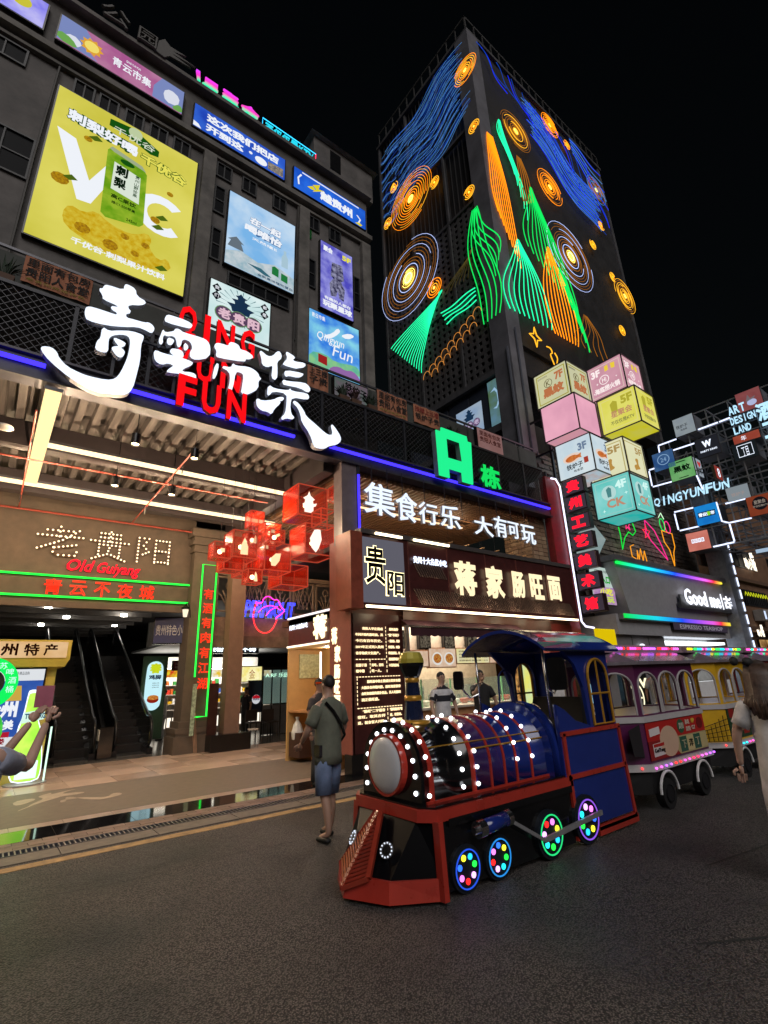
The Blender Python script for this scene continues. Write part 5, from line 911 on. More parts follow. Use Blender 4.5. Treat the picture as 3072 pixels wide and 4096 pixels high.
# neon line work (plain rings, waves and ribbons)
LF, RF = Fr((XL-.12,0,0),(0,1,0),(0,0,1),(-1,0,0)), FY(YF-.16)
OR, AM, YL = E('ff8a10', 1.9), E('ffb428', 1.5), E('ffe060', 3.); OD = E('b87020', .8); WHN = E('b8c8ff', 1.5)
GR, GR2, BL, BL2, BLD = E('10d858', 1.4), E('20f0a0', 1.7), E('1848b8', .8), E('5a98e0', .8), E('1a2cf0', 1.2)
nl = thing('neon_line_art', 'orange, green and blue neon rings, ribbons and waves on the tower', 'neon', (XL, YF, 16))
def rings(f, u, v, r, n, m0, m1, asp=1., w=None):
    n = int(n*1.35)
    rr = random.Random(int(u*97+v*13)); 
    for mat, ks in ((m0, [k for k in range(n) if k % 3 != 1]), (m1, [k for k in range(n) if k % 3 == 1])):
        b = B()
        for k in ks:
            q = r*(k+.6)/n; a0 = rr.uniform(0, 6.28); sp = 6.28 if k < n*.4 else rr.uniform(4.6, 6.2)
            b.tube([f.p(u+q*math.cos(a0+sp*i/26)*asp, v+q*math.sin(a0+sp*i/26), 0) for i in range(27)], w or max(.011, .024-.0014*k), 4)
        b.build('ring_set', mat, nl)
    B().disc(f, u, v, r*.13, -.01, .01, 10).build('ring_centre', YL, nl)
rings(LF, 14.9, 26.7, 1.75, 9, OR, AM); rings(LF, 15.5, 21.7, 2.35, 11, OD, WHN)
rings(LF, 15.5, 21.7, .55, 5, YL, YL)
for u, v in ((16.2,28.9),(13.05,26.0),(10.95,23.2),(10.2,26.7),(16.95,26.8)): rings(LF, u, v, .36, 3, AM, OR)
rings(LF, 13.7, 19.7, .55, 3, OR, AM); rings(LF, 10.3, 30.9, .8, 6, AM, OR)
rings(RF, 17.5, 28.6, 1.25, 8, OD, AM); rings(RF, 21.4, 32.5, .85, 6, OR, OR); rings(RF, 23.1, 32.3, .35, 3, OR, AM); rings(RF, 20.0, 26.5, 1.15, 7, OR, OD)
rings(RF, 20.8, 22.2, 2.1, 11, OD, WHN); rings(RF, 20.8, 22.2, .4, 3, YL, AM); rings(RF, 25.9, 30.6, 1.1, 6, OD, BL2)
for u, v in ((25.4,27.3),(23.7,24.8),(25.4,23.4),(25.05,19.5)): rings(RF, u, v, .34, 3, AM, OR)
rings(RF, 26.5, 22.6, 1.2, 7, AM, OD)
def wave(f, p0, p1, amp, ph, m, r=.016, k=2.2, n=22, w=0.):
    du, dv = p1[0]-p0[0], p1[1]-p0[1]; L = math.hypot(du, dv); nu, nv = -dv/L, du/L
    return [f.p(p0[0]+du*t/n+nu*amp*math.sin(k*t/n*3.14+ph), p0[1]+dv*t/n+nv*amp*math.sin(k*t/n*3.14+ph), w) for t in range(n+1)]
BLS = E('3a74b4', .75)
for mat, off in ((BL, 0), (BL2, 1), (BLD, 2)):
    b = B(); b2 = B(); rr = random.Random(off)
    for k in range(22):
        z = 33.1-k*.245-off*.09; y0 = rr.uniform(10.1, 11.2); y1 = rr.uniform(14.2, 17.3)
        if off == 2 and k % 2: continue
        b.tube(wave(LF, (y0, z), (y1, z-.9+rr.uniform(-.1,.1)), .34, k*.07, mat, k=2.6), .0095, 4)
        if k % 3 == 0: b.tube(wave(LF, (17.3, z-1.1), (15.9+rr.uniform(-.4,.4), z-1.3), .1, k*.2, mat), .012, 4)
        if off != 1 and k < 9: b2.tube(wave(RF, (14.8+k*1.2+rr.uniform(0,.6), 33.2-k*.12), (17.2+k*1.15, 31.6-k*.42-off*.2), .25, k, mat), .016, 4)
        if k < 18: b2.tube(wave(RF, (18.6+rr.uniform(0,.8), 32.5-k*.19-off*.06), (25.8-rr.uniform(0,.9), 29.9-k*.2-off*.06), .42, k*.05, mat), .011 if off < 2 else .015, 4)
        if k < 5: b2.tube(wave(RF, (23.6, 33.3-k*.3-off*.1), (27.0, 32.6-k*.75), .14, k*.3, mat), .014, 4)
    b.build('wave_lines', BLS if off == 2 else mat, nl); b2.build('wave_lines', mat, nl)
def ribbon(f, top, botL, botR, n, mat, bend=.3, r=.022, topw=.15, bulge=0.):
    b = B()
    for i in range(n):
        t = i/(n-1); x0 = top[0]+(t-.5)*topw; bx = botL[0]+(botR[0]-botL[0])*t; bz = botL[1]+(botR[1]-botL[1])*t; P = []
        for k in range(15):
            q = k/14; e = q*q*(3-2*q)
            P.append(f.p(x0+(bx-x0)*e+bend*math.sin(q*3.14*1.4+t*1.1)*q*(1-q)*2.2+bulge*math.sin(q*3.14)*(t-.5), top[1]+(bz-top[1])*q, 0))
        b.tube(P, r, 4)
    return b.build('ribbon', mat, nl)
ribbon(RF, (15.1,26.3), (14.9,21.3), (16.0,18.7), 9, OR, .25, .022, .4, .6); ribbon(RF, (16.1,28.2), (16.6,25.6), (17.2,22.3), 6, GR2, -.2, .02, .1, .7); ribbon(RF, (17.35,26.6), (17.2,23.3), (18.0,24.0), 5, OD, .2, .024, .3, .4)
ribbon(RF, (18.0,25.0), (16.9,20.5), (20.4,18.2), 11, GR, .3, .023, .1, .9); ribbon(RF, (16.1,20.4), (14.75,15.9), (17.7,16.2), 10, GR2, .35, .023, .1, 1.2); ribbon(RF, (18.65,21.5), (17.95,16.1), (19.8,16.2), 9, OR, .1, .023, .12, 1.3)
ribbon(RF, (19.4,20.6), (20.1,18.2), (20.8,16.3), 5, GR, .3, .028, .2, .5); ribbon(RF, (21.1,18.6), (19.9,16.4), (22.6,16.3), 6, OD, .7, .014, .3, .9)
ribbon(LF, (10.75,22.0), (10.15,15.75), (11.0,15.75), 5, GR, .5, .026, .3, .8); ribbon(LF, (10.75,21.9), (9.75,18.6), (10.1,17.6), 4, GR, .4, .024, .2, .5)
ribbon(LF, (13.3,19.2), (17.2,18.3), (15.0,15.6), 14, GR2, .3, .021, .2, .5); ribbon(LF, (11.2,20.0), (13.2,18.8), (11.3,18.6), 8, E('7a6a30', .45), .1, .010, .2)
b = B()
for k in range(4): b.tube(wave(LF, (11.25, 17.85-k*.22), (13.4-k*.1, 17.95-k*.26), .05, k, None), .03, 4)
b.build('band_lines', GR2, nl); b = B()
for k in range(9): u = 11.3+k*.42; b.tube([LF.p(u+.24*math.cos(a*.35), 16.5-k*.17+.32*math.sin(a*.35), 0) for a in range(10)], .014, 4)
for k in range(7): u = 11.6+k*.42; b.tube([LF.p(u+.22*math.cos(a*.35), 15.9-k*.15+.32*math.sin(a*.35), 0) for a in range(10)], .014, 4)
b.build('scallop_lines', E('e09040', 1.0), nl)
t = thing('star_neon', 'orange four pointed star neon under the green ribbons', 'neon', (16.2, 9.8, 15.1)); B().tube([RF.p(u, v, .02) for u, v in star(16.25,15.15,.42,.5,4,1.57,.35)], .028, 5, True).build('tube', AM, t)
t = thing('small_figure_neon', 'small orange neon squiggle above the yellow cube', 'neon', (17.4, 9.8, 14.6)); B().tube([RF.p(u, v, .02) for u, v in chaikin([(17.0,15.0),(17.3,15.05),(17.4,14.8),(17.15,14.7),(17.35,14.3),(17.5,13.9),(17.6,14.4),(17.75,14.7),(17.55,14.9)],2,False)], .025, 5).build('tube', AM, t)
# lower stone wall behind the shops
sw = thing('stone_wall', 'rough dark stone clad wall behind the cube light boxes', 'wall', (20, 9.6, 0))
sm_ = M((.13,.11,.10), .9, noise=.5, scale=4, bump=.8)
B().box(14.8, 27.5, 9.75, 10.3, 0, 9.4).build('backing', sm_, sw)
sm3 = [M((.16,.135,.12), .9, noise=.5, scale=6, bump=.7), M((.12,.10,.09), .9, noise=.5, scale=6, bump=.7), M((.20,.165,.14), .9, noise=.5, scale=6, bump=.7)]
ms = []
for q in range(6):
    rq = random.Random(q); ms.append(unit(B().hexa([(0,-.02-.03*rq.random(),0),(.62,-.02-.04*rq.random(),.0),(.62,.1,0),(0,.1,0)], [(0,-.03*rq.random(),.17),(.62,-.05*rq.random(),.17),(.62,.1,.17),(0,.1,.17)]), sm3[q % 3]))
rr = random.Random(11)
for j in range(23):
    for i in range(18): 
        if 14.9+i*.66 < 26.9: inst('stone', rr.choice(ms), (14.9+i*.66+(j % 2)*.3, 9.70-rr.uniform(0,.03), 5.0+j*.19), sw)
# neon drawings on the stone wall
def draw(name, label, segs, Y=9.45, r=.02):
    t = thing(name, label, 'neon', FY(Y).p(*segs[0][1][0]))
    for c, P, cl in segs: B().tube([FY(Y).p(u, v) for u, v in P], r, 5, cl).build('tube', E(c, 1.2), t)
s5 = 1.05
def sc(P): return [(u*s5, 1.68+(v-1.68)*s5) for u, v in P]
draw('green_pegasus_neon', 'green neon wing outline with a pink star on the stone wall', [('10e040', sc([(18.5,7.3),(18.6,6.6),(18.55,6.0),(18.9,6.5),(19.3,6.8),(19.6,6.7),(19.9,6.9),(19.7,7.4)]), False), ('ff3080', sc(star(19.3,7.1,.25,.25)), True)])
draw('pink_rocket_neon', 'pink neon rocket with a star on the stone wall', [('ff2a90', sc([(20.9,7.55),(21.6,7.2),(22.0,6.6),(22.3,6.0),(21.6,6.4),(21.1,6.7),(20.8,7.0)]), True), ('ff3050', sc(star(20.85,7.0,.32,.32)), True)])
draw('ice_cream_neon', 'orange neon ice cream cone with pink and green scoops', [('ffa020', sc([(22.3,7.3),(23.3,7.3),(23.3,6.7),(23.05,6.4),(22.85,5.8),(22.7,6.5),(22.35,6.8)]), True), ('ff3090', sc(circ(22.98,7.55,.25,.28,12)), True), ('20e060', sc(circ(22.5,7.6,.22,.28,12)), True), ('d0ffd0', sc([(22.3,7.9),(22.6,8.15),(22.8,7.9)]), False)])
draw('cm_script_neon', 'orange neon scribble below the green wing outline', [('ffa020', sc([(19.5,6.3),(19.2,6.2),(19.2,5.8),(19.6,5.7),(19.7,6.1),(19.75,5.75),(20.0,6.2),(20.05,5.7),(20.3,6.15),(20.35,5.65),(20.5,5.6)]), False)], r=.018)
# ================================================================== cube light boxes
def FXR(c): return Fr((c,0,0), (0,-1,0), (0,0,1), (-1,0,0))
def cube(label, X, Y0, Z0, s_, colr, printer, c2=None, under=None, st=1.05):
    t = thing('cube_light_box', label, 'light box', (X+s_/2, Y0+s_/2, Z0), 'stacked cube light boxes')
    face = E(colr, st, c2, 1.2); fm = M((.05,.04,.045), .4); e = .022
    B().box(X+.02, X+s_-.02, Y0+.02, Y0+s_-.02, Z0+.02, Z0+s_-.02).build('diffuser', face, t)
    if under: B().box(X+.03, X+s_-.03, Y0+.03, Y0+s_-.03, Z0+.008, Z0+.019).build('underside', E(under, .8, colr, 2), t)
    b = B(); c8 = [(X+a*s_, Y0+c*s_, Z0+k*s_) for k in (0, 1) for a, c in ((0,0),(1,0),(1,1),(0,1))]
    for i, j in ((0,1),(1,2),(2,3),(3,0),(4,5),(5,6),(6,7),(7,4),(0,4),(1,5),(2,6),(3,7)): b.bar(c8[i], c8[j], .035)
    b.build('edge_frame', fm, t)
    for f, nm in ((Fr((X+.02, Y0+s_-.03, Z0+.03), (0,-(s_-.06),0), (0,0,s_-.06), (-1,0,0)), 'left'), (Fr((X+.03, Y0+.02, Z0+.03), (s_-.06,0,0), (0,0,s_-.06), (0,-1,0)), 'right')):
        class H: pass
        h = H(); h.t = t; h.f = f; printer(h)
def border(h, c, a=.05, b_=.075): B().prism(h.f, [(a,a),(1-a,a),(1-a,1-a),(a,1-a)], 0, .004, [[(b_,b_),(1-b_,b_),(1-b_,1-b_),(b_,1-b_)]]).build('border', E(c, .8, sample=False), h.t)
def p7(h):
    border(h, 'b0a830'); o_ = E('cc7c50', .8, sample=False); tx(h, '7F', .62, .88, .60, .84, o_, bold=.05); tx(h, '黑蚊', .20, .86, .20, .50, o_, bold=.07)
    B().ring(h.f, .40, .62, .115, .13, 0, .006, 18).build('ball_ring', E('807040', .5, sample=False), h.t); tx(h, 'K', .34, .46, .54, .70, E('807040', .5, sample=False)); tx(h, 'QINGYUNFUN', .1, .4, .82, .88, E('a8a080', .6, sample=False))
def p3(h):
    border(h, 'f0d0c8'); w_ = E('fff0ee', 1., sample=False); tx(h, '3F', .12, .38, .66, .88, w_, bold=.05); B().ring(h.f, .46, .50, .12, .14, 0, .006, 20).build('ring', w_, h.t); tx(h, 'Hi', .40, .52, .43, .57, w_, bold=.02); tx(h, '海底捞火锅', .14, .86, .14, .32, w_, bold=.04)
    pr(h, 'beer_mug', [[(.52,.72),(.52,.88),(.62,.9),(.62,.74)], [(.70,.74),(.70,.9),(.82,.88),(.80,.72)]], E('f0d040', .95, sample=False), .006); pr(h, 'sparkle', [star(.25,.45,.04,.04,4,1.57,.3), star(.8,.45,.03,.03,4,1.57,.3), star(.12,.2,.03,.03,4,1.57,.3)], w_)
def pk(h): pass
def p5(h):
    border(h, 'f4eC90'.lower()); a = E('c8c040', .75, sample=False); tx(h, '5F', .60, .92, .66, .90, a, bold=.05); pr(h, 'microphone', [[(.32,.5),(.30,.78),(.40,.86),(.50,.8),(.48,.5)]], a); tx(h, '星聚会', .28, .86, .36, .56, E('d89878', .75, sample=False), bold=.02); tx(h, '不仅仅是KTV', .24, .88, .16, .28, E('a0a060', .6, sample=False), bold=.02)
def pf(h):
    tx(h, '3F', .62, .88, .64, .86, E('88a0c0', .6, sample=False), bold=.05); B().prism(h.f, circ(.42,.52,.27,.13,20), 0, .003).build('plate', E('f0d8c8', .9, sample=False), h.t)
    pr(h, 'fish', [chaikin([(.2,.50),(.3,.58),(.48,.6),(.6,.54),(.7,.60),(.67,.50),(.7,.44),(.58,.48),(.45,.42),(.3,.42)])], E('d86a30', .75, 'e89048', 12, sample=False), .006)
    tx(h, '铁炉子', .22, .70, .20, .36, E('202838', .3, sample=False), bold=.02, shear=.1); tx(h, '哈舍菜', .42, .68, .10, .17, E('202838', .3, sample=False)); pr(h, 'red_seal', [[(.74,.26),(.74,.42),(.86,.42),(.86,.26)]], E('c04838', .7, sample=False))
def pc(h):
    border(h, 'c8b870'); tx(h, '5F', .55, .9, .66, .86, E('c8a868', .7, sample=False), bold=.04); pr(h, 'plant_motif', [chaikin([(.4,.15),(.35,.3),(.55,.35),(.45,.5),(.65,.55),(.6,.35),(.7,.25),(.5,.2)])], E('d0a050', .75, sample=False))
def p4(h):
    border(h, 'a0e0d8'); w_ = E('d8fff8', .95, sample=False); tx(h, '4F', .60, .90, .66, .88, w_, bold=.05); B().prism(h.f, circ(.40,.62,.20,.20,20), 0, .003).build('disc', E('c0e8e4', .85, sample=False), h.t); pr(h, 'microphone', [[(.36,.50),(.34,.72),(.42,.78),(.48,.72),(.46,.5)]], E('60a8a8', .6, sample=False), .006); tx(h, 'CK', .30, .80, .20, .44, E('d09a80', .8, sample=False), bold=.04, w=.007)
    pr(h, 'sparkle', [star(.85,.5,.05,.05,4,1.57,.3), star(.2,.16,.05,.05,4,1.57,.3)], w_)
cube('cream cube light box reading 7F at the top left of the stack', 14.3, 7.65, 10.62, 1.35, 'd0cfa0', p7, 'c8c8a8', st=.95)
cube('plain pink cube light box below the 7F one', 14.3, 7.56, 9.27, 1.35, 'd89ab0', pk, 'e8a8bc', 'e0a0a8')
cube('dusty pink cube light box reading 3F with beer mugs', 15.75, 6.42, 10.75, 1.35, 'c890a0', p3, 'd8a0b0', st=.95)
cube('yellow cube light box reading 5F with a karaoke name', 15.85, 6.25, 9.42, 1.35, 'd4cf50', p5, 'dcd86a', 'd8d020')
cube('white cube light box with an orange fish and 3F', 14.85, 7.56, 7.92, 1.35, 'b8ccd8', pf, 'd0dce0', 'c8a090')
cube('cream cube light box half hidden between the fish and blue cubes', 15.8, 6.95, 7.78, 1.35, 'd8d8b0', pc, 'e0dcb8')
cube('turquoise cube light box reading 4F at the bottom of the stack', 15.75, 6.95, 6.50, 1.35, '60c0b8', p4, '88d0cc', '20c0b8')
t = thing('light_box_bracket', 'black steel frame holding the stacked cube light boxes', 'frame', (15.5, 8.9, 6.5))
for z in (7.85, 9.2, 10.6): B().bar((14.9, 9.0, z), (14.9, 9.95, z), .07).build('bracket', steel, t); B().bar((16.4, 7.4, z), (16.4, 9.95, z), .07).build('bracket', steel, t)
B().bar((14.9,9.1,6.6),(14.9,9.1,12.2),.08).build('upright', steel, t)
# ================================================================== vertical blade sign
t = thing('red_sign_frame', 'red sheet frame edged by a white light tube beside the blade sign', 'sign frame', (13.8, 8.6, 3))
rs_ = M((.22,.015,.02), .4, noise=.3)
B().box(13.5, 14.2, 8.62, 8.85, 2.6, 7.75).build('sheet', rs_, t)
B().tube([(13.75,8.56,7.7),(14.0,8.55,7.72),(14.18,8.55,7.5),(14.2,8.55,3.1),(14.3,8.5,2.95),(14.75,8.5,2.92)], .03, 6).build('white_tube', E('e8e4ff', 2.), t)
bs = thing('blade_sign', 'vertical sign of seven boxes with red lit characters beside the red frame', 'sign', (14.3, 8.2, 3.3))
zs = [7.14+.5, 7.06, 6.42, 5.80, 5.17, 4.53, 3.84]
for c, z in zip('贵州工艺美术馆', zs):
    o = B().box(14.3, 14.5, 7.78, 8.52, z-.50, z+.02).build('box', M((.03,.012,.016), .4), bs); B().box(14.285, 14.3, 7.81, 8.49, z-.47, z-.01).build('box_face', E('6a5a6a', .32), o)
    text(FX(14.28), c, 8.40, 7.92, z-.43, z-.05, E('ff1a30', 1.5), bs, 'letter', th=.03, bold=.07)
t = thing('arrow_sign', 'pale blue arrow shaped panel behind the blade sign', 'sign', (15.2, 8.3, 5.2)); B().prism(FX(15.2), [(8.9,6.0),(8.2,6.3),(7.85,5.65),(8.25,5.1),(8.9,5.3)], 0, .06, back=True).build('panel', E('a8c8c8', .5, 'c8d8d8', 2), t)
h = lightbox('entrance_sign', 'white and violet entrance board with green characters behind the blade sign', 'sign', FY(8.7), 15.2, 16.55, 3.72, 4.95, E('c8e0d8', .75, 'd8e8e0', 2))
tx(h, '入口', .45, .85, .55, .78, E('20b030', .8), bold=.05); tx(h, '停车场', .2, .8, .84, .92, E('607068', .5)); pr(h, 'violet_field', [[(0,0),(0,.46),(1,.46),(1,0)]], E('b888c8', .75, 'd8b0d0', 6)); tx(h, '小吃', .3, .9, .24, .44, E('e8e850', .95), bold=.05, w=.006); tx(h, '来玩', .3, .9, .04, .22, E('c8e050', .95), bold=.05, w=.006)
# ================================================================== tea shop with slanted canopy
gs = thing('tea_shop', 'grey tea shop front with a slanted canopy and rainbow light strips', 'shop', (20, 8.5, 0)); gg = M((.34,.33,.35), .5, noise=.12)
B().hexa([(16.9,8.35,3.42),(25.3,8.35,3.42),(25.3,9.6,3.42),(16.9,9.6,3.42)], [(16.1,8.2,5.12),(25.3,8.2,5.12),(25.3,9.6,5.12),(16.1,9.6,5.12)]).build('canopy', gg, gs)
B().box(15.9, 25.4, 8.05, 9.7, 5.13, 5.30).build('canopy_cap', M((.12,.11,.12), .5), gs); B().box(16.0, 25.4, 8.4, 9.7, 2.75, 3.40).build('lower_fascia', gg, gs)
B().box(15.0, 19.4, 8.55, 9.7, 0, 2.74).build('left_wall', M((.21,.20,.21), .5, noise=.1), gs); B().box(19.4, 25.2, 9.3, 9.6, 0, 2.74).build('rear_wall', M((.4,.4,.38), .5), gs); B().box(19.5, 25.1, 8.6, 9.2, 2.5, 2.6).build('ceiling_light', E('f0f8ff', 2.5), gs)
for k in range(3): B().box(15.9+k*1.15, 15.915+k*1.15, 8.54, 8.55, .1, 2.7).build('panel_joint', dark, gs)
rbs = [(0,'18e050'),(.25,'20d0e8'),(.48,'2050f0'),(.62,'9050f0'),(.8,'e060e0'),(.9,'f03040'),(1,'f0e040')]
t = thing('rainbow_strip', 'rainbow light strip along the top edge of the tea shop canopy', 'light strip', (20, 8.1, 5.05)); B().box(16.15, 25.0, 8.10, 8.17, 5.03, 5.11).build('strip', ramp_lit('X', 16.2, 25, rbs, 1.5), t)
t = thing('rainbow_strip', 'wider rainbow light strip under the tea shop canopy', 'light strip', (20, 8.2, 3.3))
for k in range(4): B().box(16.2, 25.1, 8.2, 8.24, 3.26+k*.035, 3.285+k*.035).build('strip', ramp_lit('X', 16.2, 25, rbs, 1.2), t)
B().box(16.15, 25.2, 8.24, 8.4, 3.22, 3.42).build('backing', M((.2,.2,.2), .4), t)
t = thing('tea_shop_letters', 'white lit shop name on a dark plate on the slanted canopy', 'sign', (23, 8.1, 3.9)); f = FY(8.08)
B().fbox(f, 20.4, 25.9, 3.78, 4.02, -.15, -.03).build('plate', M((.05,.05,.055), .4), t); B().fbox(f, 20.5, 25.9, 4.02, 4.3, -.12, -.05).build('plate', M((.08,.08,.085), .4), t)
WT = E('f0f4ff', 1.6); text(f, 'Good me', 20.75, 24.15, 3.92, 4.55, WT, t, 'lettering', bold=.03, th=.04); B().fbox(f, 24.33, 24.37, 3.9, 4.55, 0, .03).build('divider', WT, t); text(f, '古茗', 24.55, 26.0, 3.96, 4.50, WT, t, 'lettering', bold=.05, th=.04)
h = lightbox('dim_word_board', 'dim violet board with reversed wording under the rainbow strip', 'sign', FY(8.4), 19.8, 24.8, 2.98, 3.22, E('4a4050', .5)); tx(h, 'ESPRESSO TEASHOP', .1, .9, .2, .85, E('b0a8b8', .6))
t = thing('round_logo_sign', 'white lit ring emblem on the grey shop wall', 'sign', (17.6, 8.5, 2.2)); B().ring(FY(8.5), 17.55, 2.2, .2, .27, 0, .04, 24).build('ring', WT, t); B().ring(FY(8.5), 17.55, 2.2, .08, .12, 0, .04, 16).build('inner_ring', WT, t)
t = thing('yellow_sign_board', 'plain bright yellow panel above the train roof', 'panel', (14.9, 8.2, 2.1)); B().box(14.3, 15.4, 8.2, 8.26, 1.7, 2.86).build('face', E('e8c808', .9), t)
t = thing('shop_counter', 'tea shop white counter with lit back panels', 'counter', (22, 9, 0)); B().box(19.6, 25, 8.7, 9.1, 0, 1.1).build('counter', white, t)
for k in range(4): B().box(19.8+k*1.3, 20.9+k*1.3, 9.22, 9.29, 1.6, 2.3).build('menu_panel', E(('c8e0c8','e8e8d8','a8c8a0','e0e0f0')[k], .9), t)
# column with light tubes
t = thing('street_column', 'tall grey steel column edged with white light tubes', 'column', (25.8, 8.2, 0)); B().box(25.35, 26.25, 7.9, 8.6, 0, 9.6).build('shaft', M((.26,.28,.33), .45, .2, noise=.3), t)
for k in range(12): B().box(26.2, 26.27, 7.86, 7.9, .6+k*.55, 1.0+k*.55).build('light_tube', E('d8e4ff', 1.8), t)
h = lightbox('brown_panel_box', 'brown metal panel box hung beside the street column', 'panel', FY(8.9), 25.2, 27.2, 6.1, 7.4, M((.20,.11,.07), .5), fm=M((.1,.1,.1), .5))
# ================================================================== scaffold of light boxes over the street
sx = thing('street_scaffold', 'grey steel lattice frame carrying light boxes over the street', 'frame', (25, 6, 6.5)); C = .888
cells = [(i, j) for j in range(7) for i in range(7)]
gx = B(); cm_ = M((.26,.27,.31), .5, .2)
Y0s = 3.2
occ = {0:(1,5),1:(0,6),2:(0,6),3:(-1,7),4:(-1,7),5:(0,6),6:(0,5)}
for j in range(8):
    z = 6.5+j*C; a, c = occ[min(j, 6)]
    for X in (24.05, 25.0, 26.0): gx.bar((X, Y0s+a*C, z), (X, Y0s+(c)*C, z), .05)
    for i in range(a, c+1):
        gx.bar((24.05, Y0s+i*C, z), (26.0, Y0s+i*C, z), .045)
        if j < 7:
            for X in (24.05, 25.0, 26.0): gx.bar((X, Y0s+i*C, z), (X, Y0s+i*C, z+C), .045)
            if (i+j) % 2: gx.bar((25.0, Y0s+i*C, z), (26.0, Y0s+i*C, z+C), .03)
            if (i+j) % 3 == 0 and i < c: gx.bar((26.0, Y0s+i*C, z), (26.0, Y0s+(i+1)*C, z+C), .03)
gx.build('lattice', cm_, sx)
B().bar((25.8, 8.2, 8.5), (25.2, 5.0, 8.5), .15).build('bracket', cm_, sx); B().bar((25.8, 8.2, 9.5), (25.2, 4.0, 10.6), .12).build('bracket', cm_, sx)
gx = B()
for k in range(14): gx.bar((27.5+.4*k, 2.5, 6.9+.25*(k % 5)), (27.5+.4*k, 8.6, 7.0+.25*(k % 5)), .05)
for k in range(4): gx.bar((27, 3+1.5*k, 7.6), (33, 3+1.5*k, 7.9), .06)
gx.build('rear_lattice', cm_, sx)
WTU = E('d6e0ff', 1.8)
def tube_frame(label, segs):
    t = thing('white_light_tube', label, 'light tube', (24, segs[0][0], segs[0][1]), 'white tubes on the scaffold')
    for a, b_, c, d_ in segs: B().tube([(23.98, a, b_), (23.98, c, d_)], .032, 6).build('tube', WTU, t)
tube_frame('white tube outline around the blue clock box', [(8.98,11.80,8.15,11.80),(8.98,11.76,8.99,11.40),(8.38,11.32,7.45,11.30)])
tube_frame('white tubes along the top of the scaffold', [(7.18,11.87,6.38,11.87),(6.32,11.87,5.9,11.88)])
tube_frame('white tube outline left of the green box', [(9.62,10.76,8.74,10.75),(9.64,10.7,9.65,9.95),(9.62,9.89,8.76,9.86)])
tube_frame('white tube rectangle around the bright blue box', [(8.95,8.42,8.14,8.40),(8.96,8.34,8.95,7.58),(8.90,7.52,8.1,7.52),(7.22,8.38,7.2,7.5)])
tube_frame('white tube outline right of the peach box', [(7.75,6.51,6.96,6.53),(6.95,7.32,6.94,6.56)])
tube_frame('white tubes right of the bright blue box', [(6.9,8.21,6.15,8.21),(6.92,7.37,6.14,7.36),(7.18,7.5,6.95,7.37),(7.7,9.8,7.6,9.1)])
def sbox(label, y1, y0, z0, z1, face, fn=None, dx=.95, X=24.0, right=None):
    h = lightbox('scaffold_light_box', label, 'light box', FXR(X), -y1, -y0, z0, z1, face, rim=.02, fm=M((.06,.055,.06), .5), depth=.06, group='light boxes on the scaffold')
    B().box(X, X+dx, y0, y1, z0, z1).build('body', M((.18,.19,.22), .5), h.t)
    if fn: fn(h)
    return h
wl_ = E('e8f0ff', 1.3, sample=False)
h = sbox('grey white scaffold box with brush characters at the upper left', 8.12, 7.26, 11.86, 12.74, E('a8b4c0', .55, 'b8c4c8', 2)); tx(h, '铁炉子', .1, .68, .4, .6, E('202428', .3)); tx(h, '哈舍菜', .3, .62, .24, .34, E('202428', .3))
h = sbox('blue scaffold box with a 24 hour ring', 9.35, 8.42, 10.54, 11.42, E('3a6ab0', .45, '5a88c0', 2)); B().ring(h.f, .5, .55, .26, .30, 0, .004).build('ring', E('98c0e8', .7), h.t); tx(h, '24', .36, .64, .42, .66, E('98c0e8', .7))
h = sbox('green scaffold box with two dark characters', 8.73, 7.71, 9.82, 10.75, E('70c070', .65, '90d088', 2)); tx(h, '黑蚊', .16, .88, .38, .72, E('102818', .3), bold=.04); pr(h, 'dark_bar', [[(.3,.88),(.35,.93),(.7,.93),(.75,.88)], [(.3,.10),(.35,.06),(.7,.06),(.75,.10)]], E('204828', .3))
f = Fr((24.05, 7.70, 9.87), (.75,0,0), (0,0,.85), (0,-1,0)); B().prism(f, [(0,0),(1,0),(1,1),(0,1)], .0, .02).build('side_face', E('b8c4d0', .6), h.t)
tx_ = lambda s, *a, m=None: text(f, s, *a, m or E('304050', .3), h.t, w=.025)
tx_('I', .15, .25, .55, .85); tx_('GY', .15, .85, .1, .45); B().prism(f, [(.65,.52),(.42,.74),(.48,.86),(.6,.84),(.65,.78),(.7,.84),(.84,.86),(.88,.74)], .02, .03).build('heart', E('d04040', .8), h.t)
h = sbox('dark scaffold box with a large white W', 7.45, 6.53, 10.50, 11.38, E('3a3c46', .35)); tx(h, 'W', .3, .72, .48, .84, wl_, bold=.06); tx(h, 'PARTY KING', .16, .88, .24, .34, wl_, bold=.03)
h = sbox('dull red scaffold box with an egg and crown shape, topmost', 5.50, 4.62, 11.90, 12.78, E('a8585a', .5, 'b86868', 2)); pr(h, 'egg', [circ(.58,.34,.2,.16)], E('c0c8f0', .8)); pr(h, 'crown', [[(.34,.42),(.48,.78),(.56,.55),(.78,.62),(.7,.5)]], E('9a8a90', .5))
h = sbox('dark scaffold box with a white outlined road sign drawing', 6.13, 5.28, 9.86, 10.62, E('2c3438', .35)); tx(h, '丁目', .38, .66, .15, .7, wl_); B().prism(h.f, [(.2,.15),(.85,.15),(.85,.85),(.2,.85)], 0, .004, [[(.22,.18),(.83,.18),(.83,.82),(.22,.82)]]).build('outline', wl_, h.t)
h = sbox('orange red scaffold box with pale strokes under the design letters', 6.0, 5.05, 10.6, 10.95, E('b85040', .55, 'c86048', 3)); tx(h, '年', .3, .5, .2, .8, wl_)
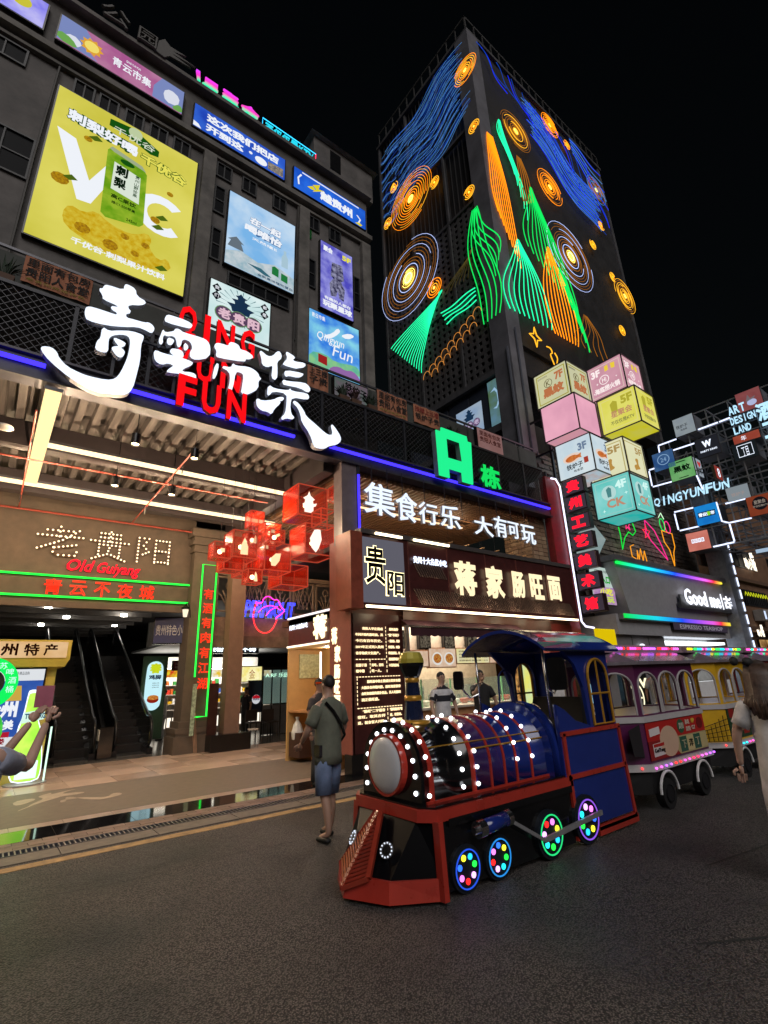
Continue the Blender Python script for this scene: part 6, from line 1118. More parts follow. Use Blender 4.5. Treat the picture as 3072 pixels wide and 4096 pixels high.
h = sbox('bright blue scaffold box with a coloured shop name', 8.12, 7.24, 7.52, 8.39, E('1878d0', .85, '2090e0', 2)); tx(h, '青云都市', .14, .86, .42, .62, wl_, bold=.05, w=.006); tx(h, '都', .52, .68, .41, .63, E('90e020', .9), bold=.06, w=.009); pr(h, 'dark_back', [[(.1,.38),(.12,.66),(.9,.66),(.88,.38)]], E('104078', .4), .003)
h = sbox('peach scaffold box with four pale character tiles', 8.70, 7.82, 6.48, 7.29, E('e08070', .7, 'f09080', 2))
for k in range(4): pr(h, 'tile', [[(.2+k*.15,.42),(.2+k*.15,.64),(.33+k*.15,.64),(.33+k*.15,.42)]], wl_); tx(h, '青云市集'[k], .215+k*.15, .315+k*.15, .45, .61, E('c06060', .6), w=.006)
h = sbox('light grey scaffold box right of the shop name letters', 6.76, 5.95, 8.22, 8.83, E('a8b4bc', .55)); tx(h, '铁炉子', .2, .8, .3, .55, E('c8b0a8', .6))
h = sbox('brown red scaffold box with a dark round karaoke emblem', 6.15, 5.35, 7.40, 8.22, E('a84a30', .45, 'b85838', 2)); pr(h, 'dark_disc', [circ(.55,.58,.34,.34)], E('2c2830', .3)); tx(h, '星聚会', .3, .8, .56, .76, E('c8b8a8', .6), w=.006); tx(h, '不仅仅是KTV', .22, .88, .40, .5, E('c8b8a8', .6), w=.006)
h = lightbox('scaffold_light_box', 'small red scaffold panel facing the street beside the W box', 'light box', FY(6.5), 22.05, 22.65, 8.8, 9.36, E('b84a40', .5), group='light boxes on the scaffold'); tx(h, '8', .3, .7, .15, .85, wl_)
for k, (y1, y0, z0, z1, c, lb) in enumerate(((5.1,4.3,6.9,7.1,'80a8c8','thin pale blue lit panel low on the scaffold'),(4.9,3.6,7.15,7.3,'f0a890','thin salmon lit panel low on the scaffold'),(6.3,5.5,5.9,6.05,'a8c0d8','lowest pale lit panel under the scaffold'))): sbox(lb, y1, y0, z0, z1, E(c, .9))
lt_ = thing('shop_name_letters', 'long row of white lit letters reading QINGYUNFUN on the scaffold', 'sign', (23.9, 8, 8.85))
LTM = E('b0dcf4', 1.3)
for c, bx in zip('QINGYUNFUN', row(10, 0, 1, 0, 1, .10)): text(FX(23.9), c, *thin(c, 9.70-3.16*bx[0], 9.70-3.16*bx[1]), 8.83, 9.26, LTM, lt_, 'letter', bold=.025, th=.04, shear=-.12)
lt_ = thing('design_land_letters', 'white lit letters in three rows reading ART DESIGN LAND', 'sign', (23.9, 5.6, 11))
for s_, a, c, z0, z1 in (('ART',5.88,5.25,11.92,12.32),('DESIGN',5.90,4.98,11.46,11.80),('LAND',5.88,5.24,11.0,11.34)):
    for ch, bx in zip(s_, row(len(s_), 0, 1, 0, 1, .08)): text(FX(23.9), ch, *thin(ch, a-(a-c)*bx[0], a-(a-c)*bx[1]), z0, z1, LTM, lt_, 'letter', bold=.03, th=.04)
lt_ = thing('edge_letters', 'white lit characters cut by the right edge of the picture', 'sign', (23.9, 4.5, 10.5)); text(FX(23.9), '酒', 4.95, 4.35, 11.2, 12.0, LTM, lt_, 'letter', bold=.04, th=.04); text(FX(23.9), '工', 4.9, 4.3, 10.4, 11.1, LTM, lt_, 'letter', bold=.04, th=.04)
# ================================================================== far brown building on the right
fbld = thing('brown_building', 'brown rendered building at the far right with barred windows', 'building', (36, 10, 0)); bm2 = M((.20,.11,.065), .7, noise=.35, scale=1.5)
B().box(29.5, 60, 10.0, 20, 3.4, 11.5).build('upper_wall', bm2, fbld); B().box(29.5, 60, 10.4, 20, 0, 3.4).build('lower_wall', M((.12,.07,.045), .7, noise=.3), fbld)
for z in (3.45, 6.2, 8.9): B().box(29.4, 60, 9.8, 10.02, z, z+.2).build('ledge', M((.14,.08,.05), .7), fbld)
for x in (33.4, 39.5, 45.5):
    window(x, x+4.0, 4.85, 5.75, 5, 1, 10.0, fbld); window(x, x+3.5, 7.1, 8.2, 4, 1, 10.0, fbld)
    for k in range(12): B().box(x+.2+k*.3, x+.22+k*.3, 9.9, 9.93, 4.85, 5.75).build('bar', gsteel, fbld)
    b = B()
    for k in range(9): b.tube([(x+.2+k*.42, 9.9, 5.4), (x+.4+k*.42, 9.9, 5.62), (x+.6+k*.42, 9.9, 5.4)], .02)
    b.build('yellow_lights', E('c8d020', 1.0), fbld)
t = thing('air_conditioner', 'outdoor air conditioner unit on the brown wall', 'air conditioner', (35, 9.6, 4.1)); B().box(34.3, 35.9, 9.45, 9.95, 4.0, 4.6).build('body', M((.4,.38,.36), .5), t); B().ring(FY(9.44), 35.2, 4.3, .0, .22, 0, .01).build('fan_grille', dark, t); B().box(34.35, 34.6, 9.44, 9.45, 4.05, 4.5).build('side_label', E('d0e0ff', 1.2), t)
for k, (x, z, s_, lb) in enumerate(((34.6,7.0,1.9,'cluster of small white lit characters high on the brown wall'),(33.6,3.1,1.1,'small lit character cluster low on the brown wall'))):
    t = thing('lit_characters', lb, 'sign', (x, 9.8, z)); text(FY(9.8), '味小馆', x, x+s_, z, z+s_*.38, E('fff0d8', 2), t, bold=.05); text(FY(9.8), '黔', x+s_*.6, x+s_, z+s_*.3, z+s_*.62, E('fff0d8', 2), t, bold=.05)
for k in range(5):
    h = lightbox('street_shop_sign', ('red lit shop sign farthest down the street','warm lit shop front beside the street column','white lit shop front along the brown building','orange lit shop front farther along','dim lit shop front at the far end')[k], 'shop sign', FY(10.38), 31+k*4.2, 34+k*4.2, 2.3, 3.0, E(('e8c090','e0b070','f0f0e8','e09040','c05030')[k], .7, '60300c', 1.5))
    B().box(31+k*4.2, 34+k*4.2, 10.3, 10.38, .2, 2.1).build('lit_front', E(('d0a070','c8b090','e0e0e0','b88850','906040')[k], .35, '20140c', 2), h.t)
# ================================================================== road train
TY = 4.0
navy = M((.012,.028,.20), .18, noise=.1, coat=.6); blk_g = M((.005,.005,.006), .16, noise=.1, coat=.35); redg = M((.42,.035,.022), .28, noise=.15, coat=.5)
gold = M((.55,.28,.03), .3, .3, noise=.15); silver = M((.5,.5,.52), .3, .9, noise=.1); tyre = M((.008,.012,.02), .5)
BW = E((.92,.95,1.), 4.)
loco = thing('locomotive', 'blue and black toy style road train locomotive with white bulbs and red bands', 'locomotive', (4.4, TY, 0))
def arch(x0, x1, r, zc, zb, n=20, cy=TY):
    prof = [(cy-r, zb)]+[(cy+r*math.cos(math.pi+math.pi*i/n*-1), zc+r*math.sin(math.pi*i/n)) for i in range(n+1)]+[(cy+r, zb)]
    b = B(); f = Fr((x0,0,0),(0,1,0),(0,0,1),(1,0,0)); return b.prism(f, prof, 0, x1-x0, back=True)
zc, rb_ = .87, .42
plat = [(3.02,3.56),(3.13,3.43),(5.06,3.43),(5.06,4.57),(3.13,4.57),(3.02,4.44)]
B().prism(FZ(0), plat, .55, .64, back=True).build('platform', redg, loco); B().prism(FZ(0), [(3.05,3.58),(3.14,3.46),(5.04,3.46),(5.04,4.54),(3.14,4.54),(3.05,4.42)], .64, .655).build('deck', blk_g, loco)
# front body facets
tp = [(3.04,3.6,.55),(3.16,3.45,.55),(3.16,4.55,.55),(3.04,4.4,.55),(3.03,4.0,.55)]
bt2 = [(2.80,3.66,.17),(3.14,3.42,.17),(3.14,4.58,.17),(2.80,4.34,.17),(2.66,4.0,.17)]
B().add(tp+bt2, [(0,1,6,5),(4,0,5,9),(3,4,9,8),(2,3,8,7)]).build('front_panel', M((.003,.003,.004), .3, noise=.1, spec=.08), loco)
b3 = [(2.76,3.63,.03),(3.14,3.39,.03),(3.14,4.61,.03),(2.76,4.37,.03),(2.58,4.0,.03)]; t3 = [(2.78,3.65,.175),(3.14,3.40,.175),(3.14,4.60,.175),(2.78,4.35,.175),(2.62,4.0,.175)]
B().add(t3+b3, [(0,1,6,5),(4,0,5,9),(3,4,9,8),(2,3,8,7),(0,4,3,2,1)]).build('bumper', redg, loco)
for y_, s_ in ((3.435,-1),(4.565,1)): B().bar((3.13,y_,.56),(3.12,y_+s_*.035,.03),.075,.05).build('corner_post', redg, loco)
# snow-plough style cowcatcher
pc_ = M((.30,.035,.018), .25, noise=.3, coat=.5); T, K = Vector((2.97,4.02,.57)), Vector((2.57,4.0,.10)); Lb, Rb = Vector((2.76,4.31,.17)), Vector((2.69,3.80,.185))
cw = B(); cw.bar(T, K, .035).bar(T+Vector((0,.04,0)), Lb, .03).bar(T-Vector((0,.04,0)), Rb, .04).bar(K, Lb, .035).bar(K, Rb, .035).add([T, K, Lb], [(0,1,2)]).add([T+Vector((.02,0,0)), K+Vector((.03,0,.0)), Rb+Vector((.03,0,0))], [(0,2,1)])
ct = cw.build('cowcatcher', pc_, loco)
sb_ = B(); sc2 = M((.42,.13,.04), .3, coat=.4)
for side, base, mt in ((0, Lb, sc2), (1, Rb, pc_)):
    for i in range(1, 17):
        q = i/17; a = T.lerp(K, q); c = T.lerp(base, q)+Vector((0,0,0)); o = Vector((-.012,0,.006)); B().bar(a+o, c+o, .014, .016).build('slat', mt, ct)
for s1 in (-1, 1):
    P0, P1, P2 = Vector((2.66,TY,.17)), Vector((2.80,TY+s1*.34,.17)), Vector((3.04,TY+s1*.40,.55)); U = (P1-P0).normalized(); N = U.cross(P2-P0).normalized()
    if N.x > 0: N = -N
    V = N.cross(U); V = V if V.z > 0 else -V; C_ = P0+(P1-P0)*.80+(V*.20)+N*.006; f = Fr(C_, U, V, N); bd_ = B()
    o = bd_.ring(f, 0, 0, .04, .062, 0, .012, 18).build('badge', silver, loco); B().disc(f, 0, 0, .036, 0, .008, 14).build('badge_centre', M((.15,.14,.13), .2, .9, noise=.9, scale=60), o)
    k = B()
    for i in range(12): a = i/12*6.283; k.ball(f.p(.051*math.cos(a), .051*math.sin(a), .014), .007, 5, 3)
    k.build('badge_bead', E('e8f0ff', 1.2), o)
B().box(3.16, 5.1, 3.50, 4.50, .06, .55).build('chassis', M((.004,.004,.005), .3), loco)
for y_ in (3.51, 4.61): B().prism(FY(y_), [(3.16,.05),(5.0,.05),(5.0,.55),(3.16,.55)], 0, .06).build('side_skirt', blk_g, loco)
arch(3.13, 3.76, rb_-.012, zc, .655).build('smokebox', blk_g, loco, True); arch(3.76, 4.86, rb_-.012, zc, .655).build('boiler', navy, loco, True)
for o_ in (bpy.data.objects['smokebox'], bpy.data.objects['boiler']):
    for p in o_.data.polygons: p.use_smooth = abs(p.normal.x) < .5 
def band(x, w_, m, r=rb_): return arch(x, x+w_, r, zc, .655).build('band', m, loco)
band(3.20, .05, redg); band(3.725, .05, redg)
for x in (3.98, 4.18, 4.36, 4.60): band(x, .028, redg)
arch(3.10, 3.135, rb_+.004, zc, .655).build('front_plate', blk_g, loco)
B().bar((3.15, 3.575, .665), (4.86, 3.575, .665), .02).bar((3.15, 4.425, .665), (4.86, 4.425, .665), .02).build('boiler_foot_trim', redg, loco)
# blank grey front disc with a red rim (the character face is left out)
f = Fr((3.10,TY,.935),(0,-1,0),(0,0,1),(-1,0,0)); B().ring(f, 0, 0, .236, .256, 0, .065, 36).build('door_rim', redg, loco)
dp = B()
for k, (r_, w_) in enumerate(((.236,.055),(.22,.072),(.17,.088),(.10,.097),(.03,.10))):
    dp.v += [f.p(r_*math.cos(i/32*6.283), r_*math.sin(i/32*6.283), w_) for i in range(32)]
for k in range(4): dp.f += [(k*32+i, k*32+(i+1) % 32, (k+1)*32+(i+1) % 32, (k+1)*32+i) for i in range(32)]
dp.f.append(tuple(range(128, 160))); dp.build('front_disc', M((.62,.64,.68), .28, noise=.06, coat=.4), loco, True)
# bulbs
def bulbs(x, r, degs, extra=(), nm='bulb', front=False):
    P = [(TY+r*math.cos(R(a)), zc+r*math.sin(R(a))) for a in degs]+[(TY-r, z) for z in extra]+[(TY+r, z) for z in extra]
    for y, z in P:
        inst(nm, bulb_me, (x, y, z), loco)
bulb_me = unit(B().ball((0,0,0), .0195, 8, 6), BW)
for p in bulb_me.polygons: p.use_smooth = True
bulbs(3.095, .355, range(0, 181, 20), (.74,)); bulbs(3.18, .43, range(-2, 183, 18), (.72,)); bulbs(3.60, .425, range(0, 181, 18), (.73,)); bulbs(3.79, .43, range(0, 181, 18), (.73,)); bulbs(4.38, .43, range(0, 181, 20)); bulbs(4.62, .43, range(0, 181, 20))
rv = unit(B().ball((0,0,0), .008, 6, 4), M((.05,.05,.06), .2, .8))
for x in (3.3, 3.42, 3.52):
    for a in range(0, 181, 15): inst('rivet', rv, (x, TY+.408*math.cos(R(a)), zc+.408*math.sin(R(a))), loco)
B().tube([(3.76,3.61,1.02),(4.86,3.61,1.02)], .008).tube([(3.25,3.64,1.08),(4.86,3.64,1.08)], .006).build('boiler_rail', gold, loco)
# chimney
cx = 3.42
ch = B().lathe((cx,TY,1.24), [(.15,0),(.16,.03),(.12,.045),(.10,.05)], 24).build('chimney_base', gold, loco, True)
B().lathe((cx,TY,1.28), [(.098,0),(.085,.12),(.068,.30),(.062,.36)], 14).build('chimney', M((.012,.018,.05), .12, coat=.8, noise=.2), loco)
for z, r_ in ((1.46,.082),(1.63,.066)): B().lathe((cx,TY,z), [(r_,0),(r_+.006,.015),(r_,.05)], 20).build('chimney_ring', gold, loco, True)
B().lathe((cx,TY,1.665), [(.06,0),(.08,.02),(.125,.12),(.13,.15)], 12).build('chimney_bowl', blk_g, loco); B().lathe((cx,TY,1.815), [(.132,0),(.128,.04),(.10,.10),(.04,.115)], 12).build('chimney_cap', M((.50,.42,.06), .3, .2), loco)
# cowl and cab
arch(4.86, 5.05, .50, .87, .60).build('cowl', navy, loco, True)
for p in bpy.data.objects['cowl'].data.polygons: p.use_smooth = abs(p.normal.x) < .5
for s_ in (-1, 1):
    yo = TY+s_*.55; yi = TY+s_*.49; f = Fr((0,yo,0),(1,0,0),(0,0,1),(0,-1 if s_ < 0 else 1,0))
    B().prism(f, [(4.98,.60),(5.1,.60),(5.1,1.04),(5.9,1.04),(5.6,1.08),(5.3,1.16),(5.12,1.28),(4.98,1.34)], -.05, -.005, back=True).build('cab_fairing', navy, loco)
    B().prism(f, [(5.02,.64),(6.16,.64),(6.14,1.02),(5.02,1.02)], -.05, 0, back=True).build('upper_side_panel', navy, loco); B().prism(f, [(5.04,.14),(6.20,.14),(6.16,.62),(5.06,.62)], -.05, .0, back=True).build('lower_side_panel', navy, loco)
    b = B()
    for a, c in (((4.98,1.045),(6.16,1.045)),((5.0,.63),(6.16,.63)),((5.35,.10),(6.22,.10)),((5.02,.60),(5.02,1.05)),((6.15,.62),(6.14,1.04)),((5.04,.06),(5.04,.6)),((6.2,.1),(6.165,.62))): b.bar(f.p(*a, .006), f.p(*c, .006), .028, .045)
    b.build('red_trim', redg, loco)
    b = B(); b.fbox(f, 5.42, 6.24, .03, .11, -.06, .02); b.build('lower_red_skirt', redg, loco)
    # rear side panel with arched window
    av = [(5.66,1.09)]+[(5.87-.21*math.cos(R(a)), 1.60+.21*math.sin(R(a))) for a in range(0, 181, 15)]+[(6.08,1.09)]
    B().prism(f, [(5.60,1.05),(6.14,1.05),(6.16,1.93),(5.2,1.95),(5.45,1.75),(5.56,1.5)], -.05, -.01, [av], back=True).build('cab_side', navy, loco)
    b = B(); b.tube([f.p(u, v, .005) for u, v in av], .017, 6, True).tube([f.p(5.87,1.09,.005), f.p(5.87,1.8,.005)], .012).tube([f.p(5.66,1.42,.005), f.p(6.08,1.42,.005)], .012); b.build('arched_window_frame', gold, loco)
    B().tube([(4.93, TY+s_*.50, 1.22), (4.92, TY+s_*.50, 1.94)], .016, 8).build('roof_pole', chrome, loco, True)
    f2 = Fr((5.25, TY+s_*.5, 0), (1,0,0), (0,0,1), (0,-1,0))
# cab back wall with opening
f = Fr((6.16,TY,0),(0,-1,0),(0,0,1),(-1,0,0)); ow = [(-.30,1.15)]+[(-.30*math.cos(R(a)), 1.55+.28*math.sin(R(a))) for a in range(0, 181, 20)]+[(.30,1.15)]
B().prism(f, [(-.53,.6),(.53,.6),(.53,1.93),(-.53,1.93)], 0, .04, [ow], back=True).build('cab_back_wall', navy, loco)
# front cab posts at the windscreen side (far side lattice window)
b = B()
for yy in (4.44,): 
    f = Fr((0,yy,0),(1,0,0),(0,0,1),(0,-1,0)); av = [(5.22,1.15)]+[(5.38-.14*math.cos(R(a)), 1.58+.14*math.sin(R(a))) for a in range(0, 181, 20)]+[(5.52,1.15)]
    b.tube([f.p(u, v) for u, v in av], .012, 6, True)
b.build('inner_window_frame', navy, loco)
def roof(x0, x1, hw, z0, zr, n=14, th=.035):
    b = B(); P = [(TY-hw+2*hw*i/n, z0+(zr-z0)*math.sin(math.pi*i/n)**.8) for i in range(n+1)]
    pr_ = P+[(y, z-th) for y, z in P[::-1]]; f = Fr((x0,0,0),(0,1,0),(0,0,1),(1,0,0)); return b.prism(f, pr_, 0, x1-x0, back=True)
roof(4.80, 6.34, .62, 1.93, 2.17).build('cab_roof', navy, loco, True)
for p in bpy.data.objects['cab_roof'].data.polygons: p.use_smooth = abs(p.normal.x) < .5
rp_ = B(); n = 14
P = [(TY-.60+1.2*i/n, 1.934+(.24)*math.sin(math.pi*i/n)**.8) for i in range(n+1)]
for i in range(0, 6): rp_.add([(5.0,P[i][0],P[i][1]+.006),(6.28,P[i][0],P[i][1]+.006),(6.28,P[i+1][0],P[i+1][1]+.006),(5.0+.06*(i%2),P[i+1][0],P[i+1][1]+.006)], [(0,1,2,3)])
rp_.build('roof_print', M((.22,.10,.13), .15, noise=.9, scale=9, coat=.8), loco)
B().hexa([(5.25,3.62,.64),(5.75,3.62,.64),(5.75,4.38,.64),(5.25,4.38,.64)], [(5.3,3.62,.9),(5.75,3.62,.9),(5.75,4.38,.9),(5.3,4.38,.9)]).build('seat', black, loco); B().hexa([(5.66,3.6,.9),(5.8,3.6,.9),(5.8,4.4,.9),(5.66,4.4,.9)], [(5.78,3.66,1.38),(5.86,3.66,1.38),(5.86,4.34,1.38),(5.78,4.34,1.38)]).build('seat_backrest', M((.006,.006,.006), .8), loco)
st_ = B(); st_.ring(Fr((5.2,TY-.05,1.2),(0,1,0),(.4,0,.92),(-.92,0,.4)), 0, 0, .12, .14, 0, .02, 20).build('steering_wheel', black, loco); B().bar((5.05,TY-.05,1.0),(5.2,TY-.05,1.2),.03).build('steering_column', black, loco)
# mirrors
def rbox(b, c, w_, h_, d_):
    f = Fr(c,(.35,-.94,0),(0,0,1),(-.94,-.35,0)); q = [(w_*math.copysign(abs(math.cos(t))**.4, math.cos(t)), h_*math.copysign(abs(math.sin(t))**.4, math.sin(t))) for t in [i/20*6.283 for i in range(20)]]; return b.prism(f, q, 0, d_, back=True)
for c, w_, h_, a in (((4.98,3.38,1.66),.10,.17,(4.93,3.5,1.5)), ((4.72,4.62,1.62),.06,.11,(4.92,4.5,1.45))):
    o = rbox(B(), c, w_, h_, .05).build('mirror', black, loco); B().tube([a, ((a[0]+c[0])/2, (a[1]+c[1])/2, min(a[2], c[2])-.04), (c[0], c[1], c[2]-h_*.6)], .012, 6).build('mirror_arm', chrome, o)
# wheels with coloured lamps
cols = ['20f040','20a8f0','f0e830','2860f0','e070e0','f02020','e8a0ff','20d0e0']
for k, x in enumerate((3.42, 3.82, 4.56, 5.20)):
    for s_ in (-1, 1):
        q_ = (1, 1, 1.2, 1.3)[k]; yo = TY+s_*(.56 if k < 2 else .575); z0 = .175*q_; f = Fr((x,yo,z0),(q_,0,0),(0,0,q_),(0,s_,0))
        w_ = B().disc(f, 0, 0, .172, -.06, .012, 28).build('wheel', tyre, loco); B().ring(f, 0, 0, .128, .150, .012, .022, 28).build('rim', M((.02,.05,.08), .2, .5), w_)
        if s_ < 0:
            for i in range(7):
                a = i/7*6.283+k*.5+.2; B().disc(f, .088*math.cos(a), .088*math.sin(a), .023, .012, .02, 12).build('wheel_lamp', E(cols[(i+k*2) % 8], 2.6), w_)
            B().ring(f, 0, 0, .132, .142, .022, .027, 28).build('glow_ring', E(('3060ff','30a0ff','30ff90','a060ff')[k], .9), w_)
    
B().prism(FY(3.44), [(3.25+0,.56)]+[(5.02,.56),(5.02,.50),(3.25,.50)], 0, .012).build('skirt_trim', blk_g, loco)
o = B().cyl((3.54,3.36,.45),(3.90,3.36,.47), .058, n=16).build('piston_cylinder', navy, loco, True); B().cyl((3.50,3.36,.448),(3.58,3.36,.452), .066, n=16).cyl((3.86,3.36,.468),(3.92,3.36,.472), .064, n=16).cyl((3.46,3.36,.447),(3.5,3.36,.448), .03, n=12).build('cylinder_end', chrome, o)
B().bar((3.90,3.36,.46),(4.40,3.37,.20),.022,.03).bar((4.40,3.37,.20),(5.42,3.38,.26),.022,.045).build('connecting_rod', M((.35,.35,.37), .4, .5), loco)

def carriage(x0, body, label, led, poster, trim='white'):
    t = thing('carriage', label, 'train carriage', (x0+.9, TY, 0), 'road train carriages')
    bm_ = M(body, .3, noise=.12, coat=.4); wt = M((.48,.46,.47), .35, noise=.08); x1 = x0+1.78
    def plan(e, dx=0.): return [(x0,TY-.55-e),(x1,TY-.55-e),(x1+.40+dx,TY-.2),(x1+.40+dx,TY+.2),(x1,TY+.55+e),(x0,TY+.55+e),(x0-.42-dx,TY+.2),(x0-.42-dx,TY-.2)]
    def slab(z0, z1, e0, e1, d0=0., d1=0.):
        a = [(x, y, z0) for x, y in plan(e0, d0)]; c = [(x, y, z1) for x, y in plan(e1, d1)]; n = 8
        return B().add(a+c, [tuple(range(n))[::-1], tuple(range(n, 2*n))]+[(i, (i+1) % n, n+(i+1) % n, n+i) for i in range(n)])
    slab(.52, 1.02, -.02, -.02, -.02, -.02).build('body', bm_, t); slab(.46, .54, .03, .02, .02, .02).build('led_rail', wt, t); slab(1.02, 1.09, .005, .005, .01, .01).build('white_belt', wt, t)
    slab(.20, .46, -.05, -.03, -.1, -.1).build('underbody', M((.006,.006,.007), .6), t)
    # walls with arched openings
    pl_ = plan(-.02, -.02)
    for i in range(8):
        a, c = Vector((*pl_[i], 0)), Vector((*pl_[(i+1) % 8], 0)); L = (c-a).length; U = (c-a).normalized(); N = Vector((U.y, -U.x, 0)); f = Fr(a, U, (0,0,1), N)
        nb = 3 if L > 1 else 1; m_ = .05; bw = (L-m_*(nb+1))/nb; hs = []; rim_ = B()
        for k in range(nb):
            u0 = m_+k*(bw+m_); r_ = bw/2; ty = min(.17, r_); zt = 1.63
            h_ = [(u0,1.11),(u0,zt-ty)]+[(u0+r_-r_*math.cos(R(q)), zt-ty+ty*math.sin(R(q))) for q in range(20, 161, 20)]+[(u0+bw,zt-ty),(u0+bw,1.11)]
            hs.append(h_); rim_.tube([f.p(u, v, .004) for u, v in h_], .012, 5)
        B().prism(f, [(0,1.09),(L,1.09),(L,1.74),(0,1.74)], -.03, 0, hs, back=True).build('window_wall', bm_, t); rim_.build('window_trim', wt, t)
    slab(1.73, 1.77, .05, .06, .06, .07).build('eave', M((.30,.26,.30), .3, .3), t)
    a = [(x, y, 1.77) for x, y in plan(.05, .06)]; q = [(x, TY+(y-TY)*.42, 1.93) for x, y in plan(.05, -.05)]
    B().add(a+q, [tuple(range(8, 16))]+[(i, (i+1) % 8, 8+(i+1) % 8, 8+i) for i in range(8)]).build('roof', M((.22,.17,.22), .25, .2, coat=.5), t)
    # clerestory light boards
    lb = B().box(x0-.35, x1+.35, TY-.30, TY+.30, 1.90, 2.0); lb.build('light_board', M((.35,.25,.32), .3), t)
    rr = random.Random(int(x0*10))
    f = FY(TY-.302)
    for k in range(int((x1-x0+.6)/.065)):
        u = x0-.3+k*.065; c = led[(k//3) % len(led)]
        if k % 7 in (3,): continue
        B().ball(f.p(u, 1.955, .005), .019, 6, 4).build('roof_lamp', E(c, 2.4), t)
    for k in range(14):
        B().ball((x0+.02+k*.135, TY-.59, .50), .015, 6, 4).build('rail_lamp', E(led[(k//2+1) % len(led)], 2.6), t)
    for k in range(3): B().ball((x0-.12-.12*k, TY-.48+.13*k, .50), .015, 6, 4).build('rail_lamp', E('ff4040' if k < 2 else 'd0ff80', 2.6), t)
    B().box(x0+.1, x0+.5, TY-.45, TY+.45, .6, .98).box(x1-.5, x1-.1, TY-.45, TY+.45, .6, .98).build('bench', M((.08,.02,.05), .5), t)
    for x in (x0+.30, x1-.42):
        for s_ in (-1, 1):
            f = Fr((x,TY+s_*.56,.18),(1,0,0),(0,0,1),(0,s_,0)); w_ = B().disc(f, 0, 0, .17, -.1, .0, 24).build('wheel', M((.012,.012,.013), .6), t); B().disc(f, 0, 0, .09, 0, .01, 18).ring(f, 0, 0, .10, .105, 0, .012).build('rim', M((.03,.03,.035), .4, .6), w_)
            B().tube([f.p(.235*math.cos(R(a)), .02+.235*math.sin(R(a)), .01) for a in range(0, 181, 15)], .017, 6).build('fender', M((.7,.7,.7), .4), t)
    B().bar((x0-.8,TY,.3),(x0-.35,TY,.3),.05).build('tow_bar', black, t)
    poster(t, x0, x1)
    return t
def post_purple(t, x0, x1):
    f = Fr((x0+.02, TY-.535, .57), (x1-x0-.04,0,0), (0,0,.44), (0,-1,0))
    class H: pass
    h = H(); h.t = t; h.f = f; m = lambda c, r_=.5: M(srgb(c), r_, noise=.05)
    pr(h, 'print_red', [[(0,.5),(0,1),(1,1),(1,.5)]], m('b02420'), .006); pr(h, 'print_lower', [[(0,0),(0,.5),(1,.5),(1,0)]], m('a89a70'), .006); pr(h, 'print_dark', [[(.0,.0),(.0,.5),(.3,.5),(.48,.0)]], m('8a2020'), .008)
    pr(h, 'egg_shape', [circ(.33,.42,.15,.42,20)], m('c8a890'), .010)    # plain rounded shape where the mascot was
    pr(h, 'white_plate', [[(.04,.62),(.04,.82),(.2,.86),(.2,.66)]], m('d8d0d0'), .009); pr(h, 'white_plate', [[(.06,.08),(.06,.42),(.24,.44),(.24,.1)]], m('d0c8c8'), .009); tx(h, 'GuiYang', .07, .23, .16, .3, m('201818'), w=.012, shear=.02); pr(h, 'red_strip', [[(.07,.33),(.07,.41),(.23,.42),(.23,.34)]], m('b02420'), .012)
    pr(h, 'green_badge', [circ(.56,.76,.06,.2)], m('305a40'), .010); tx(h, '贵阳', .52, .60, .68, .86, m('c8c8b8'), w=.012); tx(h, '逛吃', .64, .72, .78, .92, m('d8c8b8'), w=.010); tx(h, '贵阳', .64, .72, .58, .72, m('d8c8b8'), w=.010); tx(h, 'I', .755, .765, .8, .92, m('d0b040'), w=.010); tx(h, 'GY', .75, .81, .6, .72, m('d0d0c0'), w=.010); pr(h, 'heart', [[(.79,.78),(.775,.88),(.79,.93),(.8,.9),(.81,.93),(.825,.88)]], m('d0b040'), .010)
    pr(h, 'emblem', [circ(.91,.76,.06,.18,8)], m('701818'), .010)
    for k, c in enumerate(('305848','c0b080','305848','b8a878')): pr(h, 'colour_tile', [[(.50+k*.125,.04),(.50+k*.125,.46),(.62+k*.125,.46),(.62+k*.125,.04)]], m(c), .008)
    for k, s_ in enumerate('下洋丁'): tx(h, s_, .525+k*.125, .595+k*.125, .14, .36, m('201810' if k == 1 else 'b8b090'), w=.011)
    B().prism(FY(TY-.5), [(x0-.34,.95),(x0-.05,1.0),(x0-.05,.62),(x0-.3,.66)], 0, .004).build('net_panel', M((.01,.008,.01), .8), t)
def post_yellow(t, x0, x1):
    f = Fr((x0+.02, TY-.535, .57), (x1-x0-.04,0,0), (0,0,.44), (0,-1,0))
    class H: pass
    h = H(); h.t = t; h.f = f; m = lambda c, r_=.5: M(srgb(c), r_, noise=.05)
    pr(h, 'print_green', [[(0,.0),(0,1),(.5,1),(.62,.0)]], m('20402a'), .006); pr(h, 'print_red', [[(.04,.7),(.04,1),(.16,1),(.16,.7)], [(.3,.1),(.34,.6),(.46,.6),(.44,.1)]], m('902018'), .008); pr(h, 'white_patch', [[(.08,.45),(.08,.62),(.22,.6),(.22,.42)]], m('c8c8c0'), .010)
    b = B(); a, c = Vector((x0-.05, TY-.56, .56)), Vector((x0-.40, TY-.3, .56))
    for k in range(7): b.bar(a.lerp(c, k/6), a.lerp(c, k/6)+Vector((0,0,.42-.05*k)), .008)
    for k in range(5): b.bar(a+Vector((0,0,.08*k)), c+Vector((0,0,.05*k)), .008)
    b.build('rope_net', black, t)
carriage(6.80, (.095,.012,.068), 'purple road train carriage with arched white windows and a printed side', ['ff3060','ff60e0','c060ff','ff3030','ff50c0'], post_purple)
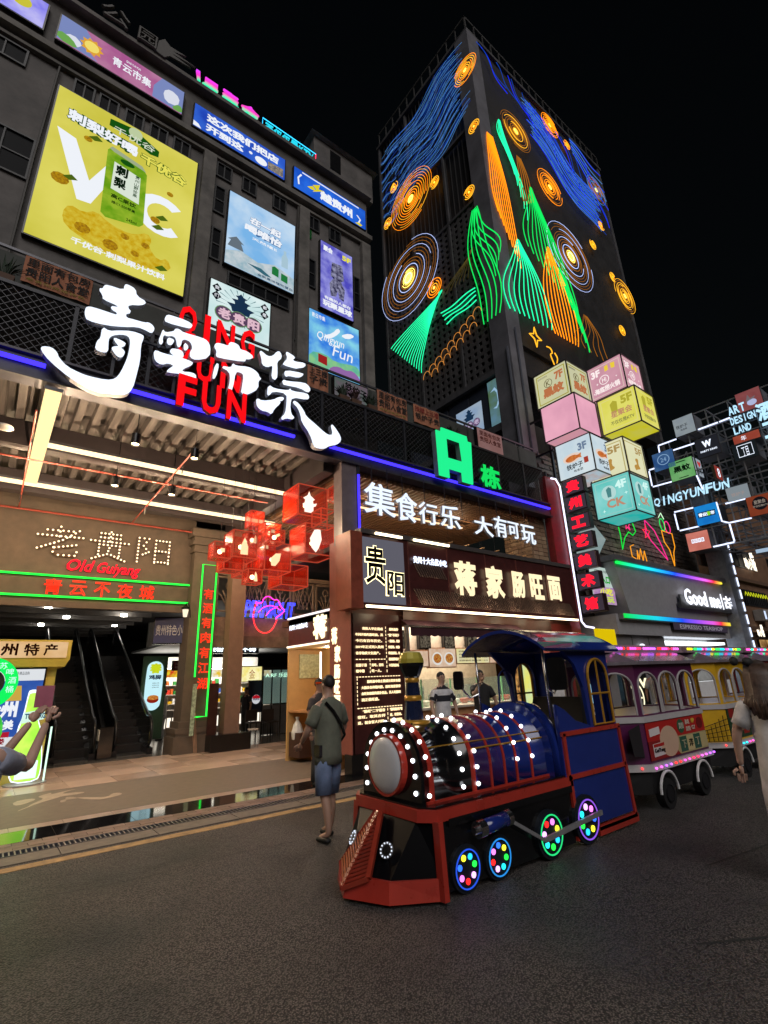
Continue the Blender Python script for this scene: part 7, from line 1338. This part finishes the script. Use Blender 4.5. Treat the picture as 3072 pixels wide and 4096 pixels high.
carriage(9.46, (.66,.38,.012), 'yellow road train carriage behind the purple one', ['f0e820','30ff60','20d0f0','ff50b0','40a0ff'], post_yellow)
carriage(12.12, (.30,.015,.02), 'red road train carriage at the end of the train', ['ff50c0','40ffc0','ff4040','60a0ff'], post_yellow)
# signs seen through the carriage windows
h = lightbox('karaoke_arrow_sign', 'dark standing board with orange and cream wording and a left arrow', 'sign', FY(6.6), 12.15, 13.3, .55, 1.95, M((.01,.012,.01), .4)); cr_ = E('f0e8c0', 1.6)
tx(h, '会', .18, .82, .68, .98, E('ff7a18', 1.6), bold=.05); tx(h, 'KTV', .02, .98, .48, .64, cr_, bold=.04); B().ring(h.f, .5, .32, .20, .23, 0, .01).build('ring', cr_, h.t); pr(h, 'arrow', [[(.34,.32),(.48,.38),(.48,.335),(.66,.335),(.66,.305),(.48,.305),(.48,.26)]], cr_); tx(h, '5F', .3, .85, .02, .17, E('ffffff', 1.8), bold=.05)
h = lightbox('drinks_menu_screen', 'pale blue lit drinks menu standing beyond the train', 'sign', FY(7.0), 11.0, 11.75, .95, 1.9, E('88c8e8', .95, 'b0dcf0', 3))
for k in range(3): tx(h, 'U', .12+.26*k, .34+.26*k, .68, .9, E('204860', .4), bold=.04); tx(h, '268'[k], .14+.26*k, .32+.26*k, .45, .58, E('204860', .4))
tx(h, '手作奶茶', .1, .9, .1, .22, E('204860', .4))
h = lightbox('food_screen', 'bright green and yellow food poster seen through the cab', 'poster', FY(7.2), 9.2, 9.9, .8, 1.9, E('c8e0b0', 1., 'e8e060', 3))
h = lightbox('gold_display', 'tall glittering gold display beside the shop counter', 'display', FY(8.0), 9.9, 10.6, .6, 1.95, E('e0a860', .9, '503020', 14))

# ================================================================== people
def skin_mesh(nodes, edges, lvl=1, flat=None):
    names = list(nodes); me = bpy.data.meshes.new('sk'); me.from_pydata([nodes[n][:3] for n in names], [(names.index(a), names.index(b_)) for a, b_ in edges], [])
    ob = bpy.data.objects.new('sk', me); COL.objects.link(ob); m = ob.modifiers.new('s', 'SKIN'); m.use_smooth_shade = True
    sv = me.skin_vertices[0].data
    for i, n in enumerate(names):
        r_ = nodes[n][3]; sv[i].radius = (r_, nodes[n][4] if len(nodes[n]) > 4 else r_); sv[i].use_root = (i == 0)
    if lvl: s_ = ob.modifiers.new('u', 'SUBSURF'); s_.levels = lvl; s_.render_levels = lvl
    out = bpy.data.meshes.new_from_object(ob.evaluated_get(bpy.context.evaluated_depsgraph_get()))
    vs = [tuple(v.co) for v in out.vertices]; fs = [tuple(p.vertices) for p in out.polygons]
    bpy.data.objects.remove(ob); bpy.data.meshes.remove(me); bpy.data.meshes.remove(out); return vs, fs
def limb(b, chain, lvl=1):
    nd = {str(i): c for i, c in enumerate(chain)}; vs, fs = skin_mesh(nd, [(str(i), str(i+1)) for i in range(len(chain)-1)], lvl); return b.add(vs, fs)
def hand(b, w_, d_, side, curl=.5, sc=1.):
    """palm and five fingers from wrist w_ along direction d_; side = +1/-1 puts the thumb"""
    d_ = Vector(d_).normalized(); a = d_.cross(Vector((0,0,1))); a = a.normalized() if a.length > .1 else Vector((1,0,0)); n = a.cross(d_).normalized(); w_ = Vector(w_)
    q = w_+d_*.085*sc
    limb(b, [(*w_, .022*sc, .026*sc), (*(w_+d_*.045*sc), .016*sc, .038*sc), (*q, .013*sc, .038*sc)], 1)
    for i, L in enumerate((.062,.074,.070,.055)):
        o = a*(i-1.5)*.019*sc; p0 = w_+d_*.075*sc+o; p1 = p0+d_*L*.55*sc; dd = (d_*(1-curl)+n*-curl).normalized(); p2 = p1+dd*L*.45*sc
        limb(b, [(*p0,.009*sc),(*p1,.0085*sc),(*p2,.007*sc)], 0)
    p0 = w_+d_*.03*sc+a*side*.028*sc; p1 = p0+(d_*.6+a*side*.8).normalized()*.04*sc; p2 = p1+(d_+n*-.3).normalized()*.03*sc
    limb(b, [(*p0,.011*sc),(*p1,.010*sc),(*p2,.008*sc)], 0)
def person(label, x, y, face_deg, H=1.7, skin=(.32,.17,.11), hair=(.01,.008,.007), hair_kind='short', top=(.1,.1,.1), bottom=(.05,.07,.12), legs='shorts', shoes=(.01,.01,.01), arms=None, stride=.0, z=0, female=False, shirt_fn=None, sleeve=.5, warms=None):
    t = thing('person', label, 'person', (x, y, z)); k = H/1.7; ca, sa = math.cos(R(face_deg)), math.sin(R(face_deg))
    def W(p): px, py, pz = p[0]*k, p[1]*k, p[2]*k; return (x+px*sa+py*ca, y-px*ca+py*sa, z+pz)      # local +y = facing, +x = right hand
    sw_ = .175 if female else .195; hw = .10
    if warms: arms = {q: tuple((((p[0]-x)*sa-(p[1]-y)*ca)/k, ((p[0]-x)*ca+(p[1]-y)*sa)/k, (p[2]-z)/k) for p in pq) for q, pq in warms.items()}
    arms = arms or {1: ((.27,.0,1.12),(.29,.06,.86)), -1: ((-.27,.0,1.12),(-.29,.06,.86))}
    b = B(); nd = {}
    def N(n, p, r_, r2=None): nd[n] = (*W(p), r_*k, (r2 or r_)*k)
    N('pelvis',(0,0,.92),.13,.11); N('waist',(0,0,1.08),.125,.10); N('chest',(0,.0,1.27),.15,.11); N('neck0',(0,-.01,1.42),.07); N('neck',(0,.0,1.49),.052); N('skull0',(0,.02,1.56),.065,.075); N('skull',(0,.01,1.635),.078,.088); N('crown',(0,.0,1.675),.06,.065)
    ed = [('pelvis','waist'),('waist','chest'),('chest','neck0'),('neck0','neck'),('neck','skull0'),('skull0','skull'),('skull','crown')]
    hands = []
    for s_, c in ((1,'R'),(-1,'L')):
        e_, h_ = arms[s_]; N('sh'+c,(s_*(sw_-.01),-.01,1.375),.050); N('el'+c,e_,.042); N('wr'+c,h_,.026); ed += [('neck0','sh'+c),('sh'+c,'el'+c),('el'+c,'wr'+c)]
        st = stride*s_; N('hip'+c,(s_*hw,0,.86),.095); N('kn'+c,(s_*hw*.95,st*.5+.015,.48),.058); N('calf'+c,(s_*hw*.95,st*.72-.02,.32),.052); N('an'+c,(s_*hw*.95,st-.02,.09),.034); N('to'+c,(s_*hw*1.1,st+.13,.035),.03,.02); ed += [('pelvis','hip'+c),('hip'+c,'kn'+c),('kn'+c,'calf'+c),('calf'+c,'an'+c),('an'+c,'to'+c)]
        hands.append((h_, e_, s_))
    vs, fs = skin_mesh(nd, ed, 1); b.add(vs, fs)
    for h_, e_, s_ in hands:
        a, c = Vector(W(h_)), Vector(W(e_)); hand(b, a, a-c, s_, .28, k)
    # face: nose, ears, lips, eye sockets
    b.ball(W((0,.098,1.60)), .014*k, 6, 5); b.ball(W((0,.085,1.56)), .016*k, 6, 4, (1,1,.5))
    for s_ in (1,-1): b.ball(W((s_*.078,.0,1.605)), .02*k, 6, 5, (.6,.8,1.4))
    b.build('body', M(skin, .5, noise=.08), t, True)
    eb = B()
    for s_ in (1,-1): eb.ball(W((s_*.03,.085,1.625)), .011*k, 6, 4); eb.ball(W((s_*.032,.09,1.655)), .014*k, 6, 3, (1,.8,.25))
    eb.build('eyes_and_brows', M((.015,.012,.01), .3), t)
    # clothing: lofted rings that follow the body
    def loft(bb, rings_, n=16, fold=.0, seed=1):
        rr = random.Random(seed); k0 = len(bb.v); vs_ = []
        for c_, rx, ry, ax in rings_:
            c_ = Vector(c_)
            for q in range(n):
                th = 2*math.pi*q/n; e_ = 1+fold*math.sin(q*2.3+c_.z*14)+rr.uniform(-.3,.3)*fold
                vs_.append(W(c_+ax[0]*rx*e_*math.cos(th)+ax[1]*ry*e_*math.sin(th)))
        fs_ = [(a*n+q, a*n+(q+1) % n, (a+1)*n+(q+1) % n, (a+1)*n+q) for a in range(len(rings_)-1) for q in range(n)]
        fs_ += [tuple(range(n))[::-1], tuple(range((len(rings_)-1)*n, len(rings_)*n))]
        bb.add(vs_, fs_)
    HX = (Vector((1,0,0)), Vector((0,1,0))); fm_ = .90 if female else 1.
    def along(p, q):
        d_ = (Vector(q)-Vector(p)).normalized(); a_ = d_.cross(Vector((0,1,0))); a_ = a_.normalized() if a_.length > .05 else Vector((1,0,0)); return (a_, d_.cross(a_))
    sb2 = B(); hem = .76 if not female else .70
    loft(sb2, [((0,0,hem),.172,.138,HX),((0,0,hem+.1),.170,.134,HX),((0,0,1.05),.163*fm_,.128,HX),((0,0,1.18),.172*fm_,.130,HX),((0,-.005,1.29),.190*fm_,.128,HX),((0,-.008,1.36),.196*fm_,.112,HX),((0,-.01,1.40),.178,.098,HX),((0,-.01,1.43),.140,.085,HX),((0,-.008,1.458),.085,.072,HX),((0,0,1.475),.062,.060,HX)], 20, .018, 3)
    for s_ in (1,-1):
        e_, h_ = arms[s_]; S0 = Vector((s_*(sw_-.05),-.01,1.37)); E0 = Vector(e_); q = S0.lerp(E0, min(.97, sleeve*1.45)); ax = along(S0, E0)
        rg = [(S0,.066,.070,ax),(S0.lerp(q,.15),.082,.082,ax),(S0.lerp(q,.35),.082,.080,ax),(S0.lerp(q,.7),.074,.072,ax),(q,.072,.070,ax)]
        loft(sb2, rg, 12, .02, 5)
        if sleeve > .7: ax2 = along(E0, h_); loft(sb2, [(E0,.062,.062,ax2),(E0.lerp(Vector(h_),.9),.045,.045,ax2)], 12, .02, 6)
    sh = sb2.build('shirt', M(top, .85, noise=.25, scale=8, bump=.3), t, True)
    if shirt_fn: shirt_fn(sh, z+1.27*k, k)
    lb2 = B(); loft(lb2, [((0,0,.98),.125,.095,HX),((0,0,.88),.145,.112,HX),((0,0,.80),.15,.12,HX)], 18, .015, 7)
    for s_ in (1,-1):
        st = stride*s_; A0 = Vector((s_*.082,0,.84)); K0 = Vector((s_*hw*.95,st*.5+.012,.46)); ax = along(A0, K0)
        if legs == 'shorts': loft(lb2, [(A0,.078,.10,ax),(A0.lerp(K0,.4),.095,.105,ax),(K0,.094,.098,ax)], 14, .03, 8)
        else:
            N0 = Vector((s_*hw*.95,st-.02,.06)); loft(lb2, [(A0,.09,.11,ax),(A0.lerp(K0,.5),.088,.092,ax),(K0,.068,.072,ax),(K0.lerp(N0,.5),.066,.068,ax),(N0,.06,.062,ax)], 14, .03, 8)
    lb2.build('shorts' if legs == 'shorts' else 'trousers', M(bottom, .85, noise=.3, scale=7, bump=.3), t, True)
    for s_ in (1,-1):
        st = stride*s_; fb_ = B(); limb(fb_, [(*W((s_*.105,st-.05,.03)),.042*k,.03*k),(*W((s_*.11,st+.05,.035)),.045*k,.032*k),(*W((s_*.115,st+.16,.028)),.04*k,.026*k)]); fb_.build('shoe', M(shoes, .6), t, True)
    hb_ = B(); c = W((0,-.012,1.655)); vs_ = []
    hb_.ball(W((0,-.010,1.640)), (.0915 if hair_kind == 'long' else .0835)*k, 16, 12, (.93,1.02,1.05)); cut = (1.60 if hair_kind == 'long' else 1.618)*k+z; P = []
    for v in hb_.v:
        l = v-Vector((x,y,0)); fwd = l.x*ca+l.y*sa; 
        lo = cut+(.6*fwd if fwd < 0 else .5*fwd)
        if v.z < lo: v.z = lo
        P.append(v)
    hb_.v = P; hb_.build('hair', M(hair, .6, noise=.3, scale=30), t, True)
    if hair_kind == 'long':
        lb_ = B(); rr = random.Random(4)
        for i in range(46):
            a = -math.pi*(.02+.96*i/45); ux = math.cos(a); uy = math.sin(a)
            for lay in (0, 1):
                L = 1.30+rr.uniform(-.05,.06); r0 = .095+lay*.012
                lb_.tube([W((ux*r0*.8, uy*r0*.8-.01, 1.70)), W((ux*r0*1.05, uy*r0*1.1-.01, 1.60)), W((ux*(r0+.02), uy*(r0+.03)-.02, 1.45)), W((ux*(r0+.05)+rr.uniform(-.01,.01), uy*(r0+.05)-.04, 1.38)), W((ux*(r0+.02)+rr.uniform(-.02,.02), uy*(r0+.04)-.04, L))], .014*k, 5)
        lb_.build('long_hair', M((.09,.055,.04), .4, noise=.6, scale=25), t, True)
        bw_ = B(); bw_.ball(W((-.07,-.06,1.72)), .05*k, 10, 7, (1.2,.8,.8)); bw_.ball(W((-.17,-.06,1.73)), .045*k, 8, 6, (1.3,.7,.9)); bw_.build('hair_bow', M((.02,.02,.02), .7), t, True)
    return t, W, k
def stripes(sh, zc_, k):
    m2 = M((.012,.012,.02), .85, noise=0); sh.data.materials.append(m2); oz = ORG[sh.name].z if sh.name in ORG else 0
    for p in sh.data.polygons:
        zz = p.center.z
        if (1.20*k < zz < 1.30*k) or zz > 1.39*k or (1.02*k < zz < 1.10*k): p.material_index = 1
t, W, k = person('person seen from behind in a green grey T-shirt, denim shorts and a shoulder strap', 3.36, 5.50, 100, 1.72, top=(.13,.14,.105), bottom=(.13,.18,.30), skin=(.42,.25,.18), stride=.10, arms={1: ((.29,.03,1.13),(.30,.17,.95)), -1: ((-.27,.05,1.12),(-.22,.22,.98))}, sleeve=.55)
B().tube([W((-.13,-.10,1.42)), W((-.05,-.150,1.32)), W((.06,-.155,1.18)), W((.15,-.12,1.05)), W((.18,-.02,.98))], .018*k, 4).build('bag_strap', black, t)
B().box(3.18, 3.22, 5.40, 5.52, .86, .98).build('waist_bag', black, t)
person('person in a black and white striped shirt standing behind the boiler', 7.30, 7.65, -100, 1.74, top=(.55,.55,.58), bottom=(.02,.02,.03), legs='long', arms={1: ((.27,.03,1.12),(.27,.12,.9)), -1: ((-.27,.03,1.12),(-.26,.12,.9))}, shirt_fn=stripes, skin=(.42,.26,.19))
t, W, k = person('person in a black shirt raising one hand to the face behind the train cab', 8.50, 7.70, -115, 1.76, top=(.012,.012,.014), bottom=(.02,.02,.02), legs='long', arms={1: ((.27,.26,1.24),(.10,.30,1.50)), -1: ((-.28,.05,1.12),(-.24,.18,.92))}, skin=(.30,.17,.11))
B().cyl(W((.115,.30,1.47)), W((.125,.295,1.44)), .034*k, n=12).build('wrist_watch', chrome, t)
t, W, k = person('person with a visor half hidden behind the man in green', 4.88, 8.3, -70, 1.70, top=(.05,.04,.04), bottom=(.03,.03,.03), legs='long')
B().tube([W((.092*math.cos(a*.4), .095*math.sin(a*.4), 1.645)) for a in range(9)], .014*k, 5).build('visor', E('c84010', .5), t)
t, W, k = person('person with long brown hair and a loose white top at the right edge', 5.40, 1.65, 28, 1.68, top=(.86,.85,.88), bottom=(.70,.68,.72), hair=(.05,.032,.026), hair_kind='long', female=True, arms={1: ((.25,-.03,1.12),(.25,.0,.88)), -1: ((-.27,.02,1.12),(-.28,.10,.86))}, skin=(.62,.40,.31), sleeve=.5)
person('person holding up a phone at the left edge in a blue grey shirt', .03, 4.12, 62, 1.62, top=(.42,.45,.58), bottom=(.45,.47,.56), legs='long', warms={1: ((.34,4.34,1.21),(.425,4.53,1.47)), -1: ((.14,4.40,1.20),(.33,4.53,1.48))}, skin=(.58,.36,.28), sleeve=.42)
t = thing('phone', 'pink phone held up in both hands at the left edge', 'phone', (.45, 4.68, 1.6)); B().hexa([(.34,4.66,1.57),(.45,4.62,1.57),(.453,4.63,1.57),(.343,4.67,1.57)], [(.34,4.68,1.72),(.45,4.64,1.72),(.453,4.65,1.72),(.343,4.69,1.72)]).build('case', M((.45,.12,.18), .3), t)
person('small person in a white top and long skirt inside the lit hall', 5.05, 18.9, 150, 1.6, top=(.6,.58,.56), bottom=(.35,.34,.34), legs='long', female=True)
person('person in a white shirt and black strap behind the train cab', 9.0, 6.2, 70, 1.68, top=(.6,.6,.6), bottom=(.02,.02,.03), legs='long')
person('person in a grey shirt walking beyond the yellow carriage', 13.2, 6.2, 20, 1.72, top=(.22,.22,.24), bottom=(.03,.03,.05), legs='long', stride=.12)
person('seated looking person in a dark vest in the shop passage', 7.3, 17.3, 200, 1.55, top=(.02,.02,.03), bottom=(.03,.03,.03), legs='long')
# point lamps that stand for lit fittings, plus fill added in the gallery
def lamp(name, loc, e, c):
    l = bpy.data.lights.new(name, 'POINT'); l.energy = e; l.color = c; l.shadow_soft_size = 0.0; o = bpy.data.objects.new(name, l); COL.objects.link(o); o.location = loc
WC = (1, .72, .46)
for x, y in ((1.48, 8.91), (2.52, 8.95), (1.48, 10.51), (2.55, 10.46)): lamp('spotlight_light', (x, y, 5.42 if y > 10 else 5.68), 14, WC)
for i in range(8): lamp('light_strip_light', (.5+i*.63, 10.41, 5.35), 52, WC)
for i in range(10): lamp('light_strip_light', (-3+i*.95, 12.78, 5.35), 52, WC)
for i in range(5): lamp('light_strip_light', (.16, 8.7+i*.9, 5.35), 52, WC)
for i in range(6): lamp('upper_strip_light', (6.8+i*.85, 10.32, 5.95), 14, WC)
for i in range(7): lamp('sign_bar_light', (6.4+i*1.0, 7.98, 3.0), 5, (1,.78,.5))
for x, y, z, e in ((7.0,16.2,5.6,60),(10.0,17.0,5.6,60),(1.2,17.2,3.85,12),(3.4,18.4,3.85,12),(5.9,18.6,3.6,45),(8.0,18.4,3.6,45),(6.2,10.2,2.35,16)): lamp('hall_and_fill_light', (x, y, z), e, (1,.86,.7))  # the gallery pair is unseen fill, added to brighten the lattice
